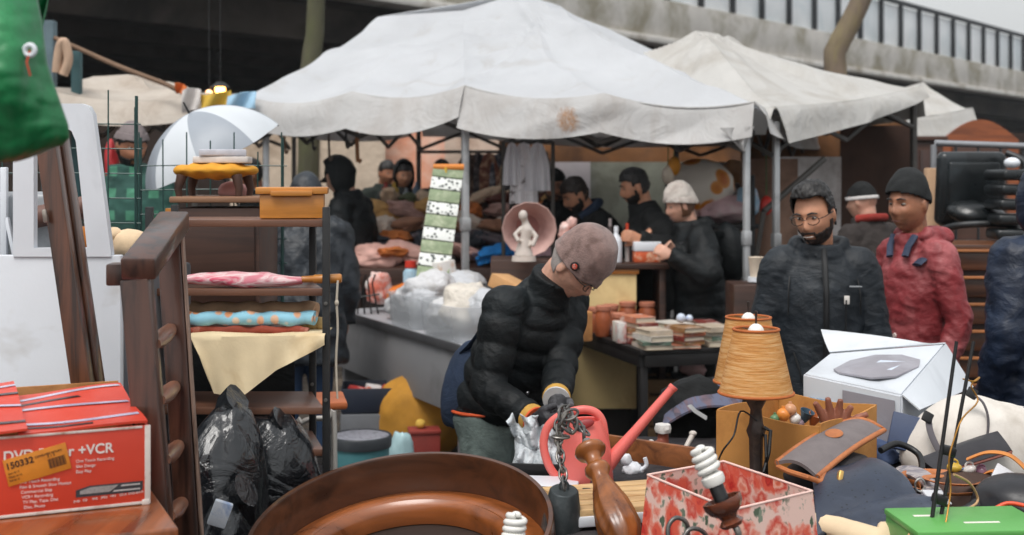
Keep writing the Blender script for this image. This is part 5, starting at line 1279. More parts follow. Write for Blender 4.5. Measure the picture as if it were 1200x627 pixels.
# --- wooden chandelier pieces: turned stem, chain, iron cap, arms with bulbs
chd = thing('chandelier', 'dismantled turned wooden chandelier with iron chain, dark ceiling cap and spiral bulbs', 'chandelier', PZ(730, 625, TZ+.01)); TURN = wood('turned wood', (150, 88, 40), (84, 44, 20), 'z', .32, .35, .6)
IRON = M('worn iron', (104, 102, 100), .34, .25, 20, (140, 134, 126), .4, metal=.7, bs=60)
st0 = P(690, 524, 3.55); st1 = P(737, 648, 3.30); d = (st1-st0); Ls = d.length; d.normalize()
prof = [(0, 0), (.030, 0), (.041, .004), (.045, .014), (.040, .024), (.028, .030), (.022, .040), (.021, .058), (.024, .066), (.034, .070), (.036, .082), (.030, .092), (.024, .104), (.028, .125), (.038, .155), (.048, .19), (.055, .23), (.057, .265), (.052, .295), (.04, .315), (.03, .325), (0, .325)]
mb = MB(); mb.lathe(prof, st0, 56, d, flute=lambda z, th: (.11*(1-abs(math.sin(5*th+z*9)))**1.0-.06)*max(0, min(1, (z-.10)/.05)) if z < .31 else 0); obj('turned_stem', mb, TURN, chd, None, 60)
mb = MB(); mb.lathe([(.018, .0), (.02, -.006), (.014, -.016), (.012, -.024), (0, -.028)], st0, 18, d); obj('eyelet_ball', mb, M('grey metal', (150, 148, 146), .35, metal=.5), chd)
mb = MB(); rc = st0-d*.045; mb.tube([rc+V((0, .018*math.cos(a), .022*math.sin(a))) for a in [i*math.pi/9 for i in range(18)]], .0042, 8, closed=True); obj('hook_ring', mb, IRON, chd)
chain = [rc+V((0, 0, .01)), P(671, 492, 3.62), P(664, 478, 3.68), P(657, 483, 3.66), P(654, 500, 3.62), P(655, 518, 3.58), P(657, 538, 3.55), P(660, 556, 3.52), P(662, 573, 3.50)]
def along(pts, step):
    out = []; acc = 0.0; last = pts[0]; out.append((pts[0], (pts[1]-pts[0]).normalized()))
    for a, b_ in zip(pts[:-1], pts[1:]):
        L = (b_-a).length; t = step-acc
        while t <= L: out.append((a.lerp(b_, t/L), (b_-a).normalized())); t += step
        acc = L-(t-step)
    return out
def link(c, d, k, w=.0115, l=.018, r=.0036):
    side = d.cross(V((0.3, 1, 0.1))).normalized(); n = d.cross(side)
    sd = side if k % 2 else n; mb = MB(); pts = []
    for i in range(18):
        a = 2*math.pi*i/18; pts.append(c+d*(l*math.sin(a)+.004*math.copysign(1, math.sin(a))*abs(math.sin(a)))+sd*(w*math.cos(a)))
    mb.tube(pts, r, 8, closed=True); return mb
for k, (c, dd) in enumerate(along(chain, .027)): obj('chain_link', link(c, dd, k), IRON, chd)
hold = [P(664, 478, 3.68), P(662, 480, 3.82), P(659, 484, 3.98), P(657, 490, 4.12)]
for k, (c, dd) in enumerate(along(hold, .027)): obj('chain_link', link(c, dd, k), IRON, chd)
for k, (x, y, a) in enumerate(((660, 492, .5), (668, 486, 1.2), (664, 502, 2.2), (671, 498, .2), (657, 512, 1.6))):
    obj('chain_link', link(P(x, y, 3.585), V((math.sin(a), .2, math.cos(a))).normalized(), k, .013, .02, .0042), IRON, chd)
c = P(661, 574, 3.50); mb = MB(); mb.lathe([(0, 0), (.036, 0), (.040, -.004), (.056, -.100), (.057, -.112), (.053, -.114), (.05, -.105), (0, -.10)], c, 32, (.05, -.26, 1)); mb.tube([c+V((.012*math.cos(a_), 0, .010+.014*math.sin(a_))) for a_ in [k_*math.pi/8 for k_ in range(16)]], .003, 6, closed=True); obj('ceiling_cap', mb, M('dark cap', (70, 76, 78), .42, .25, 14, (104, 106, 106), .5, metal=.55, bs=50, bst=.4), chd)
SPI = M('spiral bulb glass', (232, 230, 224), .22, .03, 8); SOCK = M('black socket', (22, 21, 22), .35)
CUPW = wood('red cup wood', (122, 62, 36), (66, 32, 20), 'x', .25, .6)
def bulb_set(cup, ax, arm_pts, full=True, scl=1.0):
    ax = V(ax).normalized(); k = scl
    mb = MB(); mb.lathe([(0, -.036*k), (.022*k, -.036*k), (.028*k, -.028*k), (.018*k, -.018*k), (.022*k, -.010*k), (.036*k, .0), (.043*k, .014*k), (.043*k, .026*k), (.038*k, .026*k), (.034*k, .010*k), (0, .006*k)], cup, 32, ax, flute=lambda z, th: .03*math.cos(8*th)); cu = obj('wooden_cup', mb, CUPW, chd)
    mb = MB(); mb.lathe([(0, .004*k), (.0165*k, .004*k), (.0165*k, .056*k), (.014*k, .060*k), (0, .060*k)], cup, 20, ax); obj('socket', mb, SOCK, cu)
    mb = MB(); mb.lathe([(0, .056*k), (.022*k, .058*k), (.026*k, .066*k), (.026*k, .078*k), (.020*k, .084*k), (0, .085*k)], cup, 24, ax); b_ = obj('bulb_base', mb, SPI, cu)
    s = ax.orthogonal().normalized(); t = ax.cross(s); pts = []
    for i in range(76):
        a = i/75*math.pi*2*3.6; h = .086+.055*i/75; r = .0205*(1-.35*max(0, i/75-.8)*5*.6)
        pts.append(cup+ax*(h*k)+s*(r*k*math.cos(a))+t*(r*k*math.sin(a)))
    mb = MB(); mb.tube(pts, .0078*k, 10); mb.ell(cup+ax*.142*k, (.012*k, .012*k, .008*k), V((0, 0, 1)).rotation_difference(ax).to_matrix()); obj('spiral_tube', mb, SPI, cu, None, 80)
    mb = MB(); mb.tube(arm_pts, .0075, 10, sm=6); obj('iron_arm', mb, IRON, chd)
cup = P(851, 598, 2.78); bulb_set(cup, (-.33, .12, .80), [cup-V((-.33, .12, .8)).normalized()*.03, P(866, 630, 2.76), P(862, 690, 2.82), P(800, 720, 3.0), P(740, 680, 3.28)])
c2 = P(594, 676, 2.95); bulb_set(c2, (.15, .1, .95), [c2-V((0, 0, .03)), P(592, 705, 2.95), P(640, 730, 3.1), P(715, 660, 3.3)])
for pts in ([(784, 640), (783, 618), (792, 607), (804, 612), (806, 628), (800, 640)], [(796, 640), (806, 622), (818, 620), (828, 628), (834, 645)]):
    mb = MB(); mb.tube([P(x, y, 2.95+.01*i) for i, (x, y) in enumerate(pts)], .0055, 10, sm=6); obj('scroll_arm', mb, IRON, chd)
# --- floral square lamp shade
m, nt, b = newmat('floral print'); vec = coords(nt, (1, 1, 1))
nn = nt.nodes.new('ShaderNodeTexNoise'); nn.inputs['Scale'].default_value = 32; nn.inputs['Detail'].default_value = 4; nt.links.new(vec, nn.inputs['Vector'])
vv = mixc(nt, .05, vec, nn.outputs['Color'], 'ADD')
vo = nt.nodes.new('ShaderNodeTexVoronoi'); vo.inputs['Scale'].default_value = 15; vo.inputs['Randomness'].default_value = .8; nt.links.new(vv, vo.inputs['Vector'])
vo2 = nt.nodes.new('ShaderNodeTexVoronoi'); vo2.inputs['Scale'].default_value = 38; nt.links.new(vv, vo2.inputs['Vector'])
sp = nt.nodes.new('ShaderNodeSeparateColor'); nt.links.new(vo.outputs['Color'], sp.inputs[0]); sp2 = nt.nodes.new('ShaderNodeSeparateColor'); nt.links.new(vo2.outputs['Color'], sp2.inputs[0])
ring_ = ramp(nt, vo.outputs['Distance'], [(0, lin((150, 24, 26))), (.10, lin((206, 58, 44))), (.17, lin((176, 34, 34))), (.27, lin((222, 92, 70))), (.46, lin((220, 96, 74))), (.62, lin((234, 168, 150)))])
alt_ = ramp(nt, vo.outputs['Distance'], [(0, lin((196, 70, 50))), (.14, lin((228, 126, 96))), (.25, lin((240, 186, 166))), (.42, lin((208, 76, 58))), (.62, lin((238, 190, 174)))])
petal = mixc(nt, ramp(nt, sp.outputs[0], [(.45, (0, 0, 0, 1)), (.55, (1, 1, 1, 1))]), ring_, alt_)
petal = mixc(nt, ramp(nt, sp2.outputs[0], [(.6, (0, 0, 0, 1)), (.95, (.5, .5, .5, 1))]), petal, lin((198, 44, 40)))
lf = nt.nodes.new('ShaderNodeMath'); lf.operation = 'MULTIPLY'; nt.links.new(ramp(nt, vo2.outputs['Distance'], [(.36, (1, 1, 1, 1)), (.5, (0, 0, 0, 1))]), lf.inputs[0]); nt.links.new(ramp(nt, sp2.outputs[1], [(.38, (0, 0, 0, 1)), (.46, (1, 1, 1, 1))]), lf.inputs[1])
ground = mixc(nt, lf.outputs[0], lin((232, 196, 184)), mixc(nt, sp2.outputs[2], lin((72, 90, 70)), lin((140, 150, 132))))
fac = ramp(nt, vo.outputs['Distance'], [(.58, (1, 1, 1, 1)), (.66, (0, 0, 0, 1))]); col = mixc(nt, fac, ground, petal)
nt.links.new(col, b.inputs['Base Color']); b.inputs['Roughness'].default_value = .7; bump(nt, b, noise(nt, vec, 220, 3), .2, .002); FLOR = m
PINKT = M('pale pink piping', (232, 196, 186), .7, .06, 20)
fs_ = thing('square_lampshade', 'red rose printed square lampshade lying open side up', 'lampshade', (.54, 3.23, TZ))
zt = .925; FL = [PZ(759, 557, zt), PZ(848, 541, zt), PZ(952, 576, zt), PZ(858, 598, zt)]; fctr = sum(FL, V((0, 0, 0)))/4
BT = [fctr+(q-fctr)*1.10-V((0, 0, zt-TZ-.008)) for q in FL]
for i in range(4):
    a, b_, c, d_ = FL[i], FL[(i+1) % 4], BT[(i+1) % 4], BT[i]
    mb = MB(); mb.sheet(lambda u, v: tuple((a.lerp(b_, u)).lerp(d_.lerp(c, u), v)), 10, 8, .003); obj('panel', mb, FLOR, fs_, None, 20)
    mb = MB(); mb.tube([a+V((0, 0, .001)), b_+V((0, 0, .001))], .0032, 8); obj('piping', mb, PINKT, fs_)
# --- tray, slats, plank, plastic bag, black tray behind the hoop
wt = thing('slatted_tray', 'white tray holding pale wooden slats under the watering can', 'tray', PZ(715, 575, TZ)); c = PZ(722, 592, TZ+.03)
mb = MB(); mb.box(c, (.40, .30, .03), .28, .006); obj('tray', mb, WHITEP, wt)
TANW = wood('pale slat wood', (222, 184, 132), (186, 142, 92), 'x', .6, 0, .8)
for k in range(5):
    mb = MB(); o_ = rot_m(.28) @ V((-.01, -.118+.059*k, .022)); mb.box(c+o_, (.34, .05, .02), .28, .004); obj('slat', mb, TANW, wt)
mb = MB(); a, b_ = PZ(705, 538, .76), PZ(850, 562, .76); mb.beam(a+V((0, .22, .0)), b_+V((0, .22, 0)), .02, .085, .004); solo('wooden_plank', mb, wood('brown plank', (150, 92, 52), (96, 56, 32), 'x', .5), 'brown plank on edge behind the pink watering can and the floral shade', 'plank')
bt = thing('black_tray', 'shallow black plastic tray between the hoop and the watering can', 'tray', PZ(625, 565, TZ)); c = PZ(628, 572, TZ+.02)
mb = MB(); mb.box(c-V((0, 0, .012)), (.36, .30, .008), -.14, .003); obj('tray_floor', mb, BLACKP, bt)
for dx, dy, sx_, sy in ((0, .146, .36, .010), (0, -.146, .36, .010), (.176, 0, .010, .28), (-.176, 0, .010, .28)):
    mb = MB(); mb.box(c+rot_m(-.14) @ V((dx, dy, .014)), (sx_, sy, .055), -.14, .003); obj('tray_rim', mb, BLACKP, bt)
mb = MB(); mb.box(c+V((.0, -.0, .006)), (.26, .2, .02), -.1, .004); solo('white_sheet', mb, WHITE, 'flat white pad lying in the black tray', 'pad')
PLB = M('white plastic film', (206, 212, 216), .22, .08, 10, (168, 174, 180), .5, 16, .9, .03)
def plb(u, v):
    q = P(598+u*58+6*math.sin(v*4), 552-v*66*(.75+.35*math.sin(math.pi*(u*.8+.15))), 4.16+.10*v)
    a_ = np.array([[u*3, v*2.2, 0]]); return (q.x, q.y+.035*ridge(a_, 2.2, 3)[0]+.02*ridge(a_, 5, 4)[0]-.06*math.sin(math.pi*u), q.z+.012*ridge(a_, 3.1, 6)[0])
mb = MB(); mb.sheet(plb, 50, 50, .004); solo('plastic_bag', mb, PLB, 'crumpled white plastic bag in front of the stooping man', 'plastic bag', None, 80)
mb = MB(); c = P(741, 541, 4.2); mb.blob(c+V((0, 0, -.03)), (.035, .028, .026), .14, 2.2, 5, 4, None, .12); mb.blob(c+V((-.022, -.01, .008)), (.018, .017, .022), .12, 2.2, 6, 3, None, .1); mb.tube([c+V((.02, -.01, -.03)), c+V((.045, -.01, -.01)), c+V((.04, -.01, .015))], .007, 8, sm=4); solo('white_figurine', mb, WHITEP, 'small white figurine with a black strap behind the slats', 'figurine', None, 80)
# --- twin lamps with raffia shades
m, nt, b = newmat('raffia shade'); vec = coords(nt, (1, 1, 1), (0, R(58), 0)); n1 = noise(nt, coords(nt, (12, 12, 190), (0, R(24), 0)), 1.0, 4, .6, .3); n2 = noise(nt, coords(nt, (30, 30, 420), (0, R(24), 0)), 1.0, 3)
c0 = ramp(nt, n1, [(.30, lin((200, 134, 66))), (.48, lin((226, 168, 98))), (.66, lin((240, 200, 142)))]); c0 = mixc(nt, ramp(nt, n2, [(.55, (0, 0, 0, 1)), (.75, (.6, .6, .6, 1))]), c0, lin((244, 214, 160)))
nt.links.new(c0, b.inputs['Base Color']); b.inputs['Roughness'].default_value = .8; bump(nt, b, n1, .6, .004)
tr_ = nt.nodes.new('ShaderNodeBsdfTranslucent'); nt.links.new(c0, tr_.inputs['Color']); mx = nt.nodes.new('ShaderNodeMixShader'); mx.inputs[0].default_value = .35
nt.links.new(b.outputs[0], mx.inputs[1]); nt.links.new(tr_.outputs[0], mx.inputs[2]); nt.links.new(mx.outputs[0], nt.nodes['Material Output'].inputs['Surface']); RAF = m
BRZ = M('dark bronze', (56, 46, 42), .45, .3, 20, (92, 76, 64), .4, 60, .4, metal=.3)
def lamp(label, px, d, ytop, ybot, rt, rb, dz):
    x = XD(px, d); zt_, zb_ = P(px, ytop, d).z, P(px, ybot, d).z; t = thing('table_lamp', label, 'lamp', (x.x, x.y, TZ), 'twin raffia lamps')
    mb = MB(); mb.lathe([(rb, 0), (rt, zt_-zb_), (rt-.004, zt_-zb_), (rb-.004, 0), (rb, 0)], (x.x, x.y, zb_), 40, None, False); sh = obj('lamp_shade', mb, RAF, t, None, 60)
    for z, r in ((zb_, rb), (zt_, rt)):
        mb = MB(); mb.tube([V((x.x+r*math.cos(a), x.y+r*math.sin(a), z)) for a in [i*math.pi/20 for i in range(40)]], .0045, 8, closed=True); obj('shade_trim', mb, M('shade trim', (176, 96, 44), .7, .1, 20), sh)
    mb = MB(); h = zb_+.02-TZ; mb.lathe([(0, 0), (.06, 0), (.062, .012), (.045, .03), (.024, .045), (.018, .06), (.024, .075), (.018, .09), (.02, .55*h), (.028, .62*h), (.02, .68*h), (.016, .8*h), (.03, .88*h), (.036, .92*h), (.02, h), (.012, h+.03), (0, h+.03)], (x.x, x.y, TZ), 20, flute=lambda z, th: .06*math.cos(6*th)); obj('lamp_base', mb, BRZ, t)
    mb = MB(); mb.ell((x.x, x.y, zt_-.012), (.026, .026, .03)); mb.lathe([(.014, 0), (.014, .06), (0, .06)], (x.x, x.y, zt_-.09), 12); obj('light_bulb', mb, SPI, t)
    for k in range(3):
        a = k*2.094; mb = MB(); mb.tube([V((x.x, x.y, zt_-.004)), V((x.x+rt*math.cos(a), x.y+rt*math.sin(a), zt_-.001))], .0015, 5); obj('spider_wire', mb, BRZ, sh)
    mb = MB(); mb.tube([V((x.x, x.y, zt_-.01)), V((x.x, x.y, zt_+.03)), V((x.x, x.y, zt_+.055))], [.003, .003, .005], 8); obj('finial', mb, BRZ, t)
    return t, x
t, x = lamp('taller front lamp with raffia shade and dark bronze foot, beside the cardboard box', 886, 3.82, 386, 460, .067, .110, 0)
mb = MB(); mb.tube([V((x.x, x.y-.02, .97)), P(868, 482, 3.8), P(860, 510, 3.78), P(846, 530, 3.78), PZ(836, 556, TZ+.006)], .0028, 6, sm=5); obj('power_cord', mb, BLACKP, t)
mb = MB(); mb.tube([V((x.x+.02, x.y-.02, .95)), P(903, 505, 3.79), P(901, 530, 3.77), P(895, 552, 3.75), PZ(889, 590, TZ+.006)], .006, 8); mb.tube([V((x.x+.015, x.y-.03, .93)), P(897, 510, 3.77), P(898, 535, 3.75), PZ(899, 588, TZ+.006)], .005, 8); obj('power_cord', mb, BLACKP, t)
lamp('rear lamp with raffia shade half hidden by the front one', 877, 4.46, 372, 447, .077, .119, 0)
# --- open cardboard box and what it holds
cb = thing('cardboard_box', 'open brown cardboard box full of odds and ends beside the lamps', 'box', (.90, 4.09, TZ)); zt = .95; TP = [PZ(840, 481, zt), PZ(960, 499, zt), PZ(1027, 476, zt), PZ(900, 463, zt)]; TP[3] = TP[0]+TP[2]-TP[1]
CARD2 = M('tan cardboard', (196, 138, 72), .85, .08, 10, (172, 116, 58), .4, 120, .2)
for i in range(4):
    a, b_ = TP[i], TP[(i+1) % 4]; mb = MB(); lo = TZ+.01; ins = .002 if i % 2 else 0
    dirv = (b_-a).normalized(); a2, b2 = a+dirv*(.006 if i % 2 else 0), b_-dirv*(.006 if i % 2 else 0)
    mb.sheet(lambda u, v: (lambda p: (p.x, p.y, p.z+(lo-zt)*v+.006*math.sin(u*6+i)*(1-v)))(a2.lerp(b2, u)), 12, 8, .006); obj('side', mb, CARD2, cb, None, 20)
cc_ = sum(TP, V((0, 0, 0)))/4; mb = MB(); mb.prism([(p.x, p.y) for p in [q+(cc_-q)*.03 for q in TP]], (1, 0, 0), (0, 1, 0), (0, 0, 1), .006, (0, 0, TZ+.012)); obj('bottom', mb, CARD2, cb, None, 0)
mb = MB(); mb.prism([(p.x, p.y) for p in [q+(cc_-q)*.06 for q in TP]], (1, 0, 0), (0, 1, 0), (0, 0, 1), .10, (0, 0, TZ+.02)); solo('packing_paper', mb, M('crumpled paper', (120, 96, 76), .9, .3, 14, bs=30, bst=.8), 'brown packing paper filling the lower half of the cardboard box', 'paper', None, 20)
odds = [(918, 484, .022, (226, 140, 60), 'orange ball ornament in the cardboard box'), (932, 489, .018, (232, 230, 226), 'white ball ornament in the cardboard box'), (908, 489, .016, (90, 130, 90), 'green trinket in the cardboard box'), (944, 486, .02, (52, 78, 96), 'dark blue fluted cup in the cardboard box'), (954, 490, .02, (176, 96, 46), 'copper coloured bowl in the cardboard box'), (938, 494, .013, (150, 130, 140), 'mauve trinket nearest the box rim'), (965, 489, .015, (206, 200, 190), 'white cork shaped trinket beside the brown gloves'), (926, 478, .02, (206, 150, 110), 'tan toy in the cardboard box corner')]
for i, (x, y, r, cc, lb) in enumerate(odds):
    mb = MB(); c = P(x, y+2, 4.12)
    if i in (3, 4): mb.lathe([(r*.4, -r), (r*.7, -r*.3), (r*1.2, r), (r*1.1, r), (r*.6, -r*.2), (0, -r*.5)], c, 18, (.3, -.3, 1))
    elif i == 6: mb.lathe([(0, -r), (r*.8, -r), (r*.9, r), (0, r)], c, 14, (.9, -.2, .3))
    else: mb.blob(c, (r, r, r), .06, 2, i, 3); mb.lathe([(r*.3, 0), (r*.25, r*.4), (0, r*.4)], c+V((0, 0, r*.9)), 10)
    solo(('ornament', 'ornament', 'trinket', 'cup', 'bowl', 'trinket', 'trinket', 'toy')[i], mb, M('odd %d' % i, cc, .35, .12, 20), lb, ('ornament', 'ornament', 'trinket', 'cup', 'bowl', 'trinket', 'trinket', 'toy')[i])
GLV = M('brown leather', (140, 86, 66), .5, .2, 14, (104, 60, 44), .4, 80, .3)
gl = thing('leather_glove', 'brown leather glove with upright fingers, sticking out of the cardboard box', 'glove', P(975, 495, 3.95)); mb = MB(); b0 = P(978, 505, 3.96)
mb.tube([b0-V((0, 0, .04)), b0, b0+V((0, .0, .03))], [(.03, .02), (.04, .02), (.04, .018)], 12)
for k, (dx, hgt, tl) in enumerate(((-.034, .07, -.03), (-.012, .085, -.012), (.010, .08, .006), (.030, .06, .02), (.05, .035, .05))): mb.tube([b0+V((dx*.8, 0, .02)), b0+V((dx+tl*.4, -.004, .02+hgt*.6)), b0+V((dx+tl, -.012, .02+hgt))], [.013, .0125, .009], 10)
obj('glove_leather', remesh(mb, .004, 2), GLV, gl, None, 180)
# --- white appliance box
ab = thing('appliance_box', 'white glossy appliance carton with half raised lid behind the cardboard box', 'carton', (1.35, 4.55, TZ)); GLW = M('glossy white carton', (208, 213, 219), .4, .05, 4, (188, 192, 198), .4, 10, .06); GRP = M('grey print', (146, 143, 150), .4, .1, 5, (166, 166, 174), .5)
FRt, FLt, BRt = P(1057, 463, 4.30), P(941, 438, 4.50), P(1108, 403, 4.66); BLt = P(972, 414, 4.82); 
lowz = TZ+.014; dn = lambda q: V((q.x, q.y, lowz))
hexv = [FRt, FLt, BLt, BRt, dn(FRt), dn(FLt), dn(BLt), dn(BRt)]; mb = MB(); mb.add(hexv, [[0, 1, 2, 3], [4, 7, 6, 5], [0, 4, 5, 1], [1, 5, 6, 2], [2, 6, 7, 3], [3, 7, 4, 0]])
me = mesh_of('carton', mb); bm = bmesh.new(); bm.from_mesh(me); bmesh.ops.bevel(bm, geom=bm.edges[:], offset=.006, segments=2, affect='EDGES'); bm.to_mesh(me); bm.free(); obj('carton_body', me, GLW, ab)
nrm = (FLt-FRt).cross(BRt-FRt).normalized(); nrm = nrm if nrm.z > 0 else -nrm
e1 = (FRt-FLt); e2 = (BLt-FLt)
def lidp(u, v, o=0): return FLt+e1*u+e2*v+(BRt-FRt-e2)*(u*v)+nrm*o
fpts = [(.22, .30), (.30, .22), (.62, .20), (.82, .30), (.94, .52), (.90, .66), (.70, .78), (.46, .80), (.28, .62)]
mb = MB(); n = len(fpts); top = [lidp(u, v, .0035) for u, v in fpts]; bot = [lidp(u, v, -.004) for u, v in fpts]; mb.add(top+bot, [list(range(n)), list(range(2*n-1, n-1, -1))]+[[i, (i+1) % n, n+(i+1) % n, n+i] for i in range(n)]); obj('printed_picture', mb, GRP, ab, None, 0)
mb = MB(); fp2 = [(.50, .38), (.74, .40), (.80, .60), (.56, .62)]; n = 4; top = [lidp(u, v, .006) for u, v in fp2]; bot = [lidp(u, v, -.003) for u, v in fp2]; mb.add(top+bot, [list(range(n)), list(range(2*n-1, n-1, -1))]+[[i, (i+1) % n, n+(i+1) % n, n+i] for i in range(n)]); obj('printed_detail', mb, M('pale print', (204, 214, 228), .35, .15, 30), ab, None, 0)
a, b_ = P(963, 387, 5.42), P(1110, 403, 5.16)
def lidflap(u, v):
    base = BLt.lerp(BRt, u)+V((0, 0, .003)); top = P(962+146*u+4*math.sin(u*3), 386+15*u+(6*u*u), 4.90-.22*u)
    p = base.lerp(top, v)+V((0, .03*math.sin(math.pi*v)*.4, 0)); return tuple(p)
mb = MB(); mb.sheet(lidflap, 14, 8, .005); obj('lid_flap', mb, GLW, ab, None, 40)
mb = MB(); mb.sheet(lambda u, v: tuple(FRt.lerp(BRt, u)*(1-v)+V((FRt.x+.05+u*.30, FRt.y-.03+u*.34, FRt.z-.045+u*.02))*v), 10, 5, .005); obj('side_flap', mb, GLW, ab, None, 40)
mb = MB(); q0 = dn(FRt).lerp(dn(FLt), .02); mb.sheet(lambda u, v: tuple(FRt.lerp(FLt, .06+.52*u)*(1-(.1+.85*v))+dn(FRt).lerp(dn(FLt), .06+.52*u)*(.1+.85*v)+V((-.0045, -.0045, 0))), 8, 5, .002); obj('printed_panel', mb, GRP, ab, None, 20)
mb = MB(); mb.sheet(lambda u, v: tuple(FRt.lerp(FLt, .66+.26*u)*(.72-.22*v)+dn(FRt).lerp(dn(FLt), .66+.26*u)*(.28+.22*v)+V((-.0045, -.0045, 0))), 8, 3, .002); obj('blue_lettering', mb, M('blue print', (120, 170, 206), .4, .2, 60, (214, 224, 232), .6), ab, None, 20)
# --- bags and clothes on the right
DEN = M('wet navy leather', (46, 54, 70), .38, .2, 10, (66, 74, 90), .4, 40, .3); 
_nt = DEN.node_tree; _b = _nt.nodes['Principled BSDF']; _vo = _nt.nodes.new('ShaderNodeTexVoronoi'); _vo.inputs['Scale'].default_value = 75; _nt.links.new(coords(_nt), _vo.inputs['Vector'])
_sp = _nt.nodes.new('ShaderNodeSeparateColor'); _nt.links.new(_vo.outputs['Color'], _sp.inputs[0]); _ml = _nt.nodes.new('ShaderNodeMath'); _ml.operation = 'MULTIPLY'
_nt.links.new(ramp(_nt, _vo.outputs['Distance'], [(.18, (1, 1, 1, 1)), (.26, (0, 0, 0, 1))]), _ml.inputs[0]); _nt.links.new(ramp(_nt, _sp.outputs[0], [(.55, (0, 0, 0, 1)), (.6, (1, 1, 1, 1))]), _ml.inputs[1])
_nt.links.new(mixc(_nt, _ml.outputs[0], _b.inputs['Base Color'].links[0].from_socket, lin((18, 22, 32))), _b.inputs['Base Color'])
TAN = M('tan leather', (182, 110, 62), .5, .15, 20, (150, 86, 46), .4); GREYF = M('grey felt', (116, 108, 108), .85, .12, 20, bs=120)
nb = thing('navy_bag', 'wet navy leather bag with a gold clasp lying below the grey satchel', 'bag', PZ(1010, 590, TZ)); 
def navyf(u, v):
    x = 945+u*135; yb = 548+v*95; d = 4.02-v*.72-.02*u
    bulge = .06*math.sin(math.pi*u)*math.sin(math.pi*min(1, v*.9+.05))
    p = PZ(x+14*v*(.5-u), yb, TZ+.055+.10*(1-v)*u+bulge*.9)
    return tuple(p)
mb = MB(); mb.blob(PZ(1012, 604, .77), (.20, .19, .055), .08, 1.8, 3, 5, (0, R(-8), R(-24)), .10, -.75); obj('bag_body', mb, DEN, nb, None, 70)
NA, NB, NC, ND = P(952, 556, 3.72), P(1030, 541, 3.80), P(1080, 572, 3.44), P(958, 606, 3.36)
nf_ = lambda u, v: tuple(NA.lerp(NB, u).lerp(ND.lerp(NC, u), v)+V((0, 0, .012+.030*math.sin(math.pi*v)*(.6+.4*math.sin(math.pi*u))+.006*math.sin(9*u+3*v)-.055*max(0, v-.55)**2*4-.022*abs(2*u-1)**4)))
mb = MB(); mb.sheet(nf_, 24, 18, .010); obj('flap', mb, DEN, nb, None, 60)
mb = MB(); mb.tube([V(nf_(u/16, 1))+V((0, -.002, .001)) for u in range(17)], .006, 8); obj('flap_seam', mb, M('dark seam', (28, 32, 42), .6), nb)
mb = MB(); mb.box(V(nf_(.28, .55))+V((0, -.004, .008)), (.014, .02, .032), (R(-30), R(20), 0), .004); obj('clasp', mb, M('gold clasp', (206, 168, 100), .3, metal=.7), nb)
mb = MB(); mb.tube([P(1032, 528, 3.85), P(1052, 520, 3.9), P(1076, 532, 3.88), P(1080, 552, 3.8), P(1070, 570, 3.7)], .010, 10, sm=6); obj('handle', mb, BLACKP, nb)
sg = thing('grey_satchel', 'grey felt satchel with orange brown leather edging and oval patch', 'bag', PZ(975, 560, TZ))
SA, SB, SCc, SD = P(910, 543, 3.66), P(985, 497, 3.95), P(1036, 505, 3.93), P(958, 560, 3.58)
def satp(u, v, o=0.0):
    p = SA.lerp(SB, v).lerp(SD.lerp(SCc, v), u); p = p+V((0, 0, .022*math.sin(math.pi*u)+.010*math.sin(math.pi*v)-.0*u+o)); return p
mb = MB(); mb.sheet(lambda u, v: tuple(satp(u, v)), 16, 20, .010); obj('flap', mb, GREYF, sg, None, 60)
mb = MB(); ring = [satp(0, v/12, .002) for v in range(13)]+[satp(u/8, 1, .002) for u in range(1, 9)]+[satp(1, 1-v/12, .002) for v in range(1, 13)]; mb.tube(ring, .0085, 8); obj('leather_edging', mb, TAN, sg, None, 60)
_e1 = (satp(.5, .65)-satp(.5, .45)).normalized(); _e2 = (satp(.6, .55)-satp(.4, .55)).normalized(); _n = _e1.cross(_e2).normalized(); _e2 = _n.cross(_e1); mb = MB(); mb.ell(satp(.5, .55, .006), (.036, .024, .005), Matrix((_e1, _e2, _n)).transposed(), 24, 8); obj('oval_patch', mb, TAN, sg)
mb = MB(); cN = (SA+SB+SCc+SD)/4-V((0, 0, .075)); mb.blob(cN, (.16, .12, .06), .06, 2, 6, 4, (0, 0, .6), .05); obj('bag_body', mb, M('dark bag lining', (40, 36, 38), .7), sg, None, 60)
mb = MB(); mb.tube([satp(1, .1)+V((0, 0, -.004)), P(962, 565, 3.55), P(948, 560, 3.55), P(925, 553, 3.6), satp(0, .02)+V((0, 0, -.012))], .008, 8); obj('leather_edging', mb, TAN, sg)
wb = thing('tote_bag', 'slumped off white canvas tote bag with grey handles and flower print side', 'bag', PZ(1140, 540, TZ)); CVB = M('off white canvas', (212, 206, 198), .85, .06, 6, (186, 178, 168), .4, 90, .3)
m, nt, b = newmat('tiny flower print'); vec = coords(nt); vo = nt.nodes.new('ShaderNodeTexVoronoi'); vo.inputs['Scale'].default_value = 95; nt.links.new(vec, vo.inputs['Vector'])
nt.links.new(mixc(nt, ramp(nt, vo.outputs['Distance'], [(.3, (1, 1, 1, 1)), (.45, (0, 0, 0, 1))]), lin((222, 216, 208)), mixc(nt, vo.outputs['Color'], lin((120, 96, 96)), lin((96, 120, 150)))), b.inputs['Base Color']); b.inputs['Roughness'].default_value = .85
mb = MB(); cw = P(1146, 512, 4.12); mb.blob(cw+V((.02, .05, -.05)), (.25, .12, .17), .07, 1.3, 8, 5, (R(-20), R(-14), R(-8)), .0, -.8); me = mesh_of('t', mb); displace(me, lambda q: .012*ridge(q*np.array([1.0, 1.0, .45])+.03*np.sin(q[:, [2, 0, 1]]*14), 9, 3)+.006*ridge(q*np.array([.5, 1, 1.2]), 19, 6)); obj('bag_body', me, CVB, wb, None, 70)
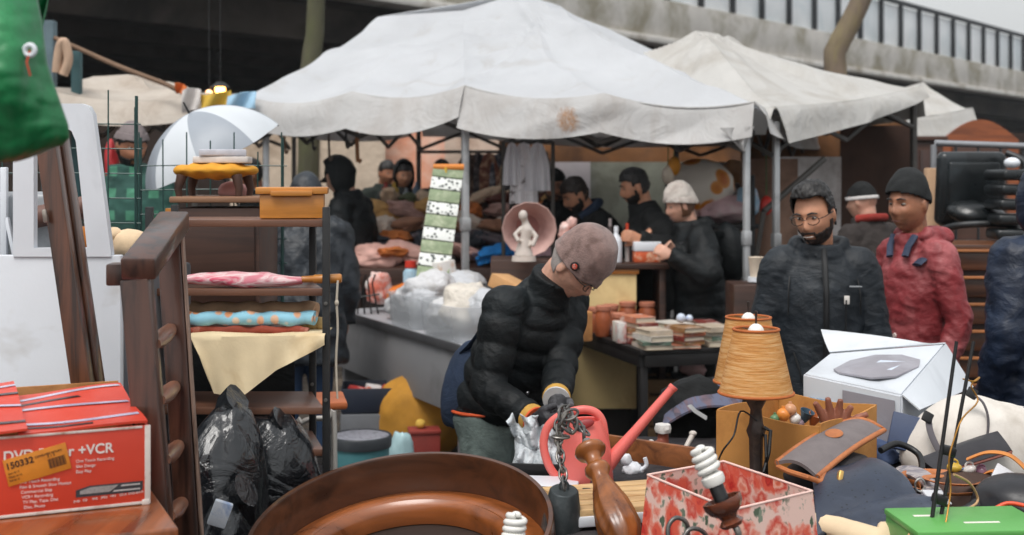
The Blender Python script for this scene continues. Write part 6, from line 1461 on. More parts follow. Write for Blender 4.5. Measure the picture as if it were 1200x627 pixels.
mb = MB(); mb.blob(P(1192, 508, 4.16), (.10, .05, .085), .08, 2, 5, 4, (R(-20), R(-10), 0), .06); obj('printed_side', mb, m, wb, None, 70)
for pts in ([(1088, 490), (1090, 505), (1096, 520), (1104, 534)], [(1140, 462), (1152, 472), (1158, 490), (1157, 512)]):
    q = [P(x, y, 4.10-.012*i) for i, (x, y) in enumerate(pts)]; mb = MB(); mb.tube(q, [(.011, .004)]*4, 8, sm=6); obj('handle', mb, M('grey webbing', (96, 92, 96), .8), wb)
    mb = MB(); mb.box(q[0]+V((-.004, -.004, .004)), (.034, .012, .034), (R(-20), R(30), 0), .004); obj('black_patch', mb, BLACKP, wb)
# black twin rods
rd = thing('folded_stand', 'folded black metal stand with two thin crossing rods before the tote bag', 'stand', PZ(1095, 640, TZ)); 
for (x0, y0, x1, y1, dd) in ((1121, 400, 1086, 652, 0), (1141, 400, 1094, 652, .03)):
    a, b_ = P(x0, y0, 3.25+dd), P(x1, y1, 3.20+dd); mb = MB(); mb.tube([a, a.lerp(b_, .5), b_], [.0045, .005, .0055], 10); obj('rod', mb, BLM, rd)
for (x, y) in ((1111, 528), (1101, 585)):
    mb = MB(); mb.box(P(x, y, 3.24), (.036, .03, .024), (0, R(14), 0), .005); obj('clamp', mb, BLACKP, rd)
# pouch, wires, trinkets, green box
po = thing('leather_pouch', 'flat black leather pouch with pinkish brown edging leaning on the tote bag', 'pouch', PZ(1130, 550, TZ))
PA, PB, PCc, PD = P(1078, 540, 3.92), P(1168, 508, 4.05), P(1184, 530, 3.98), P(1098, 556, 3.84)
pp_ = lambda u, v: tuple(PA.lerp(PB, u).lerp(PD.lerp(PCc, u), v)+V((0, 0, .02*math.sin(math.pi*u)*math.sin(math.pi*v))))
mb = MB(); mb.sheet(pp_, 16, 10, .022); obj('pouch_body', mb, M('black leather', (44, 42, 46), .45, .2, 14, bs=90), po, None, 50)
mb = MB(); mb.tube([V(pp_(u/12, 0)) for u in range(13)]+[V(pp_(1, v/5)) for v in range(1, 6)], .008, 8); mb.tube([V(pp_(u/12, 1))+V((0, -.004, 0)) for u in range(13)], .006, 8); obj('edging', mb, M('dusty brown leather', (136, 82, 70), .6), po)
wr = [P(1128, 444, 3.3), P(1142, 447, 3.3), P(1148, 442, 3.32), P(1138, 452, 3.3), P(1146, 470, 3.3), P(1128, 490, 3.22), P(1118, 515, 3.2), P(1112, 540, 3.19), P(1114, 575, 3.2), P(1106, 625, 3.15)]
mb = MB(); mb.tube(wr, .0022, 6, sm=4); solo('brass_wire', mb, M('brass wire', (190, 136, 62), .4, metal=.6), 'kinked brass coloured wire twisted round the folded black stand', 'wire', None, 80)
mb = MB(); mb.tube([P(1118, 556, 3.25), P(1136, 566, 3.35), P(1146, 585, 3.4), P(1135, 596, 3.34), P(1105, 604, 3.27), P(1075, 612, 3.2), P(1064, 630, 3.12)], .0035, 6, sm=5); solo('tan_string', mb, M('tan cord', (206, 166, 120), .8), 'tan cord looping across the green box lid', 'cord', None, 80)
gb = thing('green_box', 'bright green box with white lettering strip at the bottom edge of the goods', 'box', PZ(1120, 627, TZ)); GRN = M('bright green card', (80, 146, 70), .4, .08, 6, (104, 174, 86), .4)
ga, gb_ = PZ(1046, 607, .83), PZ(1196, 604, .83); gd = (gb_-ga).normalized(); gn = V((-gd.y, gd.x, 0)); Rg = Matrix((gd, gn, up)).transposed(); gl_ = (gb_-ga).length; gc = (ga+gb_)/2
gc = gc+gn*.0-gn*.06
mb = MB(); mb.box(gc+V((0, 0, -.055)), (gl_, .22, .105), Rg, .004); obj('carton_body', mb, GRN, gb)
mb = MB(); mb.box(gc+V((0, 0, .004)), (gl_+.006, .226, .016), Rg, .004); obj('lid', mb, M('green lid', (96, 166, 84), .4, .05, 6), gb)
for (o_, w_, h_) in ((-.10, .05, .012), (.02, .09, .010)):
    mb = MB(); mb.box(gc+gd*o_+gn*(.03-.07*(o_ > 0))+V((0, 0, .0125)), (w_, h_, .001), Rg); obj('white_print', mb, INK, gb, None, 0)
mb = MB(); mb.box(gc+gd*(-.08)-gn*.1105+V((0, 0, -.035)), (.07, .001, .018), Rg); obj('white_print', mb, INK, gb, None, 0)
tri_ = [(1118, 545, (196, 160, 60), 'mustard yellow'), (1128, 556, (90, 120, 160), 'slate blue'), (1136, 548, (206, 200, 196), 'pearl white'), (1142, 560, (60, 100, 190), 'bright blue'), (1150, 551, (130, 90, 110), 'plum'), (1156, 566, (190, 196, 200), 'silver grey'), (1140, 572, (120, 140, 130), 'sage green'), (1130, 568, (44, 46, 60), 'ink black'), (1134, 590, (40, 110, 210), 'vivid cobalt')]
for i, (x, y, cc, lb) in enumerate(tri_):
    mb = MB(); c = P(x, y+3, 3.72); mb.blob(c, (.022, .018, .014), .1, 2.2, i, 3, (0, .3*i, i)); mb.tube([c+V((.012*math.cos(a), .0, .012*math.sin(a)+.012)) for a in [k*.7 for k in range(9)]], .003, 6, closed=True); solo('brooch', mb, M('brooch %d' % i, cc, .25, .15, 40), lb+' brooch in the heap before the black pouch', 'brooch')
mb = MB(); mb.blob(PZ(1138, 580, .77), (.15, .12, .075), .08, 2, 9, 4, None, .04, -.7); solo('brown_cloth', mb, M('brown lining', (70, 50, 42), .8, .3, 12), 'dark brown cloth under the heap of brooches', 'cloth', None, 60)
mb = MB(); c = P(1172, 566, 3.62); mb.box(c, (.058, .008, .115), (R(-50), R(30), R(-20)), .003); solo('white_card', mb, M('card stock', (206, 206, 210), .6), 'white card tucked between the brooches and the black bag', 'card')
mb = MB(); c = P(1098, 583, 3.45); mb.box(c, (.075, .006, .05), (R(-55), R(8), R(30)), .002); solo('white_card', mb, MATS['card stock'], 'small white card lying behind the two black rods', 'card')
kb = thing('black_bag', 'black leather bag with broad orange straps at the table corner', 'bag', PZ(1185, 590, TZ)); mb = MB(); mb.blob(PZ(1204, 596, .78), (.15, .14, .085), .08, 1.8, 4, 4, (0, 0, -.3), .07, -.8); obj('bag_body', mb, M('black grained leather', (34, 34, 38), .4, .2, 14, bs=90), kb, None, 70)
for pts in ([(1134, 538), (1158, 530), (1184, 534), (1205, 552)], [(1150, 558), (1166, 552), (1176, 566), (1172, 584)]):
    mb = MB(); mb.tube([P(x, y, 3.72-.03*i) for i, (x, y) in enumerate(pts)], [(.017, .005)]*4, 8, sm=6); obj('strap', mb, M('orange strap', (206, 130, 60), .5), kb, None, 70)
mb = MB(); mb.tube([P(1166, 596, 3.42), P(1180, 590, 3.42), P(1198, 592, 3.40), P(1225, 600, 3.36)], .006, 8, sm=5); solo('orange_cable', mb, M('orange cable', (232, 84, 44), .4), 'orange cable lying across the black bag', 'cable', None, 80)
mb = MB(); mb.tube([PZ(945, 612, .76), PZ(985, 622, .765), PZ(1030, 634, .765), PZ(1040, 628, .77)], [.03, .034, .03, .036], 12); me = mesh_of('r', mb); displace(me, lambda c: .006*ridge(c, 40, 2)); solo2 = tag(obj('rolled_fabric', me, M('ivory cloth', (222, 200, 166), .85, .08, 10), None, tuple(PZ(990, 622, .73)), 60), 'rolled ivory cloth between the floral shade and the navy bag', 'cloth')
# --- black rucksack with checked cloth, boots
ck = thing('black_rucksack', 'soft black rucksack standing between the wooden crate and the lamps', 'bag', PZ(820, 525, TZ)); mb = MB(); c = P(822, 500, 4.9); mb.blob(c+V((0, .06, .0)), (.18, .13, .175), .08, 1.8, 11, 5, (0, R(10), 0), .08, -.8); obj('bag_body', mb, COT_K, ck, None, 70)
mb = MB(); mb.tube([P(808, 475, 4.72), P(815, 482, 4.70), P(828, 490, 4.70)], [(.014, .004)]*3, 8); obj('strap_end', mb, M('grey strap', (150, 150, 150), .7), ck)
m, nt, b = newmat('checked cloth'); vec = coords(nt, (1, 1, 1), (0, .4, .3)); n1 = noise(nt, coords(nt, (60, 4, 4)), 1, 2); n2 = noise(nt, coords(nt, (4, 4, 60)), 1, 2)
nt.links.new(mixc(nt, ramp(nt, n1, [(.45, (0, 0, 0, 1)), (.55, (1, 1, 1, 1))]), mixc(nt, ramp(nt, n2, [(.45, (0, 0, 0, 1)), (.55, (1, 1, 1, 1))]), lin((70, 68, 82)), lin((112, 92, 100))), lin((96, 100, 122))), b.inputs['Base Color']); b.inputs['Roughness'].default_value = .9
def chk(u, v):
    x = 782+u*100; y = 456+v*28-16*math.sin(math.pi*u)*.6+ (18*(1-u)**3); d = 5.02-.30*v; z = -.0
    return tuple(P(x-6*v*(1-u), y, d+.02*math.sin(u*9+v*5)))
mb = MB(); mb.sheet(chk, 24, 14, .008); solo('checked_cloth', mb, m, 'grey mauve checked cloth draped over the black rucksack', 'cloth', None, 60)
bo = thing('small_boot', 'small brown boot with white fluffy cuff before the black rucksack', 'boot', P(776, 525, 4.55)); c = P(777, 524, 4.5)
mb = MB(); mb.tube([c+V((0, 0, .0)), c+V((0, 0, .03)), c+V((0, 0, .055))], [.024, .02, .02], 14); mb.tube([c+V((0, 0, .012)), c+V((-.02, -.02, .012)), c+V((-.035, -.035, .01))], [.02, .018, .010], 12); obj('boot_leather', remesh(mb, .004, 2), M('red brown leather', (128, 66, 50), .5), bo, None, 180)
mb = MB(); mb.tube([c+V((0, 0, .052)), c+V((0, 0, .066)), c+V((0, 0, .080))], [.027, .031, .026], 16); me = mesh_of('f', mb); displace(me, lambda q: .002*nz(q, 300, 2)); obj('fluffy_cuff', me, M('white fluff', (228, 226, 222), .95, bs=200, bst=.8), bo)
mb = MB(); mb.ell(P(763, 519, 4.5), (.012, .012, .012)); solo('white_pompom', mb, MATS['white fluff'], 'white pompom beside the small brown boot', 'pompom')
mb = MB(); mb.tube([P(800, 531, 4.5), P(812, 509, 4.55)], [.008, .010], 10); mb.ell(P(812, 508, 4.55), (.014, .014, .01)); solo('white_tube', mb, M('ivory tube', (206, 198, 190), .5), 'ivory tube leaning on the black rucksack', 'tube')
# --- more odds and ends between the bags
sc_ = M('striped scarf', (120, 116, 124), .9, .2, 10, (196, 186, 180), .5, stretch=(1, 9, 9))
mb = MB(); mb.tube([PZ(1046, 560, .80), PZ(1062, 552, .83), PZ(1082, 560, .82), PZ(1094, 575, .80), PZ(1086, 592, .79)], [(.03, .014), (.034, .016), (.03, .016), (.032, .014), (.028, .012)], 12, sm=6); me = mesh_of('s', mb); displace(me, lambda c: .005*ridge(c, 45, 2))
tag(obj('scarf', me, sc_, None, tuple(PZ(1070, 575, .74)), 60), 'striped grey scarf lying beside the navy bag handle', 'scarf')
t = thing('coiled_belt', 'coiled brown belt with steel buckle in front of the black pouch', 'belt', PZ(1108, 570, .76)); pts = [P(1112, 566, 3.66)+V(((.05+.0022*i)*math.cos(i*.42), (.04+.002*i)*math.sin(i*.42), .012*math.sin(i*.2))) for i in range(40)]
mb = MB(); mb.tube(pts, [(.011, .003)]*40, 6); obj('strap', mb, TAN, t, None, 60); mb = MB(); q = pts[-1]; mb.tube([q+V((.014*math.cos(a), 0, .018*math.sin(a))) for a in [k*.5 for k in range(13)]], .003, 6); obj('buckle', mb, M('buckle steel', (170, 168, 164), .3, metal=.8), t)
t = thing('folding_umbrella', 'short folded black umbrella lying behind the green box', 'umbrella', PZ(1160, 590, .78)); a, b_ = P(1128, 600, 3.50), P(1190, 577, 3.56)
mb = MB(); mb.tube([a.lerp(b_, k/12) for k in range(13)], [.012+.012*math.sin(math.pi*min(1, k/12*1.1)) for k in range(13)], 12); me = mesh_of('u', mb); displace(me, lambda c: .003*ridge(c, 60, 2)); obj('folded_canopy', me, BLACKP, t); mb = MB(); mb.tube([b_, b_.lerp(a, -.25)], [.012, .014], 10); obj('handle', mb, MATS['tan leather'], t)
t = thing('notebook', 'worn navy notebook leaning on the appliance carton beside the tote bag', 'notebook', P(1075, 500, 4.2)); c = P(1072, 510, 4.2); mb = MB(); mb.box(c, (.16, .02, .12), (R(-24), R(12), R(-16)), .003); obj('cover', mb, M('navy cover', (52, 66, 96), .6), t)
mb = MB(); mb.blob(PZ(1015, 530, .77), (.10, .07, .05), .12, 2, 7, 4, None, .16, -.7); solo('blue_cloth', mb, M('faded blue cloth', (70, 86, 120), .9, .2, 12), 'faded blue cloth squeezed between the cardboard box and the appliance carton', 'cloth', None, 70)
# ================================================================= stalls in the middle and behind
GREY = M('grey counter paint', (126, 126, 128), .5, .08, 3, (104, 102, 102), .4); GREYL = M('pale counter edge', (176, 176, 180), .4, .06, 4)
q0, q1 = P(395, 358, 8.7), P(541, 402, 6.85); q0.z = q1.z = .78; cd = (q1-q0).normalized(); cn = V((-cd.y, cd.x, 0)); cn = cn if cn.y > 0 else -cn; Rc = Matrix((cd, cn, up)).transposed(); cl = (q1-q0).length
def cp(s, t, z): return q0+cd*s+cn*(t*.62)+V((0, 0, z-.78))
ct = thing('counter', 'long grey counter with pale top and white end panel, heaped with plastic bags', 'counter', cp(cl/2, .5, 0))
mb = MB(); mb.box(cp(cl/2-.02, .52, .765), (cl+.06, .68, .03), Rc, .006); obj('top', mb, GREYL, ct)
mb = MB(); mb.box(cp(cl/2-.02, -.02, .768), (cl+.05, .02, .05), Rc, .006); obj('edge_trim', mb, M('dark trim', (70, 70, 72), .4), ct)
mb = MB(); mb.box(cp(cl/2-.04, .02, .575), (cl-.04, .03, .34), Rc, .003); obj('front_panel', mb, GREY, ct)
mb = MB(); mb.box(cp(cl-.03, .55, .37), (.03, .60, .74), Rc, .004); obj('end_panel', mb, M('white end panel', (208, 210, 212), .5, .05), ct)
mb = MB(); mb.box(cp(cl-.035, .03, .37), (.04, .035, .74), Rc, .003); obj('leg', mb, GREY, ct); mb = MB(); mb.box(cp(.03, .5, .37), (.04, .55, .74), Rc, .003); obj('leg', mb, GREY, ct)
# under the counter
mb = MB(); c = P(490, 470, 7.5); mb.blob((c.x, c.y+.1, .24), (.27, .18, .25), .12, 1.6, 3, 4, None, .08, -.95); solo('mustard_cloth', mb, M('mustard heap', (176, 124, 40), .85, .2, 8), 'mustard yellow cloth bundle under the grey counter', 'cloth', None, 60)
cr = thing('crate', 'dark blue plastic crate of small red goods under the grey counter', 'crate', XD(437, 7.7)); c = XD(437, 7.7, .30); PLC = M('navy plastic', (34, 40, 54), .45)
mb = MB(); mb.box(c, (.36, .30, .02), .1, .004); obj('crate_floor', mb, PLC, cr)
for dx, dy, a, b_ in ((0, .15, .36, .012), (0, -.15, .36, .012), (.18, 0, .012, .288), (-.18, 0, .012, .288)):
    mb = MB(); mb.box(c+rot_m(.1) @ V((dx, dy, .07)), (a, b_, .14), .1, .003); obj('crate_side', mb, PLC, cr)
mb = MB(); mb.box((c.x, c.y, .145), (.38, .32, .29), .1, .01); solo('crate', mb, MATS['grey crate'], 'plain grey crate carrying the navy one under the counter', 'crate')
for i, (dx, dy, cc, lb) in enumerate(((-.10, -.04, (186, 46, 40), 'red packet in the navy crate'), (.0, .0, (206, 200, 200), 'white packet in the navy crate'), (.09, -.02, (170, 60, 50), 'brick red tin in the navy crate'), (-.03, -.08, (190, 110, 90), 'salmon coloured packet in the navy crate'))):
    mb = MB(); p_ = c+V((dx, dy, .085)); mb.box(p_, (.10, .07, .10), (.3*i, .2, .5*i), .008); solo('packet', mb, M('pk %d' % i, cc, .5, .15, 20, (230, 220, 210), .4), lb, 'packet')
bx_ = thing('red_box', 'small red box on the ground under the counter, yellow lump on top', 'box', XD(497, 7.2)); c = P(497, 517, 7.2); mb = MB(); mb.box((c.x, c.y, .13), (.17, .14, .26), .15, .005); obj('carton', mb, M('dull red', (140, 52, 44), .6), bx_); mb = MB(); mb.box((c.x, c.y-.004, .265), (.178, .148, .02), .15, .004); obj('lid', mb, M('dull red', (140, 52, 44), .6), bx_)
mb = MB(); mb.blob((c.x-.02, c.y, .30), (.03, .03, .025), .1, 2, 4, 3); solo('yellow_lump', mb, M('yellow foam', (206, 166, 70), .8), 'yellow foam lump on the small red box', 'foam')
mb = MB(); c = P(470, 511, 6.9); mb.blob((c.x, c.y, .16), (.07, .06, .16), .14, 2, 6, 4, None, .1, -.9); solo('plastic_bag', mb, M('pale teal film', (166, 196, 200), .3, .1, 8), 'pale teal plastic bag on the ground beside the bucket', 'plastic bag', None, 70)
# goods on the counter
m, nt, b = newmat('translucent tub'); vec = coords(nt); b.inputs['Base Color'].default_value = lin((214, 218, 222)); b.inputs['Roughness'].default_value = .25; b.inputs['Alpha'].default_value = .35; bump(nt, b, noise(nt, vec, 20, 3), .2, .01); TUB = m
def tub(label, c, sx_, sy, h, rz):
    t = thing('plastic_tub', label, 'tub', c, 'translucent tubs on the grey counter'); mb = MB(); n = 40; prof = [(1.0, 0), (1.06, .04), (1.10, h-.012), (1.14, h-.010), (1.14, h), (1.08, h), (1.03, .05), (.97, .012)]
    vs = []; mx = rot_m(rz)
    for k, z in prof:
        for i in range(n):
            a = 2*math.pi*i/n; cx_ = math.copysign(abs(math.cos(a))**.35, math.cos(a)); sy_ = math.copysign(abs(math.sin(a))**.35, math.sin(a)); vs.append(mx @ V((cx_*sx_*k/2, sy_*sy*k/2, z))+V(c))
    fs = [[i*n+j, i*n+(j+1) % n, (i+1)*n+(j+1) % n, (i+1)*n+j] for i in range(len(prof)-1) for j in range(n)]+[list(range(n))[::-1], [(len(prof)-1)*n+j for j in range(n)]]
    mb.add(vs, fs); obj('tub_wall', mb, TUB, t)
CRUM = M('crumpled white paper', (206, 206, 206), .6, .1, 8, (176, 172, 168), .5, 12, .9, .03)
rz = math.atan2(cd.y, cd.x)
c = cp(1.10, .32, .782); tub('smaller translucent tub stuffed with white wrapped things', c, .42, .34, .20, rz)
c2 = cp(1.72, .36, .782); tub('larger translucent tub nearest the stooping man', c2, .56, .42, .20, rz)
rnd = random.Random(5)
names = ['topmost wad of white wrapping paper in the smaller tub', 'wad of white wrapping paper at the back of the smaller tub', 'flattened wad of white paper at the front of the smaller tub', 'wad of white paper at the left side of the smaller tub', 'pale wad of wrapping in the middle of the larger tub', 'greyish wad of wrapping at the back of the larger tub', 'small wad of wrapping at the front of the larger tub', 'cream wad of wrapping lying between the two tubs', 'tall heap of white wrapping behind the smaller tub', 'low white wad left of the smaller tub']
pos = [(1.12, .34, 1.0, .15), (1.02, .44, .96, .13), (1.18, .24, .93, .12), (.98, .26, .93, .12), (1.68, .36, .95, .18), (1.85, .46, .95, .15), (1.6, .24, .90, .13), (1.42, .40, .92, .10), (1.02, .72, .97, .19), (.72, .30, .86, .12)]
for i, ((s_, t_, z_, r_), lb) in enumerate(zip(pos, names)):
    mb = MB(); mb.blob(cp(s_, t_, z_), (r_, r_*.85, r_*.72), .16, 2.0, i+2, 4, (0, 0, i), .18, -.8); solo('paper_wad', mb, M('wad %d' % (i % 3), ((206, 206, 208), (214, 206, 194), (190, 192, 196))[i % 3], .6, .1, 8, (166, 162, 158), .5, 12, .9, .03), lb, 'wrapping', None, 80)
mb = MB(); c = cp(.95, .55, 1.10); mb.box(c, (.20, .13, .12), (.1, -.1, rz+.3), .01); bb_ = solo('white_box', mb, M('white box card', (214, 210, 206), .6, .05, 12, (196, 150, 110), .35), 'white cardboard box perched on the wrapped heap beside the jewellery strip', 'box')
mb = MB(); mb.box(cp(.95, .62, .95), (.14, .12, .20), rz, .01); solo('pale_bundle', mb, M('beige paper', (190, 170, 158), .8), 'beige bundle under the perched white box', 'bundle')
mb = MB(); c = cp(.55, .45, .90); mb.blob(c, (.20, .12, .09), .12, 2, 3, 4, (0, 0, rz), .14, -.8); solo('orange_bag', mb, M('orange film', (226, 122, 40), .4, .15, 8), 'bright orange plastic bag on the far end of the grey counter', 'plastic bag', None, 70)
mb = MB(); c = cp(.22, .35, .93); mb.blob(c, (.09, .08, .12), .14, 2, 6, 4, None, .14, -.8); solo('red_white_bag', mb, M('red white film', (206, 110, 90), .5, .2, 16, (230, 226, 222), .6), 'red and white patterned bag at the far counter end', 'plastic bag', None, 70)
bt_ = thing('bottle', 'pale blue bottle with a red cap behind the orange bag', 'bottle', cp(.38, .62, .8)); c = cp(.38, .62, .782); mb = MB(); mb.lathe([(0, 0), (.05, 0), (.05, .27), (.03, .30), (0, .30)], c, 16); obj('bottle_body', mb, M('pale blue label', (170, 206, 226), .4), bt_); mb = MB(); mb.lathe([(0, .301), (.038, .301), (.038, .345), (0, .345)], c, 16); obj('cap', mb, M('red cap', (206, 60, 44), .5), bt_)
mb = MB(); c = cp(.70, .62, .93); mb.blob(c, (.09, .08, .14), .1, 2, 2, 4, None, .12, -.8); solo('grey_bag', mb, M('grey film', (120, 116, 118), .5, .15, 8), 'grey bag with an orange tip beside the orange bag', 'plastic bag', None, 70)
wrk = thing('wire_rack', 'black wire card rack standing at the far counter end', 'rack', cp(.3, .15, .78)); c = cp(.34, .12, .785)
for k in range(5):
    mb = MB(); mb.tube([c+V((-.09+.045*k, 0, 0)), c+V((-.07+.03*k, .0, .2+.03*(k % 2))), c+V((-.05+.03*k, .0, .26))], .006, 6); obj('wire', mb, BLM, wrk)
mb = MB(); mb.tube([c+V((-.1, 0, .10)), c+V((.1, 0, .13))], .006, 6); obj('wire', mb, BLM, wrk)
cam_ = thing('camera_case', 'black camera case with brown wooden ends on the counter', 'case', cp(1.45, .75, .95)); c = cp(1.50, .70, 1.0); mb = MB(); mb.box(c, (.16, .10, .10), (0, .1, rz+.5), .014, 3); obj('case_body', mb, BLACKP, cam_)
mb = MB(); mb.box(c+V((-.09, .03, 0)), (.035, .11, .11), (0, .1, rz+.5), .006); obj('end_block', mb, PINE, cam_); mb = MB(); mb.box(c+V((.09, -.06, 0)), (.035, .11, .11), (0, .1, rz+.5), .006); obj('end_block', mb, PINE, cam_)
mb = MB(); mb.box(c-V((0, -.05, .14)), (.4, .3, .16), rz, .01); solo('brown_carton', mb, CARD, 'flat brown carton under the camera case', 'carton')
for i, (s_, t_, z_, sx_, sy, sz, rr, cc, lb) in enumerate(((1.65, .85, 1.04, .26, .18, .08, .5, (192, 146, 98), 'tan carton flap standing behind the camera case'), (1.95, .80, .99, .34, .22, .03, .3, (186, 136, 84), 'brown card sheet lying towards the stooping man'), (1.80, .66, .96, .20, .14, .03, .9, (214, 200, 184), 'cream card lying on the brown card sheet'), (2.05, .95, 1.03, .3, .1, .02, .2, (206, 186, 160), 'long cream strip of card at the back of the counter'))):
    mb = MB(); mb.box(cp(s_, t_, z_), (sx_, sy, sz), (.1*i-.1, .35-.1*i, rz+rr), .005); solo('card_piece', mb, M('card %d' % i, cc, .8, .12, 12), lb, 'card')
mb = MB(); mb.box(cp(1.85, .78, .865), (.7, .5, .165), rz, .01); solo('brown_carton', mb, CARD, 'low brown carton at the near end of the counter, under the card sheets', 'carton')
# jewellery strip on the pole
js = thing('jewellery_strip', 'hanging strip of green and white jewellery cards leaning on the middle pole', 'display', P(510, 330, 8.2)); ja, jb = P(526, 196, 8.35), P(506, 330, 7.9); jd = (jb-ja).normalized(); jx = jd.cross(V((0, 1, 0))).normalized(); jx = jx if jx.x > 0 else -jx; jn = jd.cross(jx); Rj = Matrix((jx, jn, jd)).transposed(); L = (jb-ja).length
GRN2 = M('olive card', (132, 146, 116), .8, .15, 30, (170, 178, 150), .5); m, nt, b = newmat('white beaded card'); vec = coords(nt); vo = nt.nodes.new('ShaderNodeTexVoronoi'); vo.inputs['Scale'].default_value = 34; nt.links.new(vec, vo.inputs['Vector']); nt.links.new(ramp(nt, vo.outputs['Distance'], [(.28, lin((70, 76, 74))), (.40, lin((222, 224, 220)))]), b.inputs['Base Color']); b.inputs['Roughness'].default_value = .7
mb = MB(); mb.box((ja+jb)/2, (.19, .02, L), Rj, .003); obj('backing', mb, M('dark green cloth', (70, 84, 66), .9), js)
for k in range(9):
    zc = ja+jd*(L*(k+.5)/9)+jn*(-.016 if jn.y > 0 else .016); mb = MB(); mb.box(zc, (.20, .012, L/9-.008), Rj, .003); obj('card', mb, m if k % 2 else GRN2, js)
mb = MB(); mb.tube([ja+V((-.10, -.02, 0)), ja+V((.10, -.02, .0))], .022, 10); obj('top_rod', mb, M('orange rod', (214, 130, 50), .6), js); mb = MB(); mb.tube([ja+V((-.02, -.04, .0)), ja+V((-.025, -.045, -.12))], [(.014, .004)]*2, 6); obj('yellow_ribbon', mb, M('yellow ribbon', (214, 176, 60), .6), js)
# sloping display of clothes
DK = wood('dark shelf wood', (70, 46, 36), (40, 27, 22), 'x', .5)
dt = thing('display_table', 'long sloping display table covered with old clothes under the large canopy', 'table', XD(560, 9.8)); ta, tbk = (-1.15, .55), (9.05, 11.0)
mb = MB(); mb.add([(ta[0], tbk[0], 1.02), (ta[1], tbk[0], 1.02), (ta[1], tbk[1], 1.47), (ta[0], tbk[1], 1.47), (ta[0], tbk[0], .98), (ta[1], tbk[0], .98), (ta[1], tbk[1], 1.43), (ta[0], tbk[1], 1.43)], [[0, 1, 2, 3], [4, 7, 6, 5], [0, 4, 5, 1], [1, 5, 6, 2], [2, 6, 7, 3], [3, 7, 4, 0]]); obj('sloped_top', mb, DK, dt, None, 0)
mb = MB(); mb.box(((ta[0]+ta[1])/2, tbk[0]-.012, .97), (ta[1]-ta[0], .022, .14), None, .004); obj('front_board', mb, DK, dt)
for x in (ta[0]+.05, ta[1]-.05):
    for y, z in ((tbk[0]+.04, .97), (tbk[1]-.06, 1.40)):
        mb = MB(); mb.box((x, y, z/2), (.05, .05, z), None, .003); obj('leg', mb, DK, dt)
mb = MB(); mb.sheet(lambda u, v: (ta[0]+.03+u*(ta[1]-ta[0]-.06), tbk[0]+.02+.015*math.sin(u*40), .96-v*.86), 60, 10, .004); solo('dark_skirt', mb, M('dark skirt', (40, 32, 30), .9), 'dark cloth skirt below the sloping clothes display', 'cloth', None, 60)
pal = [((216, 170, 158), 'dusty pink'), ((170, 122, 96), 'brown'), ((230, 200, 170), 'beige'), ((96, 86, 90), 'charcoal'), ((206, 160, 100), 'ochre'), ((170, 138, 144), 'mauve'), ((232, 214, 198), 'cream'), ((104, 58, 48), 'maroon'), ((58, 62, 70), 'slate'), ((190, 150, 140), 'salmon'), ((30, 120, 190), 'bright blue'), ((90, 98, 70), 'moss green'), ((206, 120, 60), 'orange')]
rows = ['front row', 'second row', 'third row', 'fourth row', 'back row']
k = 0; used = set()
for r in range(5):
    for q in range(9):
        x = ta[0]+.10+q*.187+rnd.uniform(-.05, .05); y = tbk[0]+.18+r*.42+rnd.uniform(-.06, .06); z = 1.02+(y-tbk[0])*.231+.05
        ci = 10 if (r == 0 and q in (5, 6)) else (k*5+r*3) % 10 if rnd.random() > .12 else 11+rnd.randrange(2); cc, cn_ = pal[ci]; k += 1
        mb = MB(); mb.blob((x, y, z), (rnd.uniform(.12, .21), rnd.uniform(.07, .14), rnd.uniform(.04, .08)), .16, 2.2, k, 4, (rnd.uniform(-.3, .3), rnd.uniform(-.4, .4), rnd.uniform(0, 3)), .26, -.85)
        side = ('at the hooded seller end', 'second from the hooded seller', 'left of the jewellery strip', 'behind the jewellery strip', 'left of the middle pole', 'right of the middle pole', 'between pole and pink shade', 'left of the pink shade', 'behind the pink shade')[q]
        solo('folded_garment', mb, M('garment '+cn_, cc, .9, .18, 10, None, .5, 30, .4), '%s crumpled garment in the %s of the display, %s' % (cn_, rows[r], side), 'garment', 'garments heaped on the sloping display', 70)
# pink shade with figurine
sh_ = thing('pink_lampshade', 'large dusty pink lampshade tipped on its side behind the stooping man', 'lampshade', P(620, 300, 7.9)); c = P(620, 268, 8.0); ax_ = V((.05, -1, -.05)).normalized(); PKS = M('dusty pink shade', (196, 160, 152), .7, .1, 8, (172, 136, 130), .5)
mb = MB(); mb.lathe([(.075, -.16), (.12, -.09), (.165, .02), (.172, .03), (.168, .032), (.155, .015), (.112, -.085), (.07, -.155)], c, 14, ax_, False); obj('shade_cloth', mb, PKS, sh_, None, 30); mb = MB(); mb.lathe([(0, -.158), (.074, -.158), (.074, -.150), (0, -.150)], c, 14, ax_); obj('inner_disc', mb, M('pink inside', (150, 104, 98), .8), sh_)
ped = MB(); ped.box((P(622, 300, 8.0).x, 8.05, .59), (.5, .4, 1.18), None, .01); solo('display_plinth', ped, DK, 'dark plinth under the pink lampshade', 'plinth')
fg = thing('white_figurine', 'white plaster figurine standing in front of the pink lampshade', 'figurine', P(615, 304, 7.75)); c = P(614, 300, 7.74); PLS = M('plaster', (196, 186, 178), .6, .06, 14)
